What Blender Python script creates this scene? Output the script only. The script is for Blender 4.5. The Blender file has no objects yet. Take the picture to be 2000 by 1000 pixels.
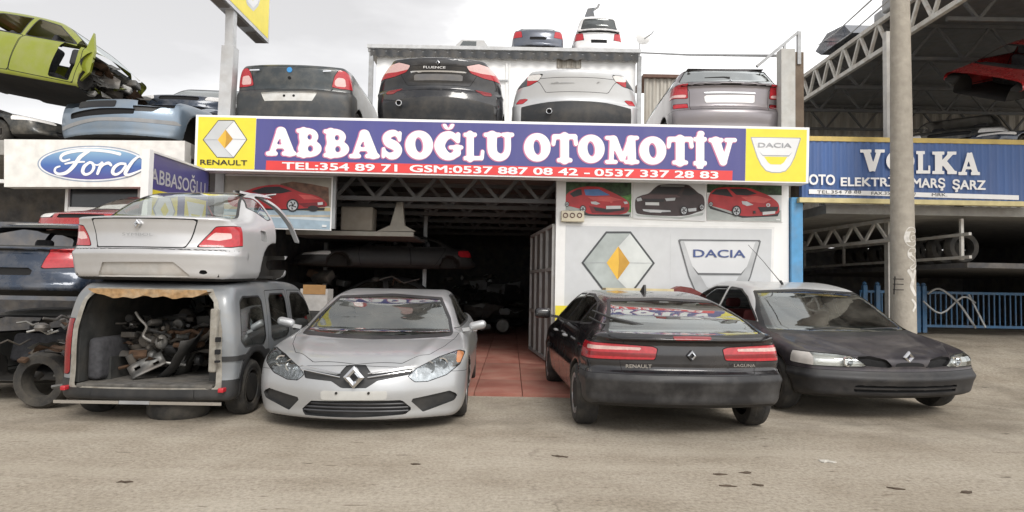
import bpy, math, random
import numpy as np
from mathutils import Matrix, Vector, geometry
random.seed(7)
SC = bpy.context.scene
COL = SC.collection
R = math.radians

# ------------------------------------------------------------------ camera, world, sun, exposure
FPX, HCAM = 1260.0, 1.4                      # focal length in pixels of a 2000 px wide picture, eye height
PITCH, ROLL = math.atan(58/1260.0), R(1.05)
_f = np.array([0, math.cos(PITCH), math.sin(PITCH)])
_r0 = np.array([1.0, 0, 0]); _u0 = np.array([0, -math.sin(PITCH), math.cos(PITCH)])
_r = _r0*math.cos(ROLL)+_u0*math.sin(ROLL); _u = -_r0*math.sin(ROLL)+_u0*math.cos(ROLL)
CAMP = np.array([0, 0, HCAM])
cam = bpy.data.objects.new('camera', bpy.data.cameras.new('camera')); COL.objects.link(cam)
cam.data.sensor_width = 36; cam.data.lens = 36*FPX/2000; cam.data.clip_end = 2000; cam.data.clip_start = .05
cam.matrix_world = Matrix([[_r[i], _u[i], -_f[i], CAMP[i]] for i in range(3)]+[[0, 0, 0, 1]])
SC.camera = cam
SC.view_settings.view_transform = 'Standard'; SC.view_settings.look = 'None'
SC.view_settings.exposure = 0.26; SC.view_settings.gamma = 1.0
SUN_EL, SUN_AZ = 42, 160                     # degrees; azimuth the light comes from (0 = +y, clockwise)
w = bpy.data.worlds.new('World'); SC.world = w; w.use_nodes = True
nt = w.node_tree; nt.nodes.clear()
def _n(t, **k):
    n = nt.nodes.new(t)
    for a, b in k.items(): setattr(n, a, b)
    return n
out = _n('ShaderNodeOutputWorld'); add = _n('ShaderNodeAddShader')
sky = _n('ShaderNodeTexSky', sky_type='NISHITA', sun_disc=False, sun_elevation=R(SUN_EL), sun_rotation=R(SUN_AZ))
bg1 = _n('ShaderNodeBackground'); bg1.inputs[1].default_value = .05
bg2 = _n('ShaderNodeBackground'); bg2.inputs[1].default_value = 1.0
tc = _n('ShaderNodeTexCoord'); sep = _n('ShaderNodeSeparateXYZ')
mp = _n('ShaderNodeMapping'); mp.inputs['Scale'].default_value = (1.6, 1.6, 5.0); mp.inputs['Location'].default_value = (.35, .2, .1)
no = _n('ShaderNodeTexNoise'); no.inputs['Scale'].default_value = 1.1; no.inputs['Detail'].default_value = 6; no.inputs['Roughness'].default_value = .52
a1 = _n('ShaderNodeMath', operation='MULTIPLY_ADD'); a1.inputs[1].default_value = -.34; a1.inputs[2].default_value = -.02
a2 = _n('ShaderNodeMath', operation='MULTIPLY_ADD'); a2.inputs[1].default_value = -.38; a2.inputs[2].default_value = .12
sm = _n('ShaderNodeMath', operation='ADD'); sm2 = _n('ShaderNodeMath', operation='ADD')
rp = _n('ShaderNodeValToRGB')
e = rp.color_ramp.elements
e[0].position = .36; e[0].color = (.46, .445, .435, 1); e[1].position = .60; e[1].color = (1.12, 1.10, 1.08, 1)
x = e.new(.47); x.color = (.60, .585, .575, 1)
L = nt.links.new
L(tc.outputs['Generated'], mp.inputs[0]); L(mp.outputs[0], no.inputs['Vector']); L(tc.outputs['Generated'], sep.inputs[0])
L(sep.outputs['Z'], a1.inputs[0]); L(sep.outputs['X'], a2.inputs[0])
# the cloud sheet is thinner low over the horizon and to the east
m3 = _n('ShaderNodeMath', operation='MULTIPLY_ADD'); m3.inputs[1].default_value = .42; m3.inputs[2].default_value = .18
L(sep.outputs['X'], m3.inputs[0]); L(m3.outputs[0], sm.inputs[0]); L(no.outputs['Fac'], sm.inputs[1])
L(a1.outputs[0], sm2.inputs[0]); L(sm.outputs[0], sm2.inputs[1]); L(sm2.outputs[0], rp.inputs[0])
hs = _n('ShaderNodeHueSaturation'); hs.inputs['Saturation'].default_value = .25; L(sky.outputs[0], hs.inputs['Color'])
L(rp.outputs[0], bg2.inputs[0]); L(hs.outputs[0], bg1.inputs[0])
L(bg1.outputs[0], add.inputs[0]); L(bg2.outputs[0], add.inputs[1]); L(add.outputs[0], out.inputs[0])
sun = bpy.data.objects.new('sun', bpy.data.lights.new('sun', 'SUN')); COL.objects.link(sun)
sun.data.energy = 1.5; sun.data.angle = R(22); sun.data.color = (1, .96, .9)
_sd = Vector((math.sin(R(SUN_AZ))*math.cos(R(SUN_EL)), math.cos(R(SUN_AZ))*math.cos(R(SUN_EL)), math.sin(R(SUN_EL))))
sun.rotation_euler = _sd.to_track_quat('Z', 'Y').to_euler(); sun.location = (0, -5, 20)

def PX(px, py, Y):
    """world point seen at pixel (px,py) of the 2000x1000 photo at depth Y"""
    d = _f*FPX + _r*(px-1000) - _u*(py-500)
    return CAMP + d*(Y/d[1])

# ------------------------------------------------------------------ materials
MATS = {}
def mat(name, col=(.5, .5, .5), rough=.5, metal=0, var=.12, vscale=6, dirt=0, dcol=(.30, .25, .19), coat=0, bump=0, bscale=40,
        spec=.5, trans=0, alpha=None, streak=False, dscale=3.5, emit=None):
    if name in MATS: return MATS[name]
    m = bpy.data.materials.new(name); MATS[name] = m; m.use_nodes = True
    t = m.node_tree; b = t.nodes['Principled BSDF']; L = t.links.new
    b.inputs['Roughness'].default_value = rough; b.inputs['Metallic'].default_value = metal
    b.inputs['Coat Weight'].default_value = coat; b.inputs['Coat Roughness'].default_value = .06
    b.inputs['Specular IOR Level'].default_value = spec
    tc = t.nodes.new('ShaderNodeTexCoord'); mp = t.nodes.new('ShaderNodeMapping')
    L(tc.outputs['Object'], mp.inputs[0])
    if streak: mp.inputs['Scale'].default_value = (1, 1, .15)
    n = t.nodes.new('ShaderNodeTexNoise'); n.inputs['Scale'].default_value = vscale; n.inputs['Detail'].default_value = 5
    L(mp.outputs[0], n.inputs['Vector'])
    r = t.nodes.new('ShaderNodeValToRGB'); L(n.outputs['Fac'], r.inputs[0])
    r.color_ramp.elements[0].position = .3; r.color_ramp.elements[1].position = .7
    c0 = [max(0, c*(1-var)) for c in col]; c1 = [min(1, c*(1+var)) for c in col]
    r.color_ramp.elements[0].color = (*c0, 1); r.color_ramp.elements[1].color = (*c1, 1)
    last = r.outputs[0]
    if dirt:
        n2 = t.nodes.new('ShaderNodeTexNoise'); n2.inputs['Scale'].default_value = dscale; n2.inputs['Detail'].default_value = 8
        n2.inputs['Roughness'].default_value = .65
        L(mp.outputs[0], n2.inputs['Vector'])
        r2 = t.nodes.new('ShaderNodeMapRange'); r2.inputs[1].default_value = .42; r2.inputs[2].default_value = .75
        r2.inputs[4].default_value = dirt; L(n2.outputs['Fac'], r2.inputs[0])
        mx = t.nodes.new('ShaderNodeMix'); mx.data_type = 'RGBA'
        L(r2.outputs[0], mx.inputs['Factor']); L(last, mx.inputs['A']); mx.inputs['B'].default_value = (*dcol, 1)
        last = mx.outputs['Result']
        rr = t.nodes.new('ShaderNodeMapRange'); rr.inputs[3].default_value = rough; rr.inputs[4].default_value = min(1, rough+.5)
        L(r2.outputs[0], rr.inputs[0]); L(rr.outputs[0], b.inputs['Roughness'])
        if metal:
            r3 = t.nodes.new('ShaderNodeMapRange'); r3.inputs[3].default_value = metal; r3.inputs[4].default_value = metal*.3
            L(r2.outputs[0], r3.inputs[0]); L(r3.outputs[0], b.inputs['Metallic'])
    L(last, b.inputs['Base Color'])
    if bump:
        bn = t.nodes.new('ShaderNodeTexNoise'); bn.inputs['Scale'].default_value = bscale; bn.inputs['Detail'].default_value = 4
        L(tc.outputs['Object'], bn.inputs['Vector'])
        bp = t.nodes.new('ShaderNodeBump'); bp.inputs['Strength'].default_value = bump; bp.inputs['Distance'].default_value = .02
        L(bn.outputs['Fac'], bp.inputs['Height']); L(bp.outputs[0], b.inputs['Normal'])
    if emit:
        b.inputs['Emission Color'].default_value = (*emit[:3], 1); b.inputs['Emission Strength'].default_value = emit[3]
    return m
def glass(name, tint=(.5, .6, .58), rough=.02, dust=.08, ior=1.5):
    if name in MATS: return MATS[name]
    m = bpy.data.materials.new(name); MATS[name] = m; m.use_nodes = True
    t = m.node_tree; t.nodes.clear(); L = t.links.new
    o = t.nodes.new('ShaderNodeOutputMaterial'); tr = t.nodes.new('ShaderNodeBsdfTransparent'); tr.inputs[0].default_value = (*tint, 1)
    gl = t.nodes.new('ShaderNodeBsdfGlossy'); gl.inputs['Roughness'].default_value = rough; gl.inputs[0].default_value = (.9, .95, .95, 1)
    fr = t.nodes.new('ShaderNodeFresnel'); fr.inputs[0].default_value = ior
    k = t.nodes.new('ShaderNodeMath'); k.operation = 'MULTIPLY_ADD'; k.inputs[1].default_value = 2.1; k.inputs[2].default_value = .035; k.use_clamp = True
    mx = t.nodes.new('ShaderNodeMixShader'); L(fr.outputs[0], k.inputs[0]); L(k.outputs[0], mx.inputs[0]); L(tr.outputs[0], mx.inputs[1]); L(gl.outputs[0], mx.inputs[2])
    df = t.nodes.new('ShaderNodeBsdfDiffuse'); df.inputs[0].default_value = (.45, .42, .36, 1)
    tc = t.nodes.new('ShaderNodeTexCoord'); n = t.nodes.new('ShaderNodeTexNoise'); n.inputs['Scale'].default_value = 3; n.inputs['Detail'].default_value = 6
    L(tc.outputs['Object'], n.inputs['Vector'])
    r2 = t.nodes.new('ShaderNodeMapRange'); r2.inputs[1].default_value = .35; r2.inputs[2].default_value = .8; r2.inputs[4].default_value = dust*2
    L(n.outputs['Fac'], r2.inputs[0])
    m2 = t.nodes.new('ShaderNodeMixShader'); L(r2.outputs[0], m2.inputs[0]); L(mx.outputs[0], m2.inputs[1]); L(df.outputs[0], m2.inputs[2])
    L(m2.outputs[0], o.inputs[0])
    return m

M_blackplast = mat('black_plastic', (.022, .023, .025), .45, var=.25, dirt=.35, dcol=(.10, .09, .075))
M_seam = mat('panel_gap', (.008, .008, .009), .9)
M_under = mat('underbody', (.018, .017, .016), .9, var=.3, dirt=.3, dcol=(.07, .055, .04))
M_tyre = mat('tyre_rubber', (.028, .027, .026), .85, var=.2, dirt=.55, dcol=(.16, .14, .11), bump=.3)
M_rim = mat('alloy', (.42, .42, .43), .35, .8, dirt=.4, dcol=(.12, .1, .08))
M_steelrim = mat('steel_rim', (.06, .06, .06), .6, .5, dirt=.5)
M_chrome = mat('chrome', (.75, .76, .78), .12, 1, var=.03)
M_red = mat('tail_lamp_red', (.46, .02, .03), .2, coat=.6, var=.15, vscale=30)
M_redd = mat('tail_lamp_dark_red', (.22, .008, .012), .2, coat=.6, var=.15, vscale=30)
M_lampw = mat('lamp_white', (.78, .76, .74), .15, coat=.6, var=.08, vscale=40)
M_lamppink = mat('lamp_pale_pink', (.75, .50, .48), .15, coat=.6, var=.08, vscale=40)
M_amber = mat('amber', (.45, .17, .05), .2, coat=.5)
M_refl = mat('lamp_reflector', (.55, .56, .58), .14, .95, var=.3, vscale=18, bump=.35, bscale=22)
M_glass = glass('car_glass', (.46, .56, .54))
M_glassd = glass('dark_glass', (.16, .19, .19), dust=.05)
M_lens = glass('lamp_lens', (.9, .92, .92), dust=.03)
M_plate = mat('bare_plate', (.62, .62, .60), .45, .2, dirt=.35)
M_seat = mat('seat_cloth', (.05, .05, .055), .9, var=.3, vscale=20)
M_dash = mat('dashboard', (.035, .036, .038), .6, var=.2)
M_trim = mat('cabin_trim', (.16, .155, .15), .8, var=.15)

# ------------------------------------------------------------------ object helpers
def meta(o, label=None, cat=None, group=None, kind=None):
    if label: o['label'] = label
    if cat: o['category'] = cat
    if group: o['group'] = group
    if kind: o['kind'] = kind
    return o
def thing(name, label, cat, loc=(0, 0, 0), rz=0, group=None, rot=None):
    o = bpy.data.objects.new(name, None); COL.objects.link(o); o.empty_display_size = .2
    o.matrix_basis = Matrix.Translation(Vector([float(c) for c in loc])) @ (rot if rot is not None else Matrix.Rotation(rz, 4, 'Z'))
    return meta(o, label, cat, group)
def wmat(o):
    m = Matrix.Identity(4)
    while o is not None: m = o.matrix_basis @ m; o = o.parent
    return m
class MB:
    def __init__(s): s.v = []; s.f = []; s.m = []; s.mats = []; s.cur = 0
    def use(s, m):
        if m not in s.mats: s.mats.append(m)
        s.cur = s.mats.index(m); return s
    def poly(s, pts, m=None):
        if m: s.use(m)
        i = len(s.v); s.v += [tuple(map(float, p)) for p in pts]; s.f.append(tuple(range(i, i+len(pts)))); s.m.append(s.cur); return s
    def mesh(s, vs, fs):
        i = len(s.v); s.v += [tuple(map(float, p)) for p in vs]
        for f in fs: s.f.append(tuple(i+k for k in f)); s.m.append(s.cur)
        return s
    def box(s, lo, hi, mtx=None):
        (a, b, c), (d, e, f) = lo, hi
        vs = [(a, b, c), (d, b, c), (d, e, c), (a, e, c), (a, b, f), (d, b, f), (d, e, f), (a, e, f)]
        if mtx is not None: vs = [mtx @ Vector(v) for v in vs]
        return s.mesh(vs, [(0, 3, 2, 1), (4, 5, 6, 7), (0, 1, 5, 4), (1, 2, 6, 5), (2, 3, 7, 6), (3, 0, 4, 7)])
    def bar(s, p, q, w, h=None, up=(0, 0, 1)):
        """square bar from p to q"""
        p = Vector([float(c) for c in p]); q = Vector([float(c) for c in q]); h = h or w; d = q-p; l = d.length
        if l < 1e-6: return s
        d.normalize(); u = Vector(up)
        if abs(d.dot(u)) > .95: u = Vector((0, 1, 0))
        x = d.cross(u).normalized(); z = x.cross(d).normalized()
        m = Matrix([[x[i], d[i], z[i], p[i]] for i in range(3)]+[[0, 0, 0, 1]])
        return s.box((-w/2, 0, -h/2), (w/2, l, h/2), m)
    def tube(s, pts, r, n=8, cap=True):
        pts = [Vector([float(c) for c in p]) for p in pts]; k = len(pts); rs = r if isinstance(r, (list, tuple)) else [r]*k
        vs = []; ref = None
        for i, p in enumerate(pts):
            d = (pts[min(i+1, k-1)]-pts[max(i-1, 0)]).normalized()
            if ref is None: ref = Vector((0, 0, 1)) if abs(d.z) < .9 else Vector((1, 0, 0))
            x = d.cross(ref).normalized(); y = x.cross(d).normalized(); ref = y
            vs += [p+(x*math.cos(a)+y*math.sin(a))*rs[i] for a in [2*math.pi*j/n for j in range(n)]]
        fs = [(i*n+j, i*n+(j+1) % n, (i+1)*n+(j+1) % n, (i+1)*n+j) for i in range(k-1) for j in range(n)]
        if cap: fs += [tuple(range(n))[::-1], tuple((k-1)*n+j for j in range(n))]
        return s.mesh(vs, fs)
    def lathe(s, prof, c, axis='X', n=28, close=False):
        """prof: list of (along axis, radius)"""
        vs = []
        for a, r in prof:
            for j in range(n):
                t = 2*math.pi*j/n; p, q = r*math.cos(t), r*math.sin(t)
                o = {'X': (a, p, q), 'Y': (p, a, q), 'Z': (p, q, a)}[axis]
                vs.append((c[0]+o[0], c[1]+o[1], c[2]+o[2]))
        k = len(prof); rng = range(k) if close else range(k-1)
        fs = [(i*n+j, i*n+(j+1) % n, ((i+1) % k)*n+(j+1) % n, ((i+1) % k)*n+j) for i in rng for j in range(n)]
        return s.mesh(vs, fs)
    def prism(s, pts, vec):
        """planar polygon (3D points) extruded by vec, concave allowed"""
        n = len(pts); P = [Vector([float(c) for c in p]) for p in pts]; v = Vector(vec)
        tr = geometry.tessellate_polygon([P])
        return s.mesh(P+[p+v for p in P], [tuple(t) for t in tr]+[tuple(n+i for i in reversed(t)) for t in tr]+[(i, (i+1) % n, n+(i+1) % n, n+i) for i in range(n)])
    def flat(s, pts, m=None):
        if m: s.use(m)
        P = [Vector([float(c) for c in p]) for p in pts]
        return s.mesh(P, [tuple(t) for t in geometry.tessellate_polygon([P])])
    def build(s, name, parent=None, m=None, smooth=False, local=False, angle=35):
        me = bpy.data.meshes.new(name)
        v = s.v
        if parent is not None and not local:
            iv = wmat(parent).inverted(); v = [iv @ Vector(p) for p in v]
        me.from_pydata([tuple(p) for p in v], [], s.f)
        for x in ([m] if m else s.mats): me.materials.append(x)
        if not m and len(s.mats) > 1: me.polygons.foreach_set('material_index', s.m)
        o = bpy.data.objects.new(name, me); COL.objects.link(o); o.parent = parent
        if smooth:
            me.shade_smooth(); me.set_sharp_from_angle(angle=R(angle))
        me.update()
        return o
def spl(pts, n=6, closed=False):
    """Catmull-Rom through points"""
    P = [np.array(p, float) for p in pts]; k = len(P); o = []
    for i in range(k if closed else k-1):
        a, b, c, d = [P[(i+j) % k] if closed else P[min(max(i+j, 0), k-1)] for j in (-1, 0, 1, 2)]
        for t in np.linspace(0, 1, n, endpoint=False):
            o.append(.5*((2*b)+(c-a)*t+(2*a-5*b+4*c-d)*t*t+(3*b-a-3*c+d)*t**3))
    if not closed: o.append(P[-1])
    return o

# ------------------------------------------------------------------ 2D signed distance shapes and marching squares
def polysdf(X, Y, poly):
    d = np.full(X.shape, 1e9); s = np.ones(X.shape); n = len(poly)
    for i in range(n):
        ax, ay = poly[i]; bx, by = poly[i-1]
        ex, ey = bx-ax, by-ay; wx, wy = X-ax, Y-ay
        t = np.clip((wx*ex+wy*ey)/(ex*ex+ey*ey+1e-12), 0, 1)
        d = np.minimum(d, (wx-ex*t)**2+(wy-ey*t)**2)
        c1 = Y >= ay; c2 = Y < by; c3 = ex*wy > ey*wx
        s = np.where((c1 & c2 & c3) | (~c1 & ~c2 & ~c3), -s, s)
    return s*np.sqrt(d)
def seg(X, Y, a, b, r, r2=None):
    ex, ey = b[0]-a[0], b[1]-a[1]; wx, wy = X-a[0], Y-a[1]
    t = np.clip((wx*ex+wy*ey)/(ex*ex+ey*ey+1e-12), 0, 1)
    return np.hypot(wx-ex*t, wy-ey*t)-(r if r2 is None else r+(r2-r)*t)
def obox(X, Y, a, b, r):
    ex, ey = b[0]-a[0], b[1]-a[1]; l = math.hypot(ex, ey); ex /= l; ey /= l
    wx, wy = X-(a[0]+b[0])/2, Y-(a[1]+b[1])/2
    u = np.abs(wx*ex+wy*ey)-l/2; v = np.abs(-wx*ey+wy*ex)-r
    return np.hypot(np.maximum(u, 0), np.maximum(v, 0))+np.minimum(np.maximum(u, v), 0)
def ell(X, Y, c, a, b, rot=0):
    x, y = X-c[0], Y-c[1]; cs, sn = math.cos(rot), math.sin(rot); x, y = x*cs+y*sn, -x*sn+y*cs
    k = np.sqrt((x/a)**2+(y/b)**2); return (k-1)*min(a, b)*np.where(k > 1, 1, 1)
def smin(a, b, k): h = np.maximum(k-np.abs(a-b), 0)/k; return np.minimum(a, b)-h*h*k/4
def smax(a, b, k): return -smin(-a, -b, k)
def msq(fn, x0, x1, y0, y1, h):
    """marching squares: list of polygons (2D) where fn<=0, long interior runs merged"""
    nx, ny = max(2, int((x1-x0)/h)+1), max(2, int((y1-y0)/h)+1)
    xs, ys = np.linspace(x0, x1, nx), np.linspace(y0, y1, ny)
    D = fn(*np.meshgrid(xs, ys, indexing='ij')); I = D <= 0; out = []
    for j in range(ny-1):
        i = 0
        while i < nx-1:
            c = (I[i, j], I[i+1, j], I[i+1, j+1], I[i, j+1]); k = sum(c)
            if k == 4:
                s = i
                while i+1 < nx-1 and I[i+2, j] and I[i+2, j+1]: i += 1
                out.append([(xs[s], ys[j]), (xs[i+1], ys[j]), (xs[i+1], ys[j+1]), (xs[s], ys[j+1])])
            elif k:
                q = [(xs[i], ys[j], D[i, j]), (xs[i+1], ys[j], D[i+1, j]), (xs[i+1], ys[j+1], D[i+1, j+1]), (xs[i], ys[j+1], D[i, j+1])]; p = []
                for a in range(4):
                    A, B = q[a], q[(a+1) % 4]
                    if A[2] <= 0: p.append(A[:2])
                    if (A[2] <= 0) != (B[2] <= 0):
                        t = A[2]/(A[2]-B[2]); p.append((A[0]+(B[0]-A[0])*t, A[1]+(B[1]-A[1])*t))
                if len(p) > 2: out.append(p)
            i += 1
    return out
# ------------------------------------------------------------------ vehicle bodies: a rounded hull cut into panels along its own surface
def curve1(pts, n=8):
    """smooth 1D function through (a,b) points"""
    s = np.array(spl(pts, n)); a = np.maximum.accumulate(s[:, 0]+np.arange(len(s))*1e-9)
    return lambda t: np.interp(t, a, s[:, 1])
class Table:
    def __init__(s, poly, smooth=5, h=.012, pad=.35):
        p = [tuple(q) for q in (spl(poly, smooth, True) if smooth else poly)]; a = np.array(p)
        s.o = a.min(0)-pad; n = ((a.max(0)+pad-s.o)/h).astype(int)+2; s.h = h
        s.n = n; X, Y = np.meshgrid(s.o[0]+np.arange(n[0])*h, s.o[1]+np.arange(n[1])*h, indexing='ij')
        s.D = polysdf(X, Y, p)
    def __call__(s, x, y):
        u = np.clip((x-s.o[0])/s.h, 0, s.n[0]-1.001); v = np.clip((y-s.o[1])/s.h, 0, s.n[1]-1.001)
        i = u.astype(int); j = v.astype(int); u = u-i; v = v-j; D = s.D
        return (D[i, j]*(1-u)+D[i+1, j]*u)*(1-v)+(D[i, j+1]*(1-u)+D[i+1, j+1]*u)*v
def hull_fn(sp):
    ts = Table(sp['side'], sp.get('sm', 4)); L = sp['L']; hw = curve1(sp['hw']); mz = curve1(sp['mz'])
    tcab = Table(sp['cab'], sp.get('sm', 4)) if sp.get('cab') else None
    wc = curve1(sp['wc']) if tcab else None; pc = curve1(sp.get('pc', [(0, 1), (L/2, 1), (L, 1)]))
    b0, b1 = sp.get('bow', (.3, .3)); k = sp.get('k', .10); kc = sp.get('kc', .12); ya, yb = sp.get('bowy', (L*.42, L*.58))
    def fn(x, y, z):
        ax = np.abs(x); H = hw(y); q = np.minimum(ax/np.maximum(H, .2), 1.2); q = q**2.4
        w0 = np.clip((ya-y)/ya, 0, 1)**.7; w1 = np.clip((y-yb)/(L-yb), 0, 1)**.7
        yy = y-b0*q*w0+b1*q*w1
        d = smax(ts(yy, z), ax-H*mz(z), k)
        if tcab is not None:
            d = smin(d, smax(tcab(yy, z), ax-wc(z)*pc(y), kc), sp.get('ku', .04))
        for (yc, zc, r, dep) in sp.get('arch', []):
            d = np.maximum(d, -np.maximum(np.hypot(y-yc, z-zc)-r, (H-dep)-ax))
        if sp.get('extra'): d = sp['extra'](x, y, z, d)
        return d
    return fn
class Surf: pass
def nets(fn, lo, hi, h):
    """surface nets on fn=0, vertices projected onto the surface, normals from the gradient"""
    n = [int((hi[i]-lo[i])/h)+2 for i in range(3)]
    ax = [lo[i]+np.arange(n[i])*h for i in range(3)]
    D = np.empty(n)
    for i in range(0, n[0], 8):
        D[i:i+8] = fn(*np.meshgrid(ax[0][i:i+8], ax[1], ax[2], indexing='ij'))
    I = D < 0; nx, ny, nz = n
    acc = np.zeros((nx-1, ny-1, nz-1, 3)); cnt = np.zeros((nx-1, ny-1, nz-1))
    cor = [(a, b, c) for a in (0, 1) for b in (0, 1) for c in (0, 1)]
    sl = lambda A, o: A[o[0]:nx-1+o[0], o[1]:ny-1+o[1], o[2]:nz-1+o[2]]
    for a in cor:
        for k in range(3):
            if a[k]: continue
            b = list(a); b[k] = 1; da, db = sl(D, a), sl(D, b); m = sl(I, a) != sl(I, b)
            t = np.where(m, da/np.where(m, da-db, 1), 0)
            for c in range(3): acc[..., c] += np.where(m, a[c]+(t if c == k else 0), 0)
            cnt += m
    M = cnt > 0; idx = np.full(M.shape, -1); idx[M] = np.arange(M.sum()); ijk = np.argwhere(M)
    V = np.array(lo)+(ijk+acc[M]/cnt[M][:, None])*h
    F = []
    for k in range(3):
        u, v = [(1, 2), (2, 0), (0, 1)][k]
        sA = [slice(None)]*3; sA[k] = slice(0, n[k]-1); sB = [slice(None)]*3; sB[k] = slice(1, n[k])
        E = I[tuple(sA)] != I[tuple(sB)]; P = np.argwhere(E); P = P[(P[:, u] > 0) & (P[:, v] > 0) & (P[:, u] < n[u]-1) & (P[:, v] < n[v]-1)]
        ins = I[tuple(P.T)]
        q = []
        for du, dv in ((-1, -1), (0, -1), (0, 0), (-1, 0)):
            Q = P.copy(); Q[:, u] += du; Q[:, v] += dv; q.append(idx[tuple(Q.T)])
        q = np.array(q).T; q[~ins] = q[~ins][:, ::-1]; F.append(q)
    F = np.concatenate(F); F = F[(F >= 0).all(1)]
    e = .02
    def grad(V):
        g = np.empty_like(V)
        for c in range(3):
            o = np.zeros(3); o[c] = e; g[:, c] = (fn(*(V+o).T)-fn(*(V-o).T))/(2*e)
        return g
    for _ in range(2):
        g = grad(V); d = fn(*V.T); st = d[:, None]*g/np.maximum((g*g).sum(1), .05)[:, None]
        l = np.linalg.norm(st, axis=1, keepdims=True); V = V-st*np.minimum(1, .5*h/np.maximum(l, 1e-9))
    g = grad(V); N = g/np.maximum(np.linalg.norm(g, axis=1), 1e-6)[:, None]
    S = Surf(); S.V = V; S.N = N; S.Q = F
    return S
def clip(S, fc, fn):
    """split faces (Q array, P list) by the scalar field fn(S)<=0; returns inside, outside"""
    Q, P = fc; d = fn(S); inside = d <= 0
    if len(Q):
        c = inside[Q].sum(1); qi, qo, mix = Q[c == 4], Q[c == 0], [tuple(f) for f in Q[(c > 0) & (c < 4)]]
    else: qi = qo = Q; mix = []
    pi, po = [], []
    for f in P:
        k = sum(bool(inside[v]) for v in f)
        (pi if k == len(f) else po if k == 0 else mix).append(f)
    nv, nn, cache = [], [], {}; base = len(S.V)
    for f in mix:
        a, b = [], []
        for i, v in enumerate(f):
            w = f[(i+1) % len(f)]
            (a if inside[v] else b).append(v)
            if inside[v] != inside[w]:
                key = (v, w) if v < w else (w, v)
                if key not in cache:
                    p, q = key; t = d[p]/(d[p]-d[q]); t = min(max(t, .0), 1.)
                    nv.append(S.V[p]+(S.V[q]-S.V[p])*t); m = S.N[p]+(S.N[q]-S.N[p])*t; nn.append(m/max(np.linalg.norm(m), 1e-6)); cache[key] = base+len(nv)-1
                a.append(cache[key]); b.append(cache[key])
        if len(a) > 2: pi.append(tuple(a))
        if len(b) > 2: po.append(tuple(b))
    if nv: S.V = np.vstack([S.V, nv]); S.N = np.vstack([S.N, nn])
    return (qi, pi), (qo, po)
def emit(S, slots, name, parent, off=0, wall=False, flip=False):
    """mesh object from [(faces, material)] of a surface, pushed along the normals by off"""
    fs, ms, mats = [], [], []
    for fc, m in slots:
        if m not in mats: mats.append(m)
        k = mats.index(m)
        for f in list(map(tuple, fc[0]))+list(fc[1]): fs.append(f); ms.append(k)
    if not fs: return None
    used = np.unique(np.concatenate([np.array(f) for f in fs])); rm = {int(v): i for i, v in enumerate(used)}
    V = S.V[used]+S.N[used]*off; N = S.N[used]; F = [tuple(rm[int(v)] for v in f) for f in fs]; nl = len(V)
    V = V.tolist(); N = N.tolist()
    if wall and off:
        from collections import Counter
        ed = Counter(); dr = {}
        for f, k in zip(F, ms):
            for i in range(len(f)):
                a, b = f[i], f[(i+1) % len(f)]; e = (min(a, b), max(a, b)); ed[e] += 1; dr[e] = (a, b, k)
        lo = {}
        def low(i):
            if i not in lo:
                V.append(V[i]); N.append((0, 0, 0)); V.append((S.V[used[i]]).tolist()); N.append((0, 0, 0)); lo[i] = len(V)-2
            return lo[i]
        for e, c in ed.items():
            if c == 1:
                a, b, k = dr[e]; p, q = low(a), low(b); F.append((p, p+1, q+1, q)); ms.append(k)
    me = bpy.data.meshes.new(name); me.from_pydata(V, [], F)
    for m in mats: me.materials.append(m)
    me.polygons.foreach_set('material_index', ms); me.shade_smooth(); me.update()
    N = np.array(N)
    if len(N) == len(me.vertices): me.normals_split_custom_set_from_vertices(N.tolist())
    o = bpy.data.objects.new(name, me); COL.objects.link(o); o.parent = parent
    return o
# fields --------------------------------------------------------------------
def near(poly, ylim, sgn=1, rnd=0, ymin=-9):
    def f(S):
        x, y, z = S.V.T; return np.maximum(np.maximum(polysdf(x*sgn, z, poly)-rnd, y-ylim), ymin-y)
    return f
def sidef(poly, sgn=1, xmin=.2, rnd=0):
    def f(S):
        x, y, z = S.V.T; return np.maximum(polysdf(y, z, poly)-rnd, xmin-x*sgn)
    return f
def topf(poly, zmin, sgn=1, rnd=0):
    def f(S):
        x, y, z = S.V.T; return np.maximum(polysdf(x*sgn, y, poly)-rnd, zmin-z)
    return f
def AND(*fs): return lambda S: np.max([f(S) for f in fs], axis=0)
def OR(*fs): return lambda S: np.min([f(S) for f in fs], axis=0)
def NOT(f): return lambda S: -f(S)
def grow(f, r): return lambda S: f(S)-r
def ny(c): return lambda S: S.N[:, 1]-c         # faces looking towards the near end
def mirror(poly): return [(-a, b) for a, b in poly]
def pp(root, pts, yl, absx=False):
    """photo pixels -> local (x,z) of a vehicle on its local plane y=yl"""
    iv = root.matrix_basis.inverted(); o = iv @ Vector(CAMP); res = []
    for px, py in pts:
        d = _f*FPX+_r*(px-1000)-_u*(py-500); d = iv.to_3x3() @ Vector(d); p = o+d*((yl-o.y)/d.y)
        res.append((abs(p.x) if absx else p.x, p.z))
    return res
def rect(x0, x1, z0, z1): return [(x0, z0), (x1, z0), (x1, z1), (x0, z1)]
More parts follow.
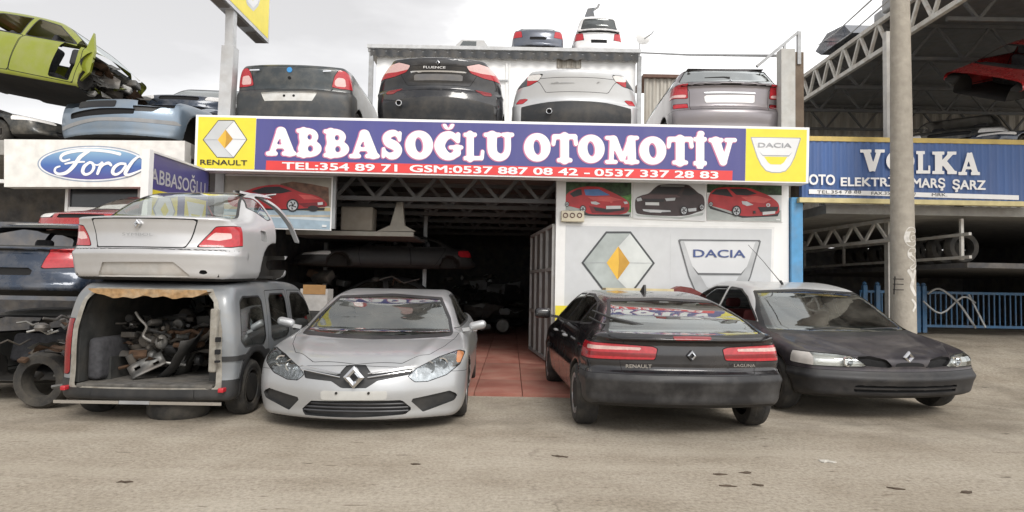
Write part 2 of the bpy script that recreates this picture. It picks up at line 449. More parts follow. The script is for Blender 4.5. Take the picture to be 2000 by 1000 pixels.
class Car:
    def __init__(s, root, sp, paint, h=.03):
        s.root = root; s.sp = sp; s.paint = paint; s.fn = hull_fn(sp)
        wmax = max(a for _, a in sp['hw'])+.1; zs = [z for _, z in sp['side']]+[z for _, z in (sp.get('cab') or [])]
        ysp = [y for y, _ in sp['side']]
        lo = (-wmax-h*.37, min(ysp)-.12, min(zs)-.1); hi = (wmax+h, max(ysp)+.12, max(zs)+.1)
        s.S = nets(s.fn, lo, hi, h); s.body = (s.S.Q, []); s.slots = []; s.parts = {}
        for (yc, zc, r, dep) in sp.get('arch', []):
            s.slot(lambda S: np.maximum(np.hypot(S.V[:, 1]-yc, S.V[:, 2]-zc)-r-.006, -(np.abs(S.V[:, 0])-.2)), M_under)
        s.slot(lambda S: S.N[:, 2]+.75, M_under)
    def take(s, f):
        i, s.body = clip(s.S, s.body, f); return i
    def slot(s, f, m): s.slots.append((s.take(f), m))
    def seam(s, f, g=.006, m=None):
        """thin gap line along the outline of f"""
        i, o = clip(s.S, s.body, grow(f, g)); j, k = clip(s.S, i, grow(f, -g))
        s.slots.append((k, m or M_seam)); s.body = (np.concatenate([j[0], o[0]]), j[1]+o[1])
    def part(s, name, f, m, off=0, wall=False, ring=0, rmat=None, sub=(), parent=None, label=None):
        if ring:
            i = s.take(grow(f, ring)); j, k = clip(s.S, i, f); s.slots.append((k, rmat or M_seam))
        else: j = s.take(f)
        sl = []
        for sf, sm_ in sub:
            a, j = clip(s.S, j, sf); sl.append((a, sm_))
        o = emit(s.S, [(j, m)]+sl, name, parent or s.root, off, wall)
        if o is not None:
            s.parts.setdefault(name, []).append(o)
            if label: o['label'] = label
        return o
    def lens(s, name, f, depth=.05, ring=.008, rmat=None, sub=(), refl=None, bulbs=()):
        """lamp: clear lens over a recessed reflector with bulbs"""
        i = s.take(grow(f, ring)); j, k = clip(s.S, i, f); s.slots.append((k, rmat or M_seam)); sl = []
        jj = j
        for sf, sm_ in sub:
            a, jj = clip(s.S, jj, sf); sl.append((a, sm_))
        o = emit(s.S, [(jj, M_lens)]+sl, name, s.root)
        if o is None: return None
        emit(s.S, [(j, refl or M_refl)], 'reflector', o, -depth, True)
        for (x, y, z, r) in bulbs:
            b = MB(); b.lathe([(-.0, r*1.15), (-.02, r*1.15), (-.02, r*.9), (.03, r*.55), (.035, .001)], (x, y, z), 'Y', 16)
            b.build('bulb', o, M_chrome, True, local=True)
        return o
    def window(s, name, f, m=None, ring=.022, rmat=None): return s.part(name, f, m or M_glass, -.004, False, ring, rmat or M_blackplast)
    def open_(s, f):
        s.take(f); s.slots = [(clip(s.S, fc, f)[1], m) for fc, m in s.slots]
    def finish(s, name='body', paint=None):
        return emit(s.S, [(s.body, paint or s.paint)]+s.slots, name, s.root)
def wheel(root, x, y, z, r, wd, sgn, rim=None, spokes=7, flat_=1, turn=0):
    """tyre and rim on an axle parallel to local x; sgn = outer side"""
    hub = MB(); hub.lathe([(0, .001), (0, r*.5), (-sgn*wd*.8, r*.5), (-sgn*wd*.8, .001)], (0, 0, 0), 'X', 20)
    h = hub.build('wheel', root, M_under, True, local=True); h.matrix_basis = Matrix.Translation((x, y, z)) @ Matrix.Rotation(turn, 4, 'Z')
    t = MB(); e = sgn; w2 = wd
    prof = [(-.00*e, r*.66), (.012*e, r*.74), (.012*e, r*.86), (-.01*e, r*.96), (-.045*e, r), (-w2*.5*e, r*1.004), (-(w2-.045)*e, r), (-(w2-.01)*e, r*.95), (-w2*e, r*.8), (-(w2-.01)*e, r*.66)]
    t.lathe(prof, (0, 0, 0), 'X', 32)
    for gx in (.3, .5, .7):   # tread grooves
        t.lathe([(-w2*gx*e-.007, r*1.006), (-w2*gx*e+.007, r*1.006)], (0, 0, 0), 'X', 32)
    t.build('tyre', h, M_tyre, True, local=True)
    m = MB(); rm = rim or M_rim
    m.use(rm); m.lathe([(-.002*e, r*.68), (.006*e, r*.66), (.0, r*.60), (-.06*e, r*.57)], (0, 0, 0), 'X', 32)
    m.lathe([(-.015*e, .001), (-.012*e, r*.12), (-.03*e, r*.16)], (0, 0, 0), 'X', 20)
    for i in range(spokes):
        a = 2*math.pi*i/spokes; c, sn = math.cos(a), math.sin(a)
        p = [(-.02*e, .1*r), (-.008*e, .62*r)]
        m.bar((p[0][0], p[0][1]*c, p[0][1]*sn), (p[1][0], p[1][1]*c, p[1][1]*sn), r*.13, .02, up=(1, 0, 0))
    m.build('rim', h, None, True, local=True)
    return h
def rbox(mb, lo, hi, r=.04, seg_=3, mtx=None):
    """box with rounded edges"""
    (a, b, c), (d, e, f) = lo, hi; import bmesh
    bm = bmesh.new(); bmesh.ops.create_cube(bm, size=1)
    for v in bm.verts: v.co = Vector(((a+d)/2+v.co.x*(d-a), (b+e)/2+v.co.y*(e-b), (c+f)/2+v.co.z*(f-c)))
    r = min(r, .49*min(d-a, e-b, f-c))
    bmesh.ops.bevel(bm, geom=bm.edges[:], offset=r, segments=seg_, affect='EDGES', profile=.5)
    bm.verts.ensure_lookup_table(); vs = [mtx @ v.co if mtx is not None else v.co.copy() for v in bm.verts]
    for i, v in enumerate(bm.verts): v.index = i
    mb.mesh(vs, [tuple(v.index for v in f.verts) for f in bm.faces]); bm.free()
def seats(root, ys, w, z0, face=-1, h=.62, m=None, rear=None):
    """front pair of seats with headrests at y=ys; face=-1 looks to the near end"""
    for sx in (-1, 1):
        b = MB(); x = sx*w*.48
        T = Matrix.Translation((x, ys, z0)) @ Matrix.Rotation(R(-14*face), 4, 'X')
        rbox(b, (-.24, -.06, .02), (.24, .07, h), .06, 3, T); rbox(b, (-.12, -.045, h+.03), (.12, .05, h+.2), .045, 3, T)
        rbox(b, (x-.24, min(ys, ys+face*.5), z0-.12), (x+.24, max(ys, ys+face*.5), z0+.03), .05)
        b.build('seat', root, m or M_seat, True, local=True)
    if rear:
        b = MB(); T = Matrix.Translation((0, rear, z0)) @ Matrix.Rotation(R(-14*face), 4, 'X')
        rbox(b, (-w*.85, -.07, 0), (w*.85, .07, h*.95), .06, 3, T)
        for x in (-w*.5, w*.5): rbox(b, (x-.11, -.05, h), (x+.11, .05, h+.14), .04, 3, T)
        b.build('rear_seat', root, m or M_seat, True, local=True)
def diamond_badge(root, x, y, z, w, h, name='badge', depth=.012):
    """chrome lozenge badge with an open centre, facing the near end"""
    b = MB(); k = .40
    def ring(a, c): return [(x, y-c, z+h*a), (x+w*a*.30, y-c, z+h*a*.92) if 0 else (x+w*a, y-c, z), (x, y-c, z-h*a), (x-w*a, y-c, z)]
    o, i, ob, ib = ring(1, depth), ring(k, depth*.8), ring(1.02, -.01), ring(k, -.01)
    m = ring(.70, depth*2)
    for j in range(4):
        q = (j+1) % 4
        b.poly([o[j], o[q], m[q], m[j]]); b.poly([m[j], m[q], i[q], i[j]]); b.poly([o[q], o[j], ob[j], ob[q]]); b.poly([i[j], i[q], ib[q], ib[j]])
    return b.build(name, root, M_chrome, local=True)
def text_mesh(body, size, m, name, parent, mtx, sx=1, bold=0, depth=0, local=True, align='CENTER'):
    c = bpy.data.curves.new(name, 'FONT'); c.body = body; c.size = size; c.align_x = align; c.align_y = 'CENTER'; c.resolution_u = 3
    t = bpy.data.objects.new(name+'_tmp', c); COL.objects.link(t)
    me = bpy.data.meshes.new_from_object(t.evaluated_get(bpy.context.evaluated_depsgraph_get())); me.name = name
    bpy.data.objects.remove(t); bpy.data.curves.remove(c)
    vs = []; fs = []                          # glyph outlines may overlap: give every face its own hair-thin depth
    for i, p in enumerate(me.polygons):
        q = [me.vertices[j].co for j in p.vertices]; q = q if p.normal.z > 0 else q[::-1]
        for n_, (dx, dy) in enumerate([(0, 0), (bold, bold), (-bold, bold), (-bold, -bold), (bold, -bold)][:5 if bold else 1]):
            k = len(vs); vs += [(a.x+dx, a.y+dy, .0005*n_+.00006*(i % 7)) for a in q]; fs.append(tuple(range(k, k+len(q))))
    bpy.data.meshes.remove(me); me = bpy.data.meshes.new(name); me.from_pydata(vs, [], fs)
    me.materials.append(m); me.transform(mtx @ Matrix.Scale(sx, 4, (1, 0, 0)))
    if parent is not None and not local: me.transform(wmat(parent).inverted())
    o = bpy.data.objects.new(name, me); COL.objects.link(o); o.parent = parent
    return o
FACE = Matrix.Rotation(R(90), 4, 'X')        # turns text in the xy plane to face -y (towards the camera)
# ------------------------------------------------------------------ ground
def ground_mat():
    m = bpy.data.materials.new('dusty_ground'); m.use_nodes = True; t = m.node_tree; b = t.nodes['Principled BSDF']; L = t.links.new
    b.inputs['Roughness'].default_value = .95; b.inputs['Specular IOR Level'].default_value = .2
    tc = t.nodes.new('ShaderNodeTexCoord')
    def noise(sc, det=6, ro=.6, stretch=None):
        n = t.nodes.new('ShaderNodeTexNoise'); n.inputs['Scale'].default_value = sc; n.inputs['Detail'].default_value = det; n.inputs['Roughness'].default_value = ro
        if stretch:
            mp = t.nodes.new('ShaderNodeMapping'); mp.inputs['Scale'].default_value = stretch; mp.inputs['Rotation'].default_value = (0, 0, .12); L(tc.outputs['Object'], mp.inputs[0]); L(mp.outputs[0], n.inputs['Vector'])
        else: L(tc.outputs['Object'], n.inputs['Vector'])
        return n.outputs['Fac']
    def ramp(f, p):
        r = t.nodes.new('ShaderNodeValToRGB'); L(f, r.inputs[0])
        while len(r.color_ramp.elements) < len(p): r.color_ramp.elements.new(.5)
        for e, (a, c) in zip(r.color_ramp.elements, p): e.position = a; e.color = (*c, 1)
        return r.outputs[0]
    def mix(fac, a, b_, mode='MIX', v=None):
        x = t.nodes.new('ShaderNodeMix'); x.data_type = 'RGBA'; x.blend_type = mode
        if v is not None: x.inputs['Factor'].default_value = v
        if fac is not None: L(fac, x.inputs['Factor'])
        L(a, x.inputs['A'])
        if isinstance(b_, tuple): x.inputs['B'].default_value = (*b_, 1)
        else: L(b_, x.inputs['B'])
        return x.outputs['Result']
    def mr(f, a, b_, c=0, d=1):
        x = t.nodes.new('ShaderNodeMapRange'); x.inputs[1].default_value = a; x.inputs[2].default_value = b_; x.inputs[3].default_value = c; x.inputs[4].default_value = d; L(f, x.inputs[0]); return x.outputs[0]
    base = ramp(noise(.9, 8, .62), [(.3, (.34, .292, .228)), (.5, (.435, .383, .31)), (.7, (.505, .455, .378))])
    fine = ramp(noise(30, 8, .8), [(.34, (.30, .28, .25)), (.50, (.85, .84, .83)), (.62, (1.15, 1.14, 1.12))])
    c = mix(None, base, fine, 'MULTIPLY', .7)
    pale = mr(noise(1, 5, .6, (.35, 2.4, 1)), .45, .78, 0, .5)       # worn tracks along the street
    c = mix(pale, c, (.54, .485, .40))
    dk = mr(noise(2.3, 9, .68, (.6, 1.7, 1)), .60, .72, 0, .42)       # oil and damp patches
    c = mix(dk, c, (.17, .14, .105))
    sp = mr(noise(7.5, 3, .5, (.5, 1.7, 1)), .70, .735, 0, .8)         # flat bits of debris
    c = mix(sp, c, (.13, .105, .08))
    gx = t.nodes.new('ShaderNodeSeparateXYZ'); L(tc.outputs['Object'], gx.inputs[0])
    fl = mr(noise(11, 4, .6, (.30, 1.5, 1)), .665, .70, 0, .7)         # flecks of rubbish dragged along by tyres
    c = mix(fl, c, (.16, .125, .09))
    fl2 = mr(noise(24, 3, .6, (.5, 1.3, 1)), .70, .73, 0, .6)
    c = mix(fl2, c, (.20, .16, .12))
    oil_shade = mr(noise(1.4, 7, .65), .44, .66, 0, .42)                    # oily earth where cars stand, also darkened to stand in for their shade
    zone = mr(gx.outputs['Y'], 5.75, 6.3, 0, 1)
    k = t.nodes.new('ShaderNodeMath'); k.operation = 'MULTIPLY'; L(oil_shade, k.inputs[0]); L(zone, k.inputs[1])
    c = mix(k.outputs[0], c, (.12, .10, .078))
    vo = t.nodes.new('ShaderNodeTexVoronoi'); vo.feature = 'DISTANCE_TO_EDGE'; vo.inputs['Scale'].default_value = .42
    nn = t.nodes.new('ShaderNodeMapping'); nn.inputs['Scale'].default_value = (.30, 1.1, 1); nn.inputs['Rotation'].default_value = (0, 0, .06); L(tc.outputs['Object'], nn.inputs[0]); nz = t.nodes.new('ShaderNodeTexNoise'); nz.inputs['Scale'].default_value = 2.5; nz.inputs['Detail'].default_value = 6
    L(tc.outputs['Object'], nz.inputs['Vector']); va = t.nodes.new('ShaderNodeVectorMath'); va.operation = 'MULTIPLY_ADD'; va.inputs[1].default_value = (.5, .5, .5)
    L(nz.outputs['Color'], va.inputs[0]); L(nn.outputs[0], va.inputs[2]); L(va.outputs[0], vo.inputs['Vector'])
    cr = mr(vo.outputs['Distance'], .0, .006, .55, 0)
    gate = mr(noise(.7, 3, .5), .5, .6, 0, 1); k2 = t.nodes.new('ShaderNodeMath'); k2.operation = 'MULTIPLY'; L(cr, k2.inputs[0]); L(gate, k2.inputs[1])
    c = mix(k2.outputs[0], c, (.14, .115, .09))
    L(c, b.inputs['Base Color'])
    bp = t.nodes.new('ShaderNodeBump'); bp.inputs['Strength'].default_value = .5; bp.inputs['Distance'].default_value = .03
    L(noise(34, 9, .8), bp.inputs['Height']); L(bp.outputs[0], b.inputs['Normal'])
    return m
def ss(a, b, t):
    t = np.clip((t-a)/(b-a), 0, 1); return t*t*(3-2*t)
def gz(x, y): return .6*ss(8.2, 12.6, np.asarray(y, float))*ss(4.4, 6.4, np.asarray(x, float))
gx_ = np.concatenate([[-400, -120, -40], np.arange(-14, 16.01, .5), [40, 120, 400]]); gy_ = np.concatenate([[-60, -20, -6], np.arange(0, 26.01, .5), [40, 120, 500]])
GX, GY = np.meshgrid(gx_, gy_, indexing='ij'); GZ = gz(GX, GY); ny_ = len(gy_)
g = MB(); g.mesh(np.stack([GX, GY, GZ], -1).reshape(-1, 3), [(i*ny_+j, (i+1)*ny_+j, (i+1)*ny_+j+1, i*ny_+j+1) for i in range(len(gx_)-1) for j in range(ny_-1)])
meta(g.build('ground', None, ground_mat(), True), kind='structure')
# red painted slab running into the garage
M_slab = mat('red_slab', (.36, .135, .10), .8, var=.22, vscale=2.2, dirt=.6, dcol=(.30, .23, .18), bump=.15, dscale=2.2)
s = MB(); rr = []
for i, (xa, xb) in enumerate([(-3.4, -.45), (-.444, .16), (.166, 2.6)]):
    for j, (ya, yb) in enumerate([(8.22, 9.4), (9.406, 11.4), (11.406, 23.9)]):
        rbox(s, (xa, ya, -.1), (xb, yb, .045), .012, 2)
meta(s.build('forecourt_slab', None, M_slab, True), kind='structure')

# ------------------------------------------------------------------ the parts shop
M_white = mat('white_wall_paint', (.88, .88, .865), .6, var=.03, vscale=3, dirt=.14, dcol=(.42, .39, .34), dscale=1.6, streak=True)
M_whitef = mat('white_frame_paint', (.82, .82, .81), .5, var=.03, dirt=.12, dcol=(.4, .37, .32))
M_greym = mat('grey_steel', (.36, .37, .38), .5, .4, dirt=.3, dcol=(.25, .2, .15))
M_trussp = mat('grey_truss_paint', (.12, .122, .125), .6, dirt=.35, dcol=(.2, .17, .14))
M_conc = mat('concrete', (.33, .32, .30), .9, var=.15, dirt=.4, dcol=(.2, .18, .15), bump=.3)
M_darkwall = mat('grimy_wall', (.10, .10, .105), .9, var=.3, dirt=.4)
M_corr = mat('corrugated_sheet', (.42, .40, .36), .55, .4, var=.15, dirt=.5, dcol=(.22, .15, .09), streak=True)
def corr(mb, x0, x1, y, z0, z1, pitch=.18, dep=.03, prof=(0, 1, 1, 0)):
    """vertical ribbed sheet facing -y"""
    xs = np.arange(x0, x1, pitch/4); vs, fs = [], []
    for i, x in enumerate(xs):
        d = dep*prof[i % 4]; vs += [(x, y-d, z0), (x, y-d, z1)]
        if i: fs.append((2*i-2, 2*i, 2*i+1, 2*i-1))
    return mb.mesh(vs, fs)
def truss(mb, p, q, h, n, wd=.06, chord=.08, up=(0, 0, 1)):
    p, q = Vector(p), Vector(q); u = Vector(up)*h
    mb.bar(p, q, chord); mb.bar(p+u, q+u, chord)
    for i in range(n):
        a = p.lerp(q, i/n); m = p.lerp(q, (i+.5)/n); c = p.lerp(q, (i+1)/n)
        mb.bar(a+u, m, wd); mb.bar(m, c+u, wd)
FY = 11.0
shop = thing('parts_shop', 'white fronted car parts shop with an open dark garage and cars parked on its roof', 'shop', (0, FY, 0))
xL, xO, xB = float(PX(420, 400, FY)[0]), float(PX(1085, 500, FY)[0]), float(PX(1543, 400, FY)[0])
DZ = 3.86
b = MB(); b.box((xL-.1, 10.62, 3.55), (xB+.12, 24.2, DZ)); b.build('roof_deck', shop, M_conc)
b = MB(); b.box((xO+.0, FY, 0), (xO+.16, FY+.2, 3.54)); b.build('door_jamb', shop, M_whitef)
zt = PX(1300, 354, FY)[2]
b = MB(); b.box((xO+.163, FY+.05, 0), (xB, FY+.25, 3.54)); b.build('wall', shop, M_white)
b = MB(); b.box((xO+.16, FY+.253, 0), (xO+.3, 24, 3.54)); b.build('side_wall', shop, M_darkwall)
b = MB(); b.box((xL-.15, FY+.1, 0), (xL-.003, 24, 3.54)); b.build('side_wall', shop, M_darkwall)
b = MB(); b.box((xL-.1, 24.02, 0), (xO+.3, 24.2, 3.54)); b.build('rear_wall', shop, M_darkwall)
xa, xb_ = PX(420, 440, FY)[0], PX(437, 440, FY)[0]
b = MB(); b.box((xa, FY-.06, 0), (xb_, FY+.1, 3.54)); b.build('column', shop, M_greym)
# beam under the sign
b = MB(); b.box((xL, 10.66, 3.4), (xB+.1, 10.9, 3.547)); b.build('sign_beam', shop, M_greym)
for i, Y in enumerate([11.6, 12.7, 14, 15.5, 17.2, 19.2]):
    b = MB(); zb = 2.93; truss(b, (xL+.05, Y, zb), (xO+.1, Y, zb), .42, 7 if i % 2 else 8, .06, .075)
    b.build('roof_truss', shop, M_trussp)
# open gate leaf inside the opening
hx, hy = xO-.03, FY+.1
pl_ = [(hx, hy), (hx-.30, hy+2.6)]
b = MB(); zg = 2.45
for t_ in (0, .25, .5, .75, 1):
    p = Vector((hx+(pl_[1][0]-hx)*t_, hy+2.6*t_, .08)); b.bar(p, p+Vector((0, 0, zg-.08)), .055)
for z in (.1, .9, 1.7, zg): b.bar((hx, hy, z), (*pl_[1], z), .055)
gate = b.build('gate_leaf', shop, mat('grey_gate_paint', (.40, .40, .39), .6, dirt=.35))
b = MB(); b.bar((hx+.02, hy+.05, (zg+.1)/2), (pl_[1][0]+.02, pl_[1][1]-.02, (zg+.1)/2), .012, zg-.14); b.build('gate_sheet', gate, mat('pale_sheet', (.16, .16, .16), .6, dirt=.5), local=False)
# ------------------------------------------------------------------ printed flat work: pixel outlines laid on the real plane of the board
def flatpx(mb, pts, Y, m): return mb.flat([PX(x, y, Y) for x, y in pts], m)
M_blue = mat('sign_blue', (.075, .075, .265), .38, var=.10, vscale=1.2, dirt=.14, dcol=(.22, .21, .30), streak=True)
M_yel = mat('sign_yellow', (.86, .72, .05), .35, var=.04, dirt=.06)
M_signw = mat('sign_white', (.92, .91, .90), .4, var=.02)
M_signred = mat('sign_red', (.74, .055, .055), .4, var=.05)
M_halo = mat('letter_outline_pink', (.62, .20, .36), .4, var=.03)
M_ink = mat('sign_black', (.03, .028, .03), .5)
M_lg1 = mat('print_silver_light', (.78, .79, .80), .4, var=.05, vscale=2)
M_lg2 = mat('print_silver', (.58, .60, .61), .4, var=.1, vscale=2)
M_lg3 = mat('print_silver_dark', (.36, .37, .39), .4, var=.15, vscale=2)
M_gold = mat('print_gold', (.80, .48, .06), .4, var=.1, vscale=3)
M_goldd = mat('print_gold_dark', (.55, .30, .04), .4, var=.1)
# --- letters as distance fields on a 1 x 1 cell (x right, y up)
def chain(X, Y, pts, r, closed=False):
    p = [tuple(q) for q in spl(pts, 5, closed)]; n = len(p); d = None
    rr_ = r if isinstance(r, (list, tuple)) else [r, r]
    rf = lambda i: np.interp(i/(n-1), np.linspace(0, 1, len(rr_)), rr_)
    for i in range(n-1 if not closed else n):
        e = seg(X, Y, p[i], p[(i+1) % n], rf(i), rf(min(i+1, n-1))); d = e if d is None else np.minimum(d, e)
    return d
def U(k, *a):
    d = a[0]
    for q in a[1:]: d = smin(d, q, k)
    return d
def plump(ch):
    def f(X, Y):
        S = lambda a, b, r, r2=None: seg(X, Y, a, b, r, r2); K = .05
        if ch == 'A': return np.maximum(U(K, S((.47, .88), (.2, .1), .11, .09), S((.52, .84), (.80, .12), .16, .15), S((.3, .32), (.7, .32), .065), S((.07, .075), (.32, .075), .075), S((.60, .075), (.94, .075), .075)), -seg(X, Y, (.465, .55), (.43, .44), .03, .055))
        if ch == 'B':
            o = U(K, S((.27, .1), (.27, .9), .15), ell(X, Y, (.46, .72), .36, .28), ell(X, Y, (.50, .29), .44, .30), S((.07, .075), (.5, .075), .075), S((.07, .925), (.45, .925), .075))
            return np.maximum(np.maximum(o, -ell(X, Y, (.50, .70), .085, .10)), -ell(X, Y, (.53, .29), .10, .115))
        if ch == 'S': return U(.04, chain(X, Y, [(.80, .72), (.66, .90), (.42, .88), (.25, .74), (.34, .58), (.62, .46), (.76, .30), (.62, .13), (.36, .11), (.16, .28)], [.06, .11, .15, .17, .17, .16, .12, .06]), S((.83, .9), (.81, .68), .075), S((.13, .1), (.14, .33), .08))
        if ch == 'O': return np.maximum(ell(X, Y, (.5, .5), .49, .50), -ell(X, Y, (.5, .5), .135, .27, -.12 if 0 else .14))
        if ch == 'G': return U(.04, chain(X, Y, [(.80, .70), (.60, .88), (.34, .80), (.19, .5), (.34, .2), (.58, .11), (.80, .24)], [.08, .12, .17, .19, .17, .12, .12]), S((.80, .24), (.80, .42), .125), S((.58, .44), (.95, .44), .07), S((.84, .9), (.83, .66), .075))
        if ch == 'L': return U(K, S((.32, .1), (.32, .9), .17), S((.08, .075), (.85, .075), .075), S((.08, .925), (.56, .925), .075), S((.87, .1), (.90, .3), .08))
        if ch == 'U': return U(K, chain(X, Y, [(.27, .9), (.27, .40), (.36, .2), (.54, .12), (.72, .2), (.80, .42), (.80, .9)], [.165, .16, .15, .12, .11, .105]), S((.05, .925), (.5, .925), .075), S((.66, .925), (.95, .925), .075))
        if ch == 'T': return U(K, S((.5, .1), (.5, .9), .17), S((.1, .91), (.9, .91), .09), S((.09, .88), (.06, .66), .08), S((.91, .88), (.94, .66), .08), S((.27, .075), (.73, .075), .075))
        if ch == 'M': return U(.03, S((.2, .88), (.17, .1), .075, .07), S((.24, .88), (.50, .18), .125, .09), S((.76, .88), (.52, .16), .09, .07), S((.78, .88), (.80, .1), .125, .13), S((.05, .925), (.25, .925), .07), S((.05, .07), (.30, .07), .07), S((.75, .925), (.95, .925), .07), S((.63, .07), (.96, .07), .07))
        if ch == 'I': return U(K, S((.5, .1), (.5, .9), .28), S((.12, .075), (.88, .075), .075), S((.12, .925), (.88, .925), .075))
        if ch == 'V': return U(.04, S((.26, .88), (.52, .14), .17, .13), S((.78, .88), (.56, .14), .085, .10), S((.06, .925), (.46, .925), .075), S((.64, .925), (.95, .925), .075))
    return f
def glyph(mb, fn, box, Y, m, pad=0., h=.022, asp=None):
    """box = px x0,ytop,x1,ybottom on the photo, at plane depth Y"""
    x0, y0, x1, y1 = box
    mb.use(m)
    for p in msq(fn, -.12, 1.12, -.12, 1.12, h):
        mb.poly([PX(x0+(x1-x0)*u, y1+(y0-y1)*v, Y) for u, v in p])
def fit_text(body, box, Y, m, name, parent, bold=.0, yr=None):
    """lettering stretched to fill a pixel box; yr = (top,bottom) at the right end when the line slopes"""
    x0, y0, x1, y1 = box; ry0, ry1 = yr or (y0, y1)
    o = text_mesh(body, 1, m, name, parent, Matrix.Identity(4), bold=bold); me = o.data
    v = np.array([p.co[:] for p in me.vertices]); lo, hi = v.min(0), v.max(0); iv = wmat(parent).inverted() if parent else Matrix.Identity(4)
    for p in me.vertices:
        u = (p.co.x-lo[0])/(hi[0]-lo[0]); t = (p.co.y-lo[1])/(hi[1]-lo[1])
        p.co = iv @ (Vector(PX(x0+(x1-x0)*u, (y1+(y0-y1)*t)*(1-u)+(ry1+(ry0-ry1)*t)*u, Y))-Vector((0, p.co.z, 0)))
    return o
def hexlogo(mb, L_, TL, TR, R_, BR, BL, inner, Y, border=None, bw=.04, d=.002):
    """flat printed lozenge emblem: outline, four facets, golden centre (pixel points)"""
    c = np.mean([L_, R_], axis=0); O = [np.array(p, float) for p in (L_, TL, TR, R_, BR, BL)]
    if border:
        flatpx(mb, [tuple(c+(p-c)*(1+bw)) for p in O], Y, border)
    I = [np.array(p, float) for p in inner]         # left, top, right, bottom
    o = [c+(p-c)*(1-bw*.5) for p in O]
    flatpx(mb, [o[0], o[1], o[2], I[1], I[0]], Y-d, M_lg2); flatpx(mb, [o[2], o[3], I[2], I[1]], Y-d*1.01, M_lg1)
    flatpx(mb, [o[3], o[4], I[3], I[2]], Y-d, M_lg2 if 0 else M_lg1); flatpx(mb, [o[4], o[5], o[0], I[0], I[3]], Y-d*1.01, M_lg2)
    flatpx(mb, [I[0], I[1], (I[1]+I[3])/2+np.array([2, 0]), I[3]], Y-2*d, M_gold); flatpx(mb, [I[1], I[2], I[3], (I[1]+I[3])/2+np.array([2, 0])], Y-2*d, M_goldd)
    for a, b_ in ((o[2], I[1]), (o[4], I[3])):      # crease lines
        n = np.array([b_[1]-a[1], a[0]-b_[0]]); n = n/np.linalg.norm(n)*.5; flatpx(mb, [a-n, a+n, b_+n, b_-n], Y-2.5*d, M_lg3)
    for a, b_ in ((o[0], I[0]), (o[3], I[2])):
        n = np.array([0, .4]); flatpx(mb, [a-n, b_-n, b_+n, a+n], Y-2.5*d, M_lg3)
def shieldlogo(mb, x0, y0, x1, y1, slope, Y, plate, frame, edge, bg, d=.002):
    """flat printed shield emblem with a rounded opening: pixel box"""
    q = lambda u, v: (x0+(x1-x0)*u, y0+(y1-y0)*v+slope*u)
    outer = [(0, .02), (.015, 0), (.985, 0), (1, .02), (.88, .55), (.80, .78), (.70, .95), (.58, 1), (.42, 1), (.30, .95), (.20, .78), (.12, .55)]
    flatpx(mb, [q(*p) for p in outer], Y, edge)
    ins = [(.5+(u-.5)*.955, .485+(v-.485)*.955) for u, v in outer]; flatpx(mb, [q(*p) for p in ins], Y-d, frame)
    pl = [(.07, .035), (.93, .035), (.83, .40), (.76, .50), (.24, .50), (.17, .40)]
    flatpx(mb, [q(*p) for p in pl], Y-2*d, plate)
    flatpx(mb, [q(*p) for p in [(.17, .40), (.24, .50), (.76, .50), (.83, .40), (.76, .53), (.24, .53)]], Y-2.2*d, edge)
    flatpx(mb, [q(*p) for p in [(.27, .545), (.73, .545), (.66, .70), (.60, .76), (.40, .76), (.34, .70)]], Y-2*d, bg)
# --- the long shop sign
SY = 10.35
sign = thing('shop_sign', 'long blue shop sign with big white name, red phone number strip and yellow emblem ends', 'sign', PX(980, 343, SY))
def pxbox(mb, TL, TR, BR, BL, Y, dep, m=None):
    if m: mb.use(m)
    return mb.prism([PX(*p, Y) for p in (TL, TR, BR, BL)], (0, dep, 0))
b = MB(); pxbox(b, (383, 224), (1581, 249), (1579, 358), (379, 332), SY, .28); b.build('frame', sign, M_signw)
b = MB(); flatpx(b, [(501, 231.5), (1457, 251), (1455, 353), (497, 331.5)], SY-.004, M_blue); b.build('name_panel', sign)
b = MB(); flatpx(b, [(388, 228), (500.5, 230.5), (496.5, 331), (384, 328)], SY-.004, M_yel)
hexlogo(b, (397, 273), (426.5, 235.5), (457, 235.5), (482, 272.5), (456, 308), (424, 307), [(425, 273), (440.5, 253), (455, 271.5), (439, 290)], SY-.006, mat('emblem_outline', (.10, .10, .06), .5), .03)
b.build('emblem_panel', sign)
fit_text('RENAULT', (391, 311.5, 483, 321.5), SY-.012, M_ink, 'lettering', sign, .012, (313, 323))
b = MB(); flatpx(b, [(1457.5, 251), (1576, 253.5), (1574, 355.5), (1455.5, 353)], SY-.004, M_yel)
shieldlogo(b, 1466, 267.5, 1564.5, 337, 1.5, SY-.006, M_lg1, M_lg1, M_lg3, M_yel)
b.build('emblem_panel', sign)
fit_text('DACIA', (1481, 278.5, 1546, 287.5), SY-.016, M_lg3, 'lettering', sign, .01, (279.5, 288.5))
b = MB(); flatpx(b, [(520, 313.5), (1431, 333.5), (1430, 352.3), (519, 332)], SY-.007, M_signred); b.build('phone_strip', sign)
for tx_, a_, b_ in (('TEL:354 89 71', 551, 776), ('GSM:0537 887 08 42 -', 800, 1152), ('0537 337 28 83', 1161, 1403)):
    s0_, s1_ = (a_-551)*.0217, (b_-551)*.0217; fit_text(tx_, (a_, 316.5+s0_, b_, 330.5+s0_), SY-.01, M_signw, 'lettering', sign, .022, (316.5+s1_, 330.5+s1_))
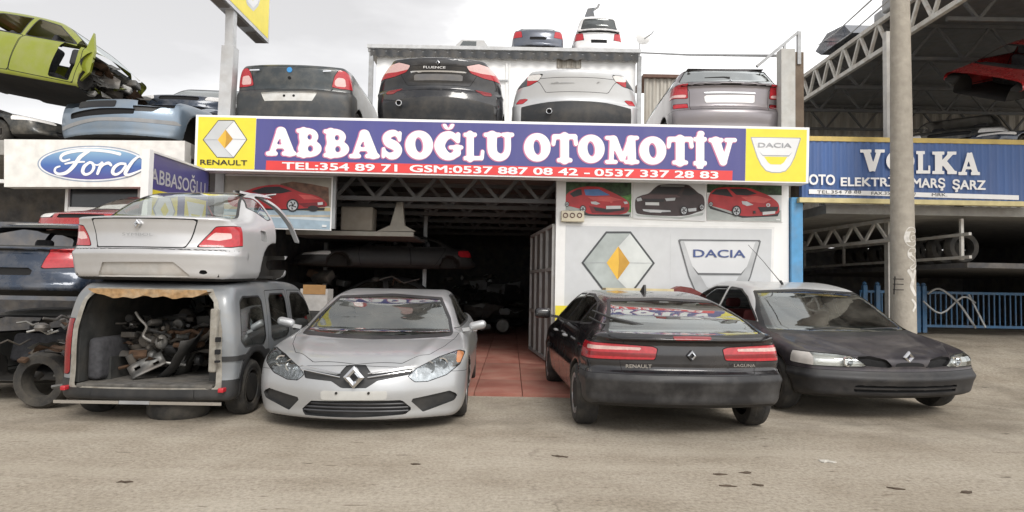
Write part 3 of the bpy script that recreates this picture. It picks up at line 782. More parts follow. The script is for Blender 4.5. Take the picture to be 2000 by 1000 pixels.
LET = [('A', 519.5, 248, 578, 304), ('B', 579, 251, 631, 306), ('B', 632, 252.5, 685, 307), ('A', 682, 253.5, 741, 309), ('S', 743, 255, 789, 310), ('O', 791, 255, 846.5, 311.5),
       ('G', 848, 257, 904, 312), ('L', 905, 259, 947, 313), ('U', 946, 259, 1003, 314), ('O', 1023, 260, 1076, 315.5), ('T', 1078, 262, 1128, 317), ('O', 1128, 263, 1181.5, 318.5),
       ('M', 1183, 265, 1247, 320), ('O', 1248, 266.5, 1302, 321.5), ('T', 1303, 267, 1354, 321.5), ('I', 1353, 268, 1382, 323), ('V', 1384.5, 269.5, 1438, 324)]
b1, b2 = MB(), MB()
for ch, *bx in LET:
    f = plump(ch); glyph(b1, lambda X, Y, f=f: f(X, Y)-.024, (bx[0]-1.2, bx[1]+.6, bx[2]-1.2, bx[3]+.6), SY-.009, M_halo); glyph(b2, f, bx, SY-.013, M_signw)
brev = lambda X, Y: chain(X, Y, [(.15, .85), (.3, .35), (.5, .22), (.7, .35), (.85, .85)], .17); dot = lambda X, Y: ell(X, Y, (.5, .5), .5, .5)
for f, bx in ((brev, (865, 242, 887, 254)), (dot, (1362, 255.5, 1376, 266.5))):
    glyph(b1, lambda X, Y: f(X, Y)-.1, (bx[0]-1, bx[1]+.5, bx[2]-1, bx[3]+.5), SY-.0105, M_halo); glyph(b2, f, bx, SY-.0155, M_signw)
lo_ = b1.build('letter_outline', sign); b2.build('letter_face', sign)
# --- grey emblem board on the white wall
WY = FY+.05
bb = thing('emblem_board', 'large pale grey wall board with a silver and yellow lozenge and a shield emblem', 'board', PX(1305, 640, WY-.03))
b = MB(); pxbox(b, (1100, 437), (1511, 444), (1506, 640), (1097, 640), WY-.004, -.035, M_whitef); b.build('frame', bb)
b = MB(); flatpx(b, [(1105, 440.5), (1507.5, 447.5), (1503, 637), (1100, 637)], WY-.043, mat('board_grey', (.60, .615, .63), .5, var=.03, dirt=.06))
b.box((PX(1309, 450, WY)[0]-.006, WY-.046, .9), (PX(1309, 450, WY)[0]+.006, WY-.043, 2.35)); b.build('panel', bb)
def z4(x, y): return (1060+.3*x, 340+.3*y)
b = MB(); M_lg1o, M_lg2o = M_lg1, M_lg2; M_lg1 = mat('wall_emblem_silver', (.62, .65, .64), .4, var=.12, vscale=3); M_lg2 = mat('wall_emblem_grey', (.40, .44, .43), .4, var=.2, vscale=3)
hexlogo(b, z4(262, 577), z4(415, 382), z4(570, 382), z4(720, 580), z4(572, 776), z4(412, 774), [z4(416, 577), z4(492, 470), z4(567, 578), z4(487, 688)], WY-.05, mat('emblem_dark_edge', (.06, .065, .07), .4), .045, .003); b.build('lozenge_emblem', bb); M_lg1 = M_lg1o; M_lg2 = mat('wall_emblem_frame', (.46, .47, .48), .4, var=.2, vscale=2)
b = MB(); X0, Y0 = z4(882, 424); X1, Y1 = z4(1421, 860)
shieldlogo(b, X0, Y0, X1, Y1, 1.5, WY-.05, mat('print_silver_pale', (.66, .67, .68), .4, var=.05, vscale=2), M_lg2, mat('emblem_mid_edge', (.13, .135, .14), .4), mat('board_grey', (0, 0, 0)), .003); b.build('shield_emblem', bb); M_lg2 = M_lg2o
fit_text('DACIA', (*z4(980, 490), *z4(1320, 541)), WY-.066, mat('print_navy', (.06, .09, .24), .4), 'lettering', bb, .012, (z4(0, 494)[1], z4(0, 545)[1]))
# --- car posters
def poster(label, quad, layers, Y=WY, name='car_poster'):
    o = MB(); pxbox(o, *quad, Y-.003, -.022, M_signw)
    for i, (m, pts) in enumerate(layers):
        flatpx(o, pts, Y-.027-.0015*i, m)
    r_ = o.build(name); return meta(r_, label, 'poster')
def Z(pts, n=0): return [z4(x, y) for x, y in (spl(pts, 4, True) if n else pts)]
def circ(c, rx, ry=None, n=18): return [(c[0]+rx*math.cos(2*math.pi*i/n), c[1]+(ry or rx)*math.sin(2*math.pi*i/n)) for i in range(n)]
PR = mat('poster_red', (.50, .025, .03), .4, var=.2, vscale=5); PRd = mat('poster_dark_red', (.22, .012, .018), .4, var=.2, vscale=5); PRl = mat('poster_light_red', (.70, .10, .09), .4, var=.15, vscale=5)
PK = mat('poster_black', (.018, .016, .018), .4); PG = mat('poster_grey', (.46, .49, .47), .4, var=.15, vscale=4); PGl = mat('poster_pale', (.74, .75, .75), .4, var=.05)
PGr = mat('poster_foliage', (.035, .07, .03), .5, var=.7, vscale=14); PGr2 = mat('poster_bright_foliage', (.10, .26, .06), .5, var=.5, vscale=14); PB = mat('poster_brown_black', (.045, .025, .025), .4, var=.3); PBl = mat('poster_sky_blue', (.08, .20, .46), .4)
PSil = mat('poster_silver', (.62, .64, .66), .4)
def wheelart(c, r): return [(PK, Z(circ(c, r, r*1.2))), (PSil, Z(circ(c, r*.72, r*.9))), (PK, Z(circ(c, r*.2, r*.25)))]+[(PK, Z([(c[0]+r*.15*math.cos(a+1.57), c[1]+r*.15*math.sin(a+1.57)), (c[0]+r*.6*math.cos(a+.25), c[1]+r*.75*math.sin(a+.25)), (c[0]+r*.6*math.cos(a-.25), c[1]+r*.75*math.sin(a-.25))])) for a in (.3, 1.55, 2.8, 4.05, 5.3)]
q = lambda x0, y0, x1, y1, x2, y2, x3, y3: (z4(x0, y0), z4(x1, y1), z4(x2, y2), z4(x3, y3))
poster('poster of a red hatchback before dark green trees, behind the beige alarm box', q(125, 45, 583, 52, 580, 282, 125, 278),
  [(PGr, Z([(130, 50), (578, 56), (576, 200), (130, 170)])), (PGr2, Z([(500, 150), (578, 130), (576, 250), (520, 250)])), (PG, Z([(130, 175), (330, 200), (576, 250), (576, 279), (130, 275)])),
   (PK, Z([(170, 235), (400, 262), (570, 262), (560, 277), (300, 272), (165, 250)])),
   (PR, Z([(148, 150), (170, 118), (215, 95), (270, 82), (370, 84), (430, 108), (480, 132), (540, 165), (562, 190), (560, 235), (520, 260), (400, 262), (300, 258), (262, 232), (200, 215), (152, 200)], 1)),
   (PRd, Z([(300, 205), (420, 225), (555, 215), (556, 240), (500, 258), (320, 254)])), (PBl, Z([(268, 100), (365, 98), (440, 138), (330, 142), (280, 138)])), (PK, Z([(175, 128), (225, 100), (252, 98), (256, 135), (200, 150)])), (PRl, Z([(290, 148), (440, 146), (520, 168), (430, 180), (330, 172)])),
   (PK, Z([(330, 215), (420, 228), (530, 215), (528, 236), (420, 250), (345, 240)])), (PSil, Z([(312, 180), (345, 178), (375, 192), (350, 200), (318, 194)])), (PSil, Z([(525, 180), (548, 178), (556, 192), (534, 196)])), (PGl, Z([(413, 207), (508, 206), (508, 226), (413, 228)])), (PRl, Z(circ((446, 180), 9)))]+wheelart((262, 228), 21)+wheelart((158, 196), 14))
poster('poster of a black off-road car on a plain white background', q(588, 52, 1064, 58, 1062, 308, 586, 290),
  [(PGl, Z([(590, 56), (1060, 62), (1058, 304), (590, 286)])), (PG, Z([(600, 262), (900, 280), (1050, 250), (1040, 268), (900, 292), (620, 276)])),
   (PB, Z([(604, 165), (640, 140), (690, 125), (735, 85), (780, 68), (930, 68), (975, 90), (1010, 120), (1048, 150), (1050, 225), (1000, 250), (930, 270), (800, 272), (640, 262), (606, 240)], 1)),
   (PK, Z([(700, 125), (750, 82), (915, 84), (880, 130)])), (PK, Z([(925, 90), (965, 95), (1005, 128), (950, 140), (905, 132)])), (PG, Z([(770, 74), (925, 76), (920, 80), (765, 79)])), (mat('poster_dark_hood', (.11, .06, .06), .4), Z([(640, 145), (700, 132), (870, 136), (900, 150), (800, 160), (650, 160)])),
   (PSil, Z([(610, 160), (640, 152), (648, 172), (616, 178)])), (PSil, Z([(795, 158), (865, 154), (860, 172), (805, 176)])), (PGl, Z([(668, 183), (758, 184), (758, 204), (668, 202)])), (PSil, Z([(650, 228), (830, 236), (835, 246), (700, 250), (655, 240)])), (PGl, Z([(690, 236), (780, 240), (770, 252), (700, 248)])), (PSil, Z([(945, 225), (1000, 220), (1000, 240), (950, 246)])), (PK, Z([(660, 160), (790, 165), (790, 180), (665, 178)]))]+wheelart((920, 238), 26)+wheelart((1036, 215), 17))
poster('poster of a red hatchback facing right on a grey road, rightmost on the white wall', q(1067, 60, 1561, 66, 1558, 312, 1066, 302),
  [(PGr, Z([(1070, 64), (1556, 70), (1556, 140), (1070, 120)])), (PGl, Z([(1070, 130), (1556, 138), (1554, 240), (1070, 200)])), (PG, Z([(1070, 195), (1250, 240), (1554, 235), (1554, 309), (1070, 299)])),
   (PK, Z([(1080, 205), (1240, 262), (1500, 262), (1545, 240), (1530, 275), (1300, 285), (1090, 226)])),
   (PR, Z([(1078, 160), (1095, 118), (1130, 95), (1180, 86), (1330, 90), (1400, 112), (1470, 140), (1525, 180), (1540, 215), (1530, 255), (1440, 270), (1300, 272), (1220, 240), (1130, 215), (1082, 200)], 1)),
   (PK, Z([(1215, 95), (1325, 96), (1395, 128), (1330, 140), (1260, 135)])), (PK, Z([(1095, 130), (1130, 100), (1200, 96), (1240, 150), (1180, 140)])), (PRl, Z([(1290, 148), (1400, 142), (1490, 165), (1440, 190), (1340, 180)])), (PSil, Z([(1295, 175), (1330, 178), (1372, 200), (1330, 208), (1300, 195)])), (PK, Z([(1400, 215), (1535, 212), (1528, 240), (1420, 248)])), (PGl, Z([(1432, 246), (1515, 240), (1512, 258), (1432, 266)])), (PSil, Z(circ((1468, 202), 14, 12))), (PR, Z(circ((1468, 202), 6, 5))), (PK, Z([(1370, 240), (1385, 238), (1388, 256), (1372, 258)])), (PGl, Z([(1520, 292), (1545, 293), (1545, 302), (1520, 301)]))]+wheelart((1262, 240), 30)+wheelart((1095, 196), 14))
def z2(x, y): return (420+.29*x, 330+.29*y)
def Q2(pts, n=0): return [z2(x, y) for x, y in (spl(pts, 4, True) if n else pts)]
poster('long poster of a red coupe on a road beside water, left of the garage opening', (z2(50, 35), z2(797, 52), z2(784, 416), z2(46, 396)),
  [(mat('poster_hazy_sky', (.36, .33, .28), .5, var=.15), Q2([(60, 45), (785, 60), (780, 260), (60, 230)])), (mat('poster_hill', (.16, .08, .05), .5, var=.5, vscale=9), Q2([(440, 100), (520, 85), (640, 100), (765, 125), (768, 250), (600, 255), (440, 235)])),
   (mat('poster_sand', (.55, .45, .24), .5, var=.2), Q2([(60, 235), (778, 262), (777, 285), (60, 268)])), (mat('poster_road', (.34, .44, .52), .5, var=.15), Q2([(60, 268), (777, 285), (773, 408), (60, 388)])),
   (mat('poster_rail', (.60, .66, .70), .5, var=.1), Q2([(60, 285), (776, 335), (776, 352), (60, 306)])), (mat('poster_rail_gold', (.52, .46, .36), .5, var=.2), Q2([(60, 310), (776, 310), (776, 325), (60, 318)])),
   (PK, Q2([(200, 255), (740, 262), (735, 280), (220, 275)])), (PR, Q2([(90, 190), (200, 150), (300, 118), (420, 105), (500, 125), (580, 158), (680, 180), (738, 215), (748, 250), (640, 262), (480, 270), (300, 262), (120, 250)], 1)),
   (PK, Q2([(240, 150), (330, 122), (430, 118), (520, 150), (440, 165), (300, 168)])), (PRl, Q2([(560, 172), (650, 178), (715, 205), (600, 205)])), (PRd, Q2([(560, 232), (740, 222), (742, 255), (600, 258)])), (PGl, Q2([(690, 226), (725, 222), (726, 240), (692, 244)])), (PK, Q2(circ((522, 245), 42, 44))), (PSil, Q2(circ((522, 245), 32, 34))), (PK, Q2(circ((522, 245), 8))), (PK, Q2(circ((660, 266), 36, 20))), (PGl, Q2([(720, 375), (752, 378), (750, 392), (720, 390)]))]+[(PK, Q2([(522+6*math.cos(a+1.5), 245+6*math.sin(a+1.5)), (522+26*math.cos(a+.2), 245+28*math.sin(a+.2)), (522+26*math.cos(a-.2), 245+28*math.sin(a-.2))])) for a in (.4, 1.65, 2.9, 4.2, 5.4)], Y=FY+.0)
# backing fascia of that poster
b = MB(); b.box((PX(437, 400, FY)[0], FY+.003, PX(500, 444, FY)[2]), (PX(655, 400, FY)[0], FY+.08, 3.4)); b.build('fascia', shop, M_greym)
# alarm box with three round holes
ab = thing('alarm_box', 'small beige box with three dark round holes at the lower left of the posters', 'alarm box', PX(1117, 434, WY-.05))
b = MB(); p0, p1 = PX(1095, 434, WY-.03), PX(1140, 413, WY-.03); rbox(b, (p0[0], WY-.14, p0[2]), (p1[0], WY-.026, p1[2]), .015); b.build('case', ab, mat('beige_box', (.66, .60, .46), .5, dirt=.2), True)
for cx in (1104.5, 1118, 1132):
    c = PX(cx, 420.5, WY-.14); b = MB(); b.lathe([(-.012, .044), (-.012, .03), (.03, .028), (.03, .001)], c, 'Y', 18); b.lathe([(-.012, .044), (.005, .044)], c, 'Y', 18); b.build('horn', ab, mat('horn_brown', (.09, .03, .02), .5), True)
# ------------------------------------------------------------------ paints
def paint(name, col, metal=.55, rough=.32, dirt=.2, coat=.5, **k):
    return mat(name, col, rough, metal, var=.05, vscale=2.5, dirt=dirt, dcol=k.pop('dcol', (.34, .30, .24)), coat=coat, **k)
P_silver = paint('silver_paint', (.45, .46, .47), .5, .34, .18)
P_black = paint('black_paint', (.013, .013, .016), .2, .22, .22, .8, dcol=(.12, .10, .085))
P_aub = paint('dusty_dark_paint', (.030, .025, .032), .3, .38, .5, .3, dcol=(.13, .115, .10))
# ------------------------------------------------------------------ silver saloon facing the street
def silver_saloon():
    X0, Y0 = (PX(693, 736, 6.1)[0]), 6.05
    r = thing('saloon_car', 'clean silver saloon facing the street beside the grey van, bare front plate holder', 'car', (X0, Y0, 0), R(1.2))
    L = 4.5; W = 1.035
    sp = dict(L=L, side=[(.04, .115), (.0, .22), (-.015, .36), (.0, .46), (.04, .56), (.10, .63), (.24, .70), (.6, .775), (1.1, .84), (1.5, .885), (2.6, .94), (3.6, .97), (4.2, .97), (4.42, .93), (4.48, .72), (4.5, .5), (4.44, .28), (4.2, .17), (2.3, .13), (.4, .09)],
              cab=[(.95, .78), (1.15, .865), (1.5, 1.02), (1.95, 1.215), (2.25, 1.285), (2.7, 1.325), (3.2, 1.305), (3.75, 1.13), (4.2, .93), (4.1, .8), (2.5, .75)],
              hw=[(0, .93), (.25, .985), (.7, W), (1.5, W), (3, W), (3.9, W-.02), (4.5, .9)], mz=[(0, .9), (.15, .955), (.3, .992), (.5, 1), (.68, .99), (.82, .955), (.95, .90), (1.2, .85)],
              wc=[(.7, .97), (.85, .935), (1.0, .86), (1.2, .755), (1.30, .71), (1.4, .68)], pc=[(0, .9), (1.2, .965), (2.4, 1), (3.4, .96), (4.4, .85)],
              bow=(.46, .32), k=.11, kc=.13, ku=.05, arch=[(.93, .30, .34, .30), (3.55, .30, .34, .30)])
    sh = lambda x, y, z, d: d-.012*np.exp(-((z-.60)/.05)**2)*np.clip(y-.9, 0, 1)-.014*np.exp(-((np.abs(x)-.52-.18*(y))/.06)**2)*np.clip((1.3-y)*3, 0, 1)*(z > .6)
    sp['extra'] = sh
    c = Car(r, sp, P_silver, .026)
    z3 = lambda p: [(480+.32*x, 520+.32*y) for x, y in p]
    A = lambda p, yl: pp(r, z3(p), yl)
    # lamps, read from the right-hand one
    hl = pp(r, z3([(1015, 652), (1060, 612), (1180, 560), (1290, 533), (1322, 545), (1300, 600), (1225, 655), (1120, 684), (1050, 682)]), .33)
    am = pp(r, z3([(1284, 525), (1335, 520), (1335, 585), (1284, 590)]), .4)
    for s_ in (1, -1):
        c.lens('headlight', near(hl, 1.25, s_, .004), .055, .007, sub=[(near(am, 1.3, s_), M_amber)] if s_ > 0 else (),
               bulbs=[(s_*.66, .30, .585, .058), (s_*.79, .38, .62, .05)])
    # upper grille with chrome strips and emblem surround
    gr = A([(325, 640), (560, 668), (605, 612), (720, 612), (765, 665), (1000, 640), (1005, 668), (800, 700), (735, 742), (585, 742), (520, 702), (345, 690)], .0)
    st = A([(325, 642), (575, 668), (575, 682), (335, 655)], 0); st2 = A([(750, 678), (1000, 640), (1003, 652), (750, 690)], 0)
    c.part('grille', near(gr, .4, 1, .003), M_blackplast, -.012, True, sub=())
    zs_ = [A([(u, v)], 0)[0] for u, v in ((1000, 646), (900, 658), (800, 672), (742, 681))]; bowf = lambda x: .46*(abs(x)/W)**2.4
    for s_ in (1, -1):
        for dz_, rr_ in ((0, .006), (.036, .005)):
            b = MB(); b.tube([(s_*x, .035+bowf(x)-.012*(1-dz_*20)-.012, z+dz_) for x, z in zs_], rr_, 6); b.build('chrome_strip', r, M_chrome, True, local=True)
    bx = A([(662, 676)], -.03)[0]; diamond_badge(r, bx[0], -.035, bx[1], .098, .106, depth=.02)
    # lower mouth with slats
    lg = A([(325, 885), (390, 828), (660, 822), (945, 826), (1003, 882), (965, 912), (660, 922), (350, 915)], .0)
    c.part('lower_grille', near(lg, .4, 1, .004), M_blackplast, -.05, True)
    b = MB(); zz = [A([(660, y)], 0)[0][1] for y in (845, 868, 890)]
    for z_ in zz: b.tube([(x, .02+.46*abs(x/W)**2.4+.012, z_) for x in np.linspace(-.5, .5, 13)], .009, 6)
    b.build('slat', r, mat('slat_grey', (.06, .06, .065), .4), True, local=True)
    fg = pp(r, z3([(1012, 802), (1240, 770), (1285, 795), (1268, 828), (1085, 880)]), .2)
    for s_ in (1, -1): c.part('fog_lamp_recess', near(fg, .9, s_, .004), M_blackplast, -.03, True)
    pl = A([(452, 762), (858, 766), (858, 818), (452, 818)], -.02)
    c.part('plate_holder', near(pl, .3), mat('plate_holder', (.50, .50, .48), .5, .1, dirt=.2), .008, True)
    for u in (550, 748): p = A([(u, 776)], -.03)[0]; b = MB(); b.lathe([(-.03, .001), (-.03, .012), (.0, .012)], (p[0], .0, p[1]), 'Y', 8); b.build('screw', r, M_under, local=True)
    # glass
    ws = A([(345, 412), (420, 330), (515, 214), (850, 196), (1192, 206), (1238, 400), (1100, 412), (800, 424)], 1.5)
    cx = sum(abs(x) for x, _ in ws)/len(ws)
    wsp = [(-.80, .862), (-.75, 1.0), (-.615, 1.212), (0, 1.245), (.615, 1.212), (.75, 1.0), (.80, .862), (.4, .842), (0, .835), (-.4, .842)]
    c.window('windscreen', near(wsp, 2.45, 1, .0), ring=.03)
    rw = [(-.66, .95), (-.56, 1.22), (.56, 1.22), (.66, .95)]
    c.window('rear_window', lambda S: np.maximum(polysdf(S.V[:, 0], S.V[:, 2], rw), 3.2-S.V[:, 1]))
    f1 = [(1.62, .93), (2.02, 1.14), (2.3, 1.235), (2.62, 1.255), (2.66, .945)]; f2 = [(2.74, .95), (2.70, 1.255), (3.1, 1.25), (3.6, 1.12), (3.78, 1.0), (3.4, .97)]
    for s_ in (1, -1):
        for f in (f1, f2): c.window('side_window', sidef(f, s_, .3, .006), ring=.02)
    # bonnet, doors, bumper gaps
    bon = [(-.0, .10), (.42, .14), (.66, .30), (.78, .55), (.87, .9), (.89, 1.12), (.6, 1.08), (0, 1.02), (-.6, 1.08), (-.89, 1.12), (-.87, .9), (-.78, .55), (-.66, .30), (-.42, .14)]
    bon = [(x, y+(.46*(abs(x)/W)**2.4)*.55) for x, y in bon]
    c.part('bonnet', AND(topf(bon, .62), lambda S: S.V[:, 1]-1.4), P_silver, ring=.006)
    for s_ in (1, -1):
        c.part('door', sidef([(1.42, .25), (1.35, .5), (1.38, .9), (2.68, .925), (2.72, .28)], s_, .5), P_silver, ring=.006)
        c.part('door', sidef([(2.73, .28), (2.70, .925), (3.5, .95), (3.42, .72), (3.15, .5), (3.05, .28)], s_, .5), P_silver, ring=.006)
    bum = [(0, .60), (.62, .57), (1.1, .62)]
    c.part('front_bumper', lambda S: np.maximum(S.V[:, 2]-np.interp(np.abs(S.V[:, 0]), [0, .5, .85, 1.2], [.62, .60, .55, .53]), S.V[:, 1]-.62), P_silver, ring=.004)
    c.finish()
    for s_ in (1, -1):
        wheel(r, s_*(W-.03), .93, .31, .31, .2, s_); wheel(r, s_*(W-.03), 3.55, .31, .31, .2, s_)
        m = MB(); T = Matrix.Translation((s_*1.10, 1.42, .935)) @ Matrix.Rotation(R(-12*s_), 4, 'Y'); 
        rbox(m, (-.10, -.05, -.05), (.10, .05, .05), .045, 4, T); m.bar((s_*.93, 1.44, .88), (s_*1.04, 1.43, .90), .05, .04)
        mi = m.build('mirror', r, P_silver, True, local=True)
        m = MB(); m.tube([(s_*1.015, 2.45, .80), (s_*1.05, 2.48, .80), (s_*1.05, 2.6, .80), (s_*1.01, 2.63, .80)], .014, 8); m.build('handle', r, P_silver, True, local=True)
    b = MB(); rbox(b, (-.84, 1.35, .70), (.84, 1.75, .83), .06); rbox(b, (.2, 1.5, .80), (.6, 1.8, .88), .05); b.build('dashboard', r, M_dash, True, local=True)
    b = MB(); T = Matrix.Translation((.42, 1.9, .86)) @ Matrix.Rotation(R(25), 4, 'X'); b.tube([T @ Vector((.19*math.cos(a), 0, .19*math.sin(a))) for a in np.linspace(0, 2*math.pi, 25)], .016, 8); b.bar(T @ Vector((-.18, 0, 0)), T @ Vector((.18, 0, 0)), .03); b.build('steering_wheel', r, M_dash, True, local=True)
    seats(r, 2.55, .86, .42, -1, .55, mat('beige_grey_seat', (.13, .13, .125), .9), 3.45)
    b = MB(); rbox(b, (-.13, 2.02, 1.15), (.13, 2.06, 1.21), .02); b.build('rear_view_mirror', r, M_dash, True, local=True)
    b = MB()
    for x in (-.32, .38): b.tube([(x, 1.12, .875), (x+.3, 1.15, .892), (x+.62 if x < 0 else x-.1, 1.19, .895)], .008, 6)
    b.build('wiper', r, M_blackplast, True, local=True)
    return r
silver_saloon()
# ------------------------------------------------------------------ black hatchback seen from behind
def zf(ox, oy, k): return lambda p: [(ox+k*x, oy+k*y) for x, y in p]
def bend(pts, b, W, f=1.0): return [(x, y+b*(abs(x)/W)**2.4*f) for x, y in pts]
def tail(c, f, mtl=None, sub=(), ring=.008, name='tail_lamp', off=.004):
    return c.part(name, f, mtl or M_red, off, True, ring, sub=sub)
def script(r, body, px, yl, m, size_px, name='lettering', bold=.0):
    """raised badge lettering on a body; px = (x0,y0,x1,y1) in the photo at local depth yl"""
    (xa, za), (xb, zb) = pp(r, [(px[0], px[3]), (px[2], px[1])], yl)
    o = text_mesh(body, 1, m, name, r, Matrix.Identity(4), bold=bold); v = np.array([q.co[:] for q in o.data.vertices]); lo, hi = v.min(0), v.max(0)
    for q in o.data.vertices: q.co = Vector((xa+(xb-xa)*(q.co.x-lo[0])/(hi[0]-lo[0]), yl-q.co.z, za+(zb-za)*(q.co.y-lo[1])/(hi[1]-lo[1])))
    return o
def black_hatch():
    X0, Y0 = 1.68, 5.97
    r = thing('hatchback_car', 'dusty black hatchback parked with its rear to the street, red and white tail lamps', 'car', (X0, Y0, .0), R(2.6))
    L, W = 4.55, .985
    sp = dict(L=L, side=[(.07, .31), (.02, .42), (-.01, .52), (.0, .60), (.05, .66), (.06, .80), (.07, .90), (.06, .955), (.18, .985), (.6, 1.0), (1.5, 1.0), (3.2, .955), (3.9, .86), (4.4, .70), (4.55, .5), (4.5, .3), (4.2, .24), (2.3, .22), (.4, .27)],
              cab=[(.10, .90), (.13, .965), (.42, 1.10), (.80, 1.205), (1.2, 1.285), (1.7, 1.345), (2.3, 1.365), (2.85, 1.325), (3.3, 1.12), (3.62, .95), (3.4, .85), (1.5, .8)],
              hw=[(0, .91), (.25, .95), (.8, W), (2, W), (3.4, W), (4.1, .95), (4.55, .8)], mz=[(.2, .96), (.38, .985), (.55, 1), (.62, .985), (.8, .965), (.95, .91), (1.2, .85)],
              wc=[(.8, .93), (.97, .885), (1.1, .80), (1.25, .70), (1.33, .65), (1.4, .62)], pc=[(0, .90), (.7, .95), (2, 1), (3.2, .98), (4, .9)],
              bow=(.22, .4), k=.085, kc=.12, ku=.035, arch=[(.80, .31, .345, .28), (3.52, .31, .34, .28)])
    sp['extra'] = lambda x, y, z, d: d-.010*np.exp(-((z-.545)/.02)**2)*(y < .9)+.012*np.exp(-((z-.645)/.025)**2)*(y < .6)-.012*np.exp(-((z-.945)/.02)**2)*(y < .35)
    c = Car(r, sp, P_black, .026); z4_ = zf(1020, 520, .32); A = lambda p, yl: pp(r, z4_(p), yl)
    # tail lamps from the left one (inner part) and the right one
    zl = [A([(800, y)], .05)[0][1] for y in (575, 487, 527)]; xi = .335
    lam = [(xi, zl[0]+.01), (xi-.02, zl[1]-.03), (xi+.02, zl[1]-.015), (.65, zl[1]), (1.05, zl[1]+.012), (1.05, zl[0]), (.7, zl[0])]
    wh = [(xi+.13, zl[2]+.016), (xi+.12, zl[1]-.024), (.66, zl[1]-.020), (1.1, zl[1]-.014), (1.1, zl[2]+.012)]
    for s_ in (1, -1):
        cut = near([(.60, zl[0]-.1), (.606, zl[0]-.1), (.606, zl[1]+.1), (.60, zl[1]+.1)], 9, s_)
        tail(c, near(lam, .52, s_, .004), M_red, [(cut, M_seam), (near(wh, .36, s_, .003), mat('lamp_dull_pink', (.62, .42, .38), .25, coat=.5, var=.2, vscale=25)), (near([(.1, zl[2]-.012), (.93, zl[2]-.012), (.93, zl[0]+.022), (.1, zl[0]+.022)], .40, s_), M_redd)])
    # glass
    rw = [(-.73, .985), (-.66, 1.11), (-.56, 1.245), (0, 1.265), (.56, 1.245), (.66, 1.11), (.73, .985), (0, .972)]
    c.window('rear_window', near(rw, 1.55, 1, .006, .07), ring=.026)
    c.window('windscreen', lambda S: np.maximum(polysdf(S.V[:, 0], S.V[:, 2], [(-.68, .98), (-.56, 1.27), (.56, 1.27), (.68, .98)]), 2.7-S.V[:, 1]))
    f0 = [(.78, 1.045), (.92, 1.13), (1.16, 1.215), (1.25, 1.02)]; f1 = [(1.32, 1.02), (1.24, 1.235), (1.7, 1.30), (2.05, 1.305), (2.08, .995)]; f2 = [(2.17, .995), (2.14, 1.305), (2.55, 1.30), (2.95, 1.16), (3.25, .99)]
    for s_ in (1, -1):
        for f in (f0, f1, f2): c.window('side_window', sidef(f, s_, .3, .006), M_glassd, ring=.02)
    # tailgate, doors, bumper
    zb = A([(1000, 655)], .03)[0][1]; zt_ = A([(1000, 672)], .0)[0][1]
    lid = [(-.62, zb), (-.64, zl[0]-.02), (-.60, zl[1]+.05), (-.75, .95), (.75, .95), (.60, zl[1]+.05), (.64, zl[0]-.02), (.62, zb)]
    br = A([(915, 430), (1145, 428), (1145, 449), (915, 450)], .06)
    c.part('brake_lamp', near(br, .4), M_redd, .006, True)
    c.part('boot_lid', near(lid, .5, 1, .004), P_black, ring=.006)
    c.part('rear_bumper', lambda S: np.maximum(S.V[:, 2]-zt_+.0, S.V[:, 1]-.50), mat('bumper_black', (.020, .020, .022), .42, .1, dirt=.45, dcol=(.16, .155, .15), dscale=2.6), ring=.005)
    for s_ in (1, -1):
        c.part('door', sidef([(2.15, .28), (2.12, .97), (3.35, .95), (3.30, .6), (3.2, .3)], s_, .5), P_black, ring=.006)
        c.part('door', sidef([(1.3, .66), (1.25, .97), (2.1, .98), (2.13, .28), (1.5, .3)], s_, .5), P_black, ring=.006)
    c.finish()
    p = A([(1040, 548)], .02)[0]; diamond_badge(r, p[0], .035, p[1], .047, .052)
    script(r, 'RENAULT', (*z4_([(632, 600)])[0], *z4_([(790, 620)])[0]), .045, M_chrome, 0, bold=.01); script(r, 'LAGUNA', (*z4_([(1292, 598)])[0], *z4_([(1422, 614)])[0]), .045, M_chrome, 0, bold=.003)
    for s_ in (1, -1):
        wheel(r, s_*(W-.015), .80, .31, .31, .21, s_, spokes=9); wheel(r, s_*(W-.015), 3.52, .31, .31, .21, s_, spokes=9)
        m = MB(); T = Matrix.Translation((s_*1.10, 3.08, 1.03)); rbox(m, (-.11, -.06, -.07), (.11, .07, .07), .05, 4, T); m.bar((s_*.88, 3.1, .98), (s_*1.05, 3.1, 1.0), .05, .04); m.build('mirror', r, P_black, True, local=True)
        for y in (1.42, 2.30):
            m = MB(); m.tube([(s_*.975, y, .85), (s_*1.005, y+.02, .85), (s_*1.005, y+.14, .85), (s_*.975, y+.17, .85)], .013, 8); m.build('handle', r, M_greym, True, local=True)
    # wiper lifted off the glass
    w = A([(800, 398), (690, 385), (610, 352), (525, 258)], .0); q = [(w[0][0], .33, 1.03), (w[0][0]-.12, .36, 1.06), (w[0][0]-.30, .46, 1.10), (w[0][0]-.46, .62, 1.165)]
    b = MB(); b.tube(q, [.02, .016, .013, .008], 8); b.tube([(q[1][0]-.05, q[1][1]+.06, 1.03), (q[1][0]-.28, q[1][1]+.05, 1.045), (q[1][0]-.38, q[1][1]+.2, 1.10)], .009, 6); b.build('wiper', r, M_blackplast, True, local=True)
    b = MB(); b.prism([(-.012, 1.75, 1.345), (-.012, 1.98, 1.355), (-.012, 1.80, 1.44), (-.012, 1.77, 1.44)], (.024, 0, 0)); b.build('antenna', r, M_blackplast, local=True)
    seats(r, 2.1, .8, .42, 1, .58, None, 1.05)
    b = MB(); rbox(b, (-.72, .45, .90), (.72, .95, .96), .02); b.build('parcel_shelf', r, M_trim, True, local=True)
    b = MB(); rbox(b, (-.78, 2.9, .75), (.78, 3.3, .93), .06); b.build('dashboard', r, M_dash, True, local=True)
    return r
black_hatch()
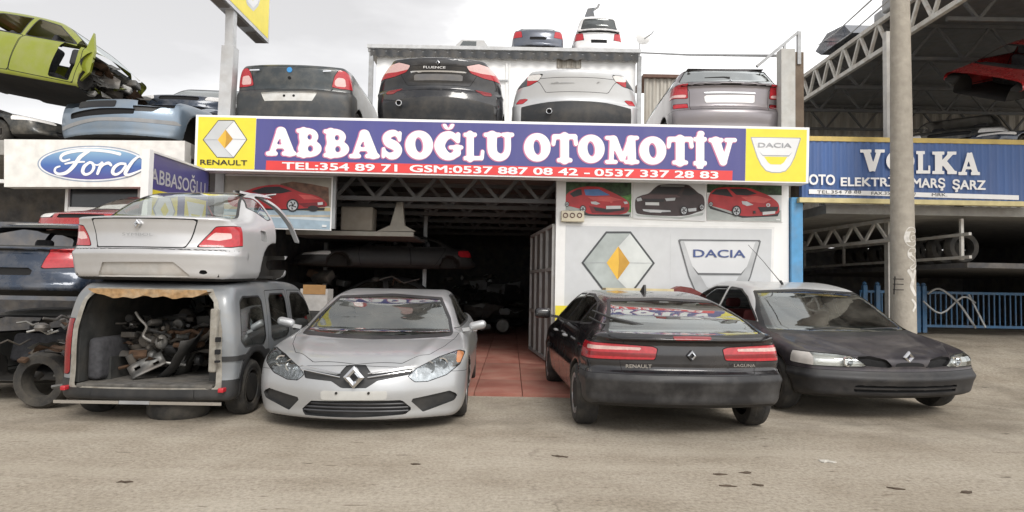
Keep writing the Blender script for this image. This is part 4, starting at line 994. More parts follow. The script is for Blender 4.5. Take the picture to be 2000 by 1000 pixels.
# ------------------------------------------------------------------ dark faded saloon with a silver roof, nose to the street
def dark_saloon():
    rot = Matrix.Rotation(R(8.5), 4, 'Z') @ Matrix.Rotation(R(1.6), 4, 'X')
    r = thing('saloon_car', 'faded dark saloon with a silver roof and pale headlamps, parked by the concrete pole', 'car', (4.32, 7.0, .0), rot=rot)
    L, W = 4.2, 1.115
    sp = dict(L=L, side=[(.06, .27), (.0, .36), (-.02, .47), (.02, .56), (.03, .66), (.12, .715), (.5, .79), (1.0, .86), (1.3, .90), (2.3, .95), (3.6, .99), (4.1, .93), (4.2, .6), (4.15, .32), (3.8, .25), (2.1, .22), (.4, .23)],
              cab=[(.9, .80), (1.1, .885), (1.45, 1.08), (1.9, 1.325), (2.15, 1.40), (2.6, 1.45), (3.1, 1.43), (3.6, 1.25), (4.0, .98), (3.9, .85), (2.4, .78)],
              hw=[(0, 1.0), (.3, 1.04), (.8, W), (3.3, W), (4.2, .95)], mz=[(.2, .95), (.38, .99), (.5, 1), (.7, .985), (.88, .94), (1.1, .88)],
              wc=[(.75, 1.05), (.9, 1.02), (1.1, .93), (1.33, .82), (1.42, .77), (1.5, .73)], pc=[(0, .92), (1.2, .97), (2.4, 1), (3.4, .96), (4.2, .88)],
              bow=(.30, .3), k=.10, kc=.13, ku=.04, arch=[(.86, .31, .35, .3), (3.4, .31, .35, .3)])
    def ex(x, y, z, d):
        d = d-.014*np.exp(-((np.abs(x)-.40-.35*y)/.07)**2)*np.clip((1.2-y)*3, 0, 1)*(z > .66)          # bonnet creases
        d = d+.018*np.exp(-((x-.25)**2/.06+(y-.55)**2/.01))*(z > .6)-.012*np.exp(-((x+.3)**2/.05+(y-.7)**2/.02))*(z > .6)  # dents
        return d-.020*np.exp(-((z-.47)/.035)**2)*(y < .75)
    sp['extra'] = ex
    c = Car(r, sp, P_aub, .028); z5 = zf(1370, 520, .32); A = lambda p, yl: pp(r, z5(p), yl)
    ll = A([(592, 548), (640, 540), (740, 543), (860, 548), (925, 556), (985, 606), (860, 611), (730, 612), (640, 604), (605, 580)], .12); ll = [(abs(a), b) for a, b in ll]
    ind = A([(560, 500), (735, 500), (722, 640), (560, 640)], .14); ind = [(abs(a), b) for a, b in ind]
    for s_ in (-1, 1):
        c.lens('headlight', near(ll, .52, s_, .004), .045, .008, sub=[(near(ind, 1.2, s_), mat('pale_indicator', (.50, .47, .44), .2, coat=.5))], refl=mat('hazy_reflector', (.72, .71, .68), .35, .6, var=.12, bump=.2), bulbs=[(s_*.66, .14, .645, .05)])
    ns = [(abs(a), b) for a, b in A([(990, 562), (1060, 556), (1140, 575), (1175, 622), (990, 610)], .02)]
    for s_ in (-1, 1): c.part('grille', near(ns, .5, s_, .003), M_seam, -.04, True)
    p = A([(1225, 562)], -.02)[0]; diamond_badge(r, 0.0, -.015 if 0 else .045, p[1], .062, .066)
    ws = [(-.96, .895), (-.88, 1.08), (-.735, 1.315), (0, 1.345), (.735, 1.315), (.88, 1.08), (.96, .895), (.4, .88), (0, .872), (-.4, .88)]
    c.window('windscreen', near(ws, 2.4), ring=.03)
    c.window('rear_window', lambda S: np.maximum(polysdf(S.V[:, 0], S.V[:, 2], [(-.70, 1.0), (-.58, 1.32), (.58, 1.32), (.70, 1.0)]), 3.2-S.V[:, 1]))
    f1 = [(1.5, .97), (1.95, 1.24), (2.2, 1.335), (2.5, 1.355), (2.54, .98)]; f2 = [(2.64, .985), (2.60, 1.36), (3.0, 1.35), (3.4, 1.24), (3.6, 1.06), (3.5, 1.0)]
    for s_ in (-1, 1):
        for f in (f1, f2):
            if s_ < 0: c.slots.append((clip(c.S, c.take(grow(sidef(f, s_, .3, .006), .02)), sidef(f, s_, .3, .006))[1], M_blackplast))   # glass gone on this side
            else: c.window('side_window', sidef(f, s_, .3, .006), M_glassd)
    roofp = paint('silver_roof_paint', (.62, .63, .63), .3, .4, .2)
    bon = [(-.30, .02), (.30, .02), (.62, .16), (.86, .45), (.95, .85), (.97, 1.02), (.5, 1.06), (0, 1.0), (-.5, 1.06), (-.97, 1.02), (-.95, .85), (-.86, .45), (-.62, .16)]
    c.part('bonnet', AND(topf(bend(bon, .30, W, .5), .60), lambda S: S.V[:, 1]-1.5), paint('faded_bonnet_paint', (.040, .036, .042), .3, .42, .55, .15, dcol=(.19, .17, .155), dscale=2.2), ring=.006)
    al = A([(880, 712), (1600, 705), (1600, 722), (890, 730)], .0)
    c.part('air_slot', near([(-.62, .375), (.62, .375), (.62, .405), (-.62, .405)], .5), M_seam, -.03, True); c.part('air_slot', near([(-.62, .325), (.62, .325), (.62, .358), (-.62, .358)], .5), M_seam, -.03, True)
    c.part('front_bumper', lambda S: np.maximum(S.V[:, 2]-.545, S.V[:, 1]-.62), mat('bumper_rubber', (.018, .018, .020), .5, 0, dirt=.45, dcol=(.11, .10, .09)), .004, True, ring=.006)
    for s_ in (-1, 1):
        c.part('door', sidef([(1.32, .28), (1.25, .6), (1.3, .955), (2.56, .965), (2.6, .3)], s_, .5), P_aub, ring=.006); c.part('door', sidef([(2.62, .3), (2.6, .965), (3.4, .975), (3.25, .6), (3.0, .3)], s_, .5), P_aub, ring=.006)
    c.part('roof', lambda S: np.maximum(.935-S.V[:, 2]+.04*np.clip(S.V[:, 1]-1.3, -1, 0), np.maximum(1.12-S.V[:, 1], 0)-1e-3+np.where(S.V[:, 1] < 1.12, 1, 0)), roofp)
    c.finish()
    for s_ in (1, -1):
        wheel(r, s_*(W-.02), .86, .31, .31, .2, s_, M_steelrim, 0); wheel(r, s_*(W-.02), 3.4, .31, .31, .2, s_, M_steelrim, 0)
    b = MB(); b.tube([(-.12, 2.3, 1.43), (-.18, 2.25, 1.47)], .018, 8); b.tube([(-.18, 2.25, 1.46), (-.42, 2.3, 1.75), (-.62, 2.36, 1.98)], [.006, .004, .003], 6); b.build('antenna', r, M_blackplast, True, local=True)
    b = MB(); rbox(b, (-.88, 1.3, .72), (.88, 1.72, .90), .06); b.build('dashboard', r, M_dash, True, local=True)
    seats(r, 2.5, .86, .45, -1, .62, mat('dark_red_seat', (.10, .018, .018), .9, var=.4), 3.3)
    b = MB(); rbox(b, (-.1, 1.92, 1.24), (.1, 1.96, 1.30), .02); b.build('rear_view_mirror', r, M_dash, True, local=True)
    b = MB()
    for x in (-.45, .25): b.tube([(x, 1.14, .90), (x+.25, 1.16, .915), (x+.55, 1.2, .92)], .009, 6)
    b.build('wiper', r, M_blackplast, True, local=True)
    return r
dark_saloon()
# ------------------------------------------------------------------ grey-blue van with its tailgate gone
P_van = paint('grey_blue_paint', (.225, .24, .255), .35, .38, .35, .4)
P_symbol = paint('silver_white_paint', (.55, .55, .555), .4, .32, .15)
def van():
    X0, Y0 = -3.575, 6.3
    r = thing('van', 'grey blue van without its tailgate, full of scrap, carrying a silver car body', 'van', (X0, Y0, 0), R(.5))
    L, W = 3.9, .80
    sp = dict(L=L, side=[(.05, .22), (.02, .32), (.03, .5), (.02, .8), (.06, 1.15), (.16, 1.31), (.35, 1.365), (1.2, 1.40), (2.1, 1.385), (2.55, 1.27), (3.0, .90), (3.5, .80), (3.85, .66), (3.92, .45), (3.85, .25), (2.0, .20), (.3, .20)],
              hw=[(0, .84), (.3, .86), (1, .865), (2.8, .84), (3.5, .78), (3.9, .68)], mz=[(.15, .97), (.35, 1.0), (.6, 1.0), (.85, .985), (1.15, .93), (1.32, .885), (1.42, .86)],
              bow=(.10, .35), k=.09, arch=[(.62, .30, .345, .25), (3.2, .30, .33, .25)])
    c = Car(r, sp, P_van, .026); z2_ = zf(80, 360, .48); A = lambda p, yl: pp(r, z2_(p), yl)
    op = [(-.665, .365), (-.655, .9), (-.60, 1.18), (-.53, 1.255), (.53, 1.255), (.605, 1.18), (.66, .9), (.67, .365)]
    cream = mat('bare_body_edge', (.30, .285, .25), .6, .1, var=.2, vscale=14, dirt=.6, dcol=(.12, .09, .06), dscale=8)
    c.open_(near(op, .42, 1, .02))
    # stripped jambs round the opening
    jm = [(-.745, .33), (-.73, .9), (-.665, 1.19), (-.58, 1.31), (.58, 1.31), (.665, 1.19), (.73, .9), (.745, .33)]
    c.part('door_jamb', near(jm, .30, 1, .0), cream, .003)
    tl = [(.70, .42), (.705, 1.0), (.84, 1.0), (.86, .5), (.86, .42)]
    zt_ = [A([(130, y)], .1)[0][1] for y in (545, 770)]
    tail(c, near([(-.95, zt_[1]), (-.755, zt_[1]), (-.735, zt_[0]-.05), (-.72, zt_[0]), (-.80, zt_[0]), (-.95, zt_[0]-.2)], .30), M_redd, ring=.006)
    wn = [[(.28, .80), (.34, 1.17), (.42, 1.215), (.83, 1.215), (.88, 1.17), (.90, .78), (.84, .73), (.36, .74)], [(1.12, .78), (1.14, 1.19), (1.2, 1.235), (1.62, 1.235), (1.66, 1.18), (1.68, .80), (1.6, .76), (1.18, .74)], [(1.88, .82), (1.88, 1.2), (1.94, 1.24), (2.25, 1.235), (2.5, 1.12), (2.78, .88), (2.7, .82)]]
    for s_ in (1, -1):
        c.part('bumper_corner', sidef([(-.1, .15), (-.1, .40), (.22, .42), (.25, .15)], s_, .5), M_blackplast, .006, True, ring=.004)
        for f in wn: c.window('side_window', sidef(f, s_, .3, .01), M_glassd, ring=.018)
        c.part('rubbing_strip', sidef([(-.1, .60), (1.0, .60), (1.0, .65), (-.1, .65)], s_, .5), M_blackplast, .012, True)
        c.part('sliding_door', sidef([(1.03, .30), (1.0, .8), (1.04, 1.29), (1.72, 1.30), (1.76, .85), (1.72, .28)], s_, .5), P_van, ring=.008)
        c.part('door', sidef([(1.79, .28), (1.82, .85), (1.80, 1.29), (2.3, 1.285), (2.62, 1.1), (2.86, .84), (2.84, .5), (2.72, .28)], s_, .5), P_van, ring=.008)
        c.part('wheel_arch_flare', lambda S: np.maximum(np.maximum(np.hypot(S.V[:, 1]-.62, S.V[:, 2]-.30)-.43, .5-S.V[:, 0]*s_), .2-S.V[:, 2]), M_blackplast, .012, True)
    c.window('windscreen', lambda S: np.maximum(polysdf(S.V[:, 0], S.V[:, 2], [(-.66, .95), (-.58, 1.27), (.58, 1.27), (.66, .95)]), 2.4-S.V[:, 1]))
    c.part('rear_bumper', lambda S: np.maximum(S.V[:, 2]-.345, S.V[:, 1]-.4), M_blackplast, .01, True, ring=.004)
    c.finish()
    # bumper strip of bright metal with a dark gap
    za, zb = A([(200, 878)], -.02)[0][1], A([(200, 888)], -.02)[0][1]; xs = [A([(x, 880)], -.02)[0][0] for x in (60, 325, 450, 742)]
    b = MB()
    for i, (x0, x1) in enumerate(((xs[0], xs[1]), (xs[1], xs[2]), (xs[2], xs[3]))):
        b.use(M_chrome if i != 1 else M_greym); b.bar((x0, -.045, (za+zb)/2), (x1-.003, -.045, (za+zb)/2), .02, .03)
    b.build('bumper_strip', r, local=True)
    # cargo bay: floor, side linings, roof lining hanging down
    lin = mat('bay_lining_light_block', (.035, .036, .035), .9, var=.4, dirt=.5, dcol=(.13, .115, .095))
    b = MB(); rbox(b, (-.66, .06, .33), (.66, 2.3, .37), .01); b.build('bay_floor', r, mat('bay_floor_mat', (.10, .095, .088), .95, var=.4, vscale=12, dirt=.6, dcol=(.19, .165, .13)), True, local=True)
    b = MB()
    for s_ in (1, -1):
        b.box((s_*.705-.02, .14, .37), (s_*.705+.02, 2.3, 1.05)); b.bar((s_*.69, .2, 1.05), (s_*.60, .2, 1.26), .02, .02); b.poly([(s_*.685, .2, 1.05), (s_*.685, 2.3, 1.05), (s_*.60, 2.3, 1.28), (s_*.60, .2, 1.28)]); b.box((s_*.62-.12, .35, .37), (s_*.62+.12, .95, .60))  # lining carried up by added sheets inside the windows, keeping the bay dark
    b.box((-.7, 2.3, .37), (.7, 2.34, 1.0)); b.build('bay_lining_light_block', r, lin, local=True)
    b = MB(); n = 24; vs, fs = [], []
    for j, y in enumerate((.06, .30, .9)):
        for i in range(n+1):
            u = i/n; x = -.58+1.16*u; sag = (.075+.02*math.sin(u*9)+.012*math.sin(u*37+j))*math.sin(math.pi*u)**.6; vs.append((x, y, 1.285-(sag if j == 0 else sag*.7 if j == 1 else .01)))
    for j in range(2):
        for i in range(n): fs.append((j*(n+1)+i, j*(n+1)+i+1, (j+1)*(n+1)+i+1, (j+1)*(n+1)+i))
    for i in range(n+1): vs.append((vs[i][0], .055, 1.30))
    for i in range(n): fs.append((i, i+1, 3*(n+1)+i+1, 3*(n+1)+i))
    b.mesh(vs, fs); b.build('torn_roof_lining', r, mat('foam_backed_lining', (.34, .21, .10), .95, var=.4, vscale=18, dirt=.6, dcol=(.55, .48, .36), dscale=6), True, local=True)
    seats(r, 2.45, .72, .40, 1, .55)
    for s_ in (1, -1):
        wheel(r, s_*.84, .62, .28, .29, .19, s_, M_steelrim, 0); wheel(r, s_*.82, 3.2, .28, .29, .19, s_, M_steelrim, 0)
    # right jamb detail: lamp holes and a red reflector
    b = MB(); rbox(b, (.735, .02, .305), (.79, .12, .35), .01); b.build('reflector', r, M_red, True, local=True)
    b = MB(); rbox(b, (-.79, .02, .305), (-.74, .12, .35), .01); b.build('reflector', r, M_red, True, local=True)
    for z_, h_ in ((.80, .045), (.68, .045), (.60, .02)):
        b = MB(); b.box((.705, -.005, z_), (.745, .04, z_+h_)); b.build('lamp_hole', r, M_seam, local=True)
    b = MB(); rbox(b, (.63, .03, .50), (.70, .1, 1.12), .015); b.build('jamb_rail', r, cream, True, local=True)
    return r
VAN = van()
# ------------------------------------------------------------------ silver half car lying on the van
def half_saloon():
    X0, Y0, Z0 = -3.71, 6.34, 1.40
    r = thing('cut_car_body', 'silver saloon rear half with torn roof, stacked on the open van', 'car body', (X0, Y0, Z0), R(-5))
    L, W = 3.2, .90
    sp = dict(L=L, side=[(.06, .0), (.0, .12), (-.02, .27), (.03, .33), (.05, .45), (.03, .58), (.05, .62), (.35, .645), (.9, .68), (2.5, .66), (3.2, .6), (3.2, .0), (1.5, .02), (.4, -.01)],
              cab=[(.28, .58), (.42, .655), (.72, .86), (1.0, .98), (1.35, 1.045), (2.0, 1.07), (2.8, 1.04), (2.9, .5), (1.5, .5)],
              hw=[(0, .86), (.3, .89), (.8, W), (2, W), (3.2, W)], mz=[(0, .96), (.15, .995), (.3, 1), (.5, .985), (.64, .94), (.9, .9)],
              wc=[(.5, .89), (.66, .84), (.8, .78), (1.0, .67), (1.1, .6)], pc=[(0, .9), (.8, .97), (1.8, 1), (3.2, 1)],
              bow=(.30, .1), bowy=(1.6, 3.1), k=.12, kc=.14, ku=.05, arch=[(1.12, .13, .30, .22)])
    sp['extra'] = lambda x, y, z, d: d-.012*np.exp(-((z-.615)/.02)**2)*(y < .3)-.010*np.exp(-((z-.255)/.03)**2)*(y < .5)
    c = Car(r, sp, P_symbol, .024); z2_ = zf(80, 360, .48); A = lambda p, yl: pp(r, z2_(p), yl)
    tl = [(abs(a), b_) for a, b_ in A([(632, 252), (655, 218), (692, 172), (750, 166), (800, 172), (800, 205), (785, 232), (738, 250)], .1)]
    wl = [(abs(a), b_) for a, b_ in A([(660, 222), (685, 195), (735, 196), (735, 215), (700, 225)], .1)]
    for s_ in (1, -1): tail(c, near(tl, .40, s_, .004), M_red, [(near(wl, .4, s_, .004), M_lamppink)])
    rec = A([(242, 318), (530, 318), (582, 374), (212, 374)], 0); c.part('plate_recess', near(rec, .3, 1, .006), mat('recess_grey', (.46, .45, .43), .5, .2, dirt=.45, dcol=(.25, .17, .10)), -.02, True)
    for x0, x1 in ((328, 360), (420, 452)): c.part('plate_clip', near(A([(x0, 326), (x1, 326), (x1, 338), (x0, 338)], .02), .3), M_seam) or None
    c.part('tow_eye_hole', near([(a, b_) for a, b_ in A(circ((640, 357), 15, 9), .05)], .3), M_seam, -.03, True)
    rw = [(-.71, .655), (-.64, .80), (-.53, .98), (0, 1.0), (.53, .98), (.64, .80), (.71, .655), (0, .642)]
    c.window('rear_window', near(rw, 1.3, 1, .006, .12), glass('clear_green_glass', (.72, .80, .74), dust=.06), ring=.022)
    qw = [(.80, .80), (.93, .93), (1.03, .925), (1.16, .72), (1.08, .70)]
    for s_ in (1, -1): c.window('quarter_window', sidef(qw, s_, .3, .004), ring=.012)
    c.seam(near([(-.46, .315), (-.50, .40), (-.56, .60), (.56, .60), (.50, .40), (.46, .315)], .33), .006)
    c.seam(near([(-2, .296), (2, .296), (2, .30), (-2, .30)], .7), .003)
    c.part('fuel_flap_hole', AND(sidef([(.80, .44), (.81, .56), (.94, .55), (.93, .43)], 1, .5)), mat('primer_hole', (.25, .25, .25), .7, var=.3), -.025, True)
    # everything ahead of the door cut is gone; the roof keeps a torn strip
    cut = lambda S: np.minimum(np.maximum(1.42+.06*np.sin(S.V[:, 2]*23)-S.V[:, 1], S.V[:, 2]-.96), np.maximum(1.55+.05*np.sin(S.V[:, 0]*19)-S.V[:, 1], .96-S.V[:, 2]))
    dopen = [(1.10, .30), (1.20, .62), (1.22, .72), (1.08, .95), (1.15, .98), (1.8, 1.02), (1.8, .30)]
    for s_ in (1, -1): c.open_(sidef(dopen, s_, .3))
    c.open_(cut); c.finish()
    b = MB(); q = spl([(.50, 1.0, 1.02), (.56, 1.35, 1.01), (.66, 1.62, .92), (.74, 1.85, .74), (.80, 1.98, .52)], 6)
    n = len(q); vs, fs = [], []
    for i, p in enumerate(q):
        w_ = .05*(1-.35*i/n); vs += [(p[0]-w_, p[1], p[2]+.01), (p[0]+w_*.5, p[1]-.01, p[2]), (p[0]+w_*.7, p[1]-.03, p[2]-.03), (p[0]-w_, p[1]-.03, p[2]-.02)]
    for i in range(n-1): fs += [(4*i+j, 4*i+(j+1) % 4, 4*i+4+(j+1) % 4, 4*i+4+j) for j in range(4)]
    fs.append((4*n-4, 4*n-3, 4*n-2, 4*n-1)); b.mesh(vs, fs); b.build('torn_roof_rail', r, P_symbol, True, local=True)
    b = MB(); q = [(.38, 1.35, 1.045), (.50, 1.62, 1.06), (.58, 1.78, 1.10), (.50, 1.86, 1.09), (.36, 1.7, 1.04), (.2, 1.5, 1.04)]
    b.prism(q, (.0, .0, -.012)); b.build('torn_roof_flap', r, P_symbol, local=True)
    b = MB(); rbox(b, (-.66, .35, .55), (.66, .95, .60), .02); b.build('parcel_shelf', r, M_trim, True, local=True)
    b = MB(); b.box((-.76, .2, .03), (.76, 1.4, .06)); b.build('floor_pan', r, M_under, local=True)
    c2 = A([(395, 160)], .02)[0]; diamond_badge(r, 0.0, .02, c2[1], .036, .045)
    script(r, 'SYMBOL', (*z2_([(330, 198)])[0], *z2_([(455, 208)])[0]), .02, M_greym, 0, bold=.0)
    return r
half_saloon()
# ------------------------------------------------------------------ cars parked along the edge of the shop roof (rears to the street)
RG = 'cars parked in a row on the shop roof'
def roof_car(label, X0, Y0, rz, sp, paint_, h=.034, z=DZ): 
    r = thing('parked_car', label, 'car', (X0, Y0, z), R(rz), RG); return r, Car(r, sp, paint_, h)
def four_wheels(r, W, y0, y1, rr=.30, rim=None, sp=7):
    for s_ in (1, -1):
        for y in (y0, y1): wheel(r, s_*(W-.03), y, rr, rr, .2, s_, rim, sp)
P_logan = paint('slate_paint', (.040, .050, .056), .3, .33, .3, .5); P_bk = paint('deep_black_paint', (.012, .013, .017), .25, .2, .12, .9)
P_wsil = paint('bright_silver_paint', (.60, .61, .62), .4, .28, .08); P_est = paint('grey_estate_paint', (.27, .25, .265), .55, .32, .2)
def roof_slate():
    X0, Y0 = -3.78, 10.7; W = 1.0
    sp = dict(L=4.2, side=[(.06, .27), (.0, .4), (-.02, .6), (.0, .74), (.07, .80), (.05, 1.0), (.06, 1.19), (.25, 1.24), (.9, 1.27), (2.5, 1.1), (3.5, 1.0), (4.1, .8), (4.2, .4), (4, .25), (.4, .24)],
              cab=[(.7, 1.05), (.95, 1.27), (1.4, 1.44), (1.9, 1.52), (2.5, 1.5), (3.1, 1.1), (2, 1.0)], hw=[(0, .95), (.3, .985), (.8, W), (3, W), (4.2, .85)], mz=[(.2, .96), (.4, .99), (.6, 1), (.85, .985), (1.05, .955), (1.2, .90)],
              wc=[(1.0, .95), (1.2, .88), (1.4, .76), (1.55, .66)], bow=(.20, .3), k=.085, kc=.12, arch=[(.8, .3, .34, .28), (3.3, .3, .34, .28)])
    r, c = roof_car('dark slate saloon on the shop roof, nearest the tall sign post', X0, Y0, 1.0, sp, P_logan)
    z6 = zf(440, 0, .36); A = lambda p, yl: pp(r, z6(p), yl)
    tl = A([(575, 465), (590, 410), (612, 375), (640, 378), (700, 420), (700, 470), (620, 472)], .08); wh = A([(590, 435), (605, 415), (640, 418), (645, 460), (590, 460)], .08)
    for s_ in (1, -1): tail(c, near(tl, .32, s_, .004), M_red, [(near(wh, .4, s_, .004), M_lamppink)])
    rec = A([(192, 500), (495, 498), (470, 545), (212, 545)], .0); c.part('plate_recess', near(rec, .3, 1, .006), M_plate, -.025, True)
    for u in (318, 370): p = A([(u, 518)], 0)[0]; b = MB(); b.lathe([(.005, .001), (.005, .022), (.04, .022)], (p[0], 0, p[1]), 'Y', 10); b.build('plate_lamp', r, M_seam, local=True)
    lid = A([(135, 352), (600, 372), (570, 482), (145, 478)], .04); c.part('boot_lid', near(lid, .35), P_logan, ring=.007)
    c.part('rear_bumper', lambda S: np.maximum(S.V[:, 2]-.785, S.V[:, 1]-.6), mat('slate_bumper', (.045, .050, .054), .45, .1, dirt=.3), ring=.005)
    c.window('rear_window', lambda S: np.maximum(polysdf(S.V[:, 0], S.V[:, 2], [(-.74, 1.24), (-.60, 1.44), (.60, 1.44), (.74, 1.24)]), S.V[:, 1]-2))
    for s_ in (1, -1): c.window('side_window', sidef([(1.15, 1.22), (1.4, 1.37), (1.9, 1.45), (2.4, 1.42), (2.8, 1.2)], s_, .3), M_glassd)
    c.finish(); four_wheels(r, W, .8, 3.3)
    p = A([(348, 378)], .03)[0]; b = MB(); b.lathe([(.03, .001), (.03, .045), (.08, .045)], (p[0], 0, p[1]), 'Y', 18); b.build('badge', r, mat('badge_blue', (.05, .28, .62), .3, .2), True, local=True)
    p = A([(346, 420)], .03)[0]; b = MB(); b.lathe([(.04, .001), (.04, .026), (.1, .026)], (p[0], 0, p[1]), 'Y', 14); b.build('boot_lock', r, M_seam, True, local=True)
    for a_, b_ in ((132, 185), (530, 575)): q = A([(a_, 380 if a_ < 300 else 386), (b_, 378 if a_ < 300 else 384)], .04); b = MB(); b.bar((q[0][0], .045, q[0][1]), (q[1][0], .045, q[1][1]), .012, .02); b.build('nameplate', r, M_chrome, local=True)
roof_slate()
def fluence_rear(label, X0, Y0, rz, pt, kind):
    W = 1.125; s0 = 0 if kind == 'black' else -.15
    sp = dict(L=4.4, side=[(.10, .30), (.03, .40), (-.02, .62), (.02, .80), (.09, .87), (.05, 1.10), (.0, 1.33), (.02, 1.375), (.15, 1.39), (.9, 1.34), (2.5, 1.15), (3.5, 1.05), (4.3, .8), (4.4, .4), (4, .25), (.5, .26)],
              cab=[(.7, 1.1), (1.0, 1.30), (1.5, 1.40), (2.1, 1.46), (2.7, 1.42), (3.3, 1.15), (2, 1.0)], hw=[(0, .98), (.3, 1.05), (.8, W), (3, W), (4.4, .9)], mz=[(.2, .93), (.4, .98), (.62, 1), (.9, .985), (1.15, .93), (1.33, .80)],
              wc=[(1.1, .9), (1.3, .80), (1.45, .70), (1.6, .62)], bow=(.36, .4), k=.10, kc=.13, arch=[(.85, .3, .34, .28), (3.5, .3, .34, .28)])
    sp['extra'] = lambda x, y, z, d: d-.012*np.exp(-((z-.835)/.03)**2)*(y < .6)
    r, c = roof_car(label, X0, Y0, rz, sp, pt, z=DZ+s0)
    z6 = zf(440, 0, .36) if kind == 'black' else zf(960, 0, .36); A = lambda p, yl: pp(r, z6(p), yl)
    if kind == 'black': tl = A([(1312, 370), (1375, 352), (1440, 362), (1500, 400), (1500, 428), (1400, 418), (1335, 400)], .15)
    else: tl = A([(655, 412), (735, 410), (790, 425), (815, 455), (800, 468), (720, 460), (675, 440)], .12)
    wl = A([(1305, 360), (1375, 345), (1455, 364), (1460, 396), (1390, 396), (1325, 388)], .15) if kind == 'black' else A([(650, 405), (728, 405), (735, 436), (672, 440)], .12)
    cl = [(abs(a), b_) for a, b_ in (A([(735, 400), (830, 400), (830, 480), (735, 480)], .12))] if kind != 'black' else None
    for s_ in (1, -1):
        sub = [(near([(abs(a), b_) for a, b_ in wl], .5, s_, .004), M_lamppink if kind == 'black' else M_lampw)]
        if cl: sub.insert(0, (near(cl, .9, s_), mat('empty_lamp_hole', (.10, .11, .12), .6, var=.3)))
        tail(c, near([(abs(a), b_) for a, b_ in tl], .60, s_, .005), M_red, sub)
    rf = [(abs(a), b_) for a, b_ in (A([(1355, 492), (1440, 500), (1445, 518), (1405, 520)], .2) if kind == 'black' else A([(725, 540), (770, 540), (788, 560), (755, 562)], .2))]
    for s_ in (1, -1): c.part('reflector', near(rf, .7, s_, .006), M_redd if kind == 'black' else M_red, .004, True, ring=.006)
    st = A([(985, 376), (1290, 380), (1290, 388), (985, 386)], .0) if kind == 'black' else A([(332, 438), (628, 438), (628, 446), (332, 446)], .0)
    xc = sum(a for a, _ in st)/4; st = [(a-xc, b_) for a, b_ in st]
    c.part('trim_strip', near(st, .3), M_chrome if kind == 'black' else M_greym, .012, True)
    zz = A([(1000, 442 if kind == 'black' else 492)], 0)[0][1]
    lid = [(-.52, zz), (-.62, zz+.16), (-.66, 1.22), (.66, 1.22), (.62, zz+.16), (.52, zz)]
    if kind == 'black':
        pl = A([(1005, 396), (1270, 400), (1268, 432), (1004, 428)], .02); xc = sum(a for a, _ in pl)/4; c.part('plate', near([(a-xc, b_) for a, b_ in pl], .3), mat('grey_plate', (.16, .16, .165), .5, .1, dirt=.4), .006, True)
    c.part('boot_lid', near(lid, .5, 1, .02), pt, ring=.008)
    zb = A([(1000, 545 if kind == 'black' else 575)], .05)[0][1]
    c.part('diffuser', lambda S: np.maximum(S.V[:, 2]-zb-.06*(1-(S.V[:, 0]/.9)**2)+.0, np.maximum(S.V[:, 1]-.6, np.abs(S.V[:, 0])-.95)), mat('dull_black_plastic', (.020, .022, .025), .6, dirt=.2), .004, True)
    dz = A([(1100, 590 if kind == 'black' else 625)], 0)[0][1]; b = MB(); rbox(b, (-.36, .06, dz-.06), (.40, .4, dz+.035), .05); b.build('silencer', r, mat('rusty_silencer', (.12, .105, .09), .7, .3, dirt=.5), True, local=True)
    c.window('rear_window', lambda S: np.maximum(polysdf(S.V[:, 0], S.V[:, 2], [(-.70, 1.33), (-.56, 1.50), (.56, 1.50), (.70, 1.33)]), np.maximum(S.V[:, 1]-2, .8-S.V[:, 1])))
    c.finish(); four_wheels(r, W, .85, 3.5)
    e = A([(942, 560)], .0)[0] if kind == 'black' else A([(312, 605)], .0)[0]
    b = MB(); b.lathe([(.10, .047), (-.03, .052), (-.035, .047), (-.03, .040), (.12, .038)], (e[0], 0, e[1]), 'Y', 20); b.build('exhaust_pipe', r, M_chrome, True, local=True)
    b = MB(); b.lathe([(.02, .0385), (.02, .001)], (e[0], 0, e[1]), 'Y', 12); b.build('exhaust_bore', r, M_seam, True, local=True)
    if kind == 'black':
        p = A([(1138, 344)], .0)[0]; diamond_badge(r, 0, -.03, p[1], .04, .045)
        q = z6([(1075, 360), (1195, 370)]); script(r, 'FLUENCE', (q[0][0], q[0][1], q[1][0], q[1][1]), -.02, M_lampw, 0, bold=.004)
fluence_rear('black saloon on the shop roof with a round exhaust pipe and grey plate', -1.31, 10.75, .3, P_bk, 'black')
fluence_rear('bright silver saloon on the shop roof with its outer tail lamps missing', 1.06, 10.78, -.5, P_wsil, 'white')
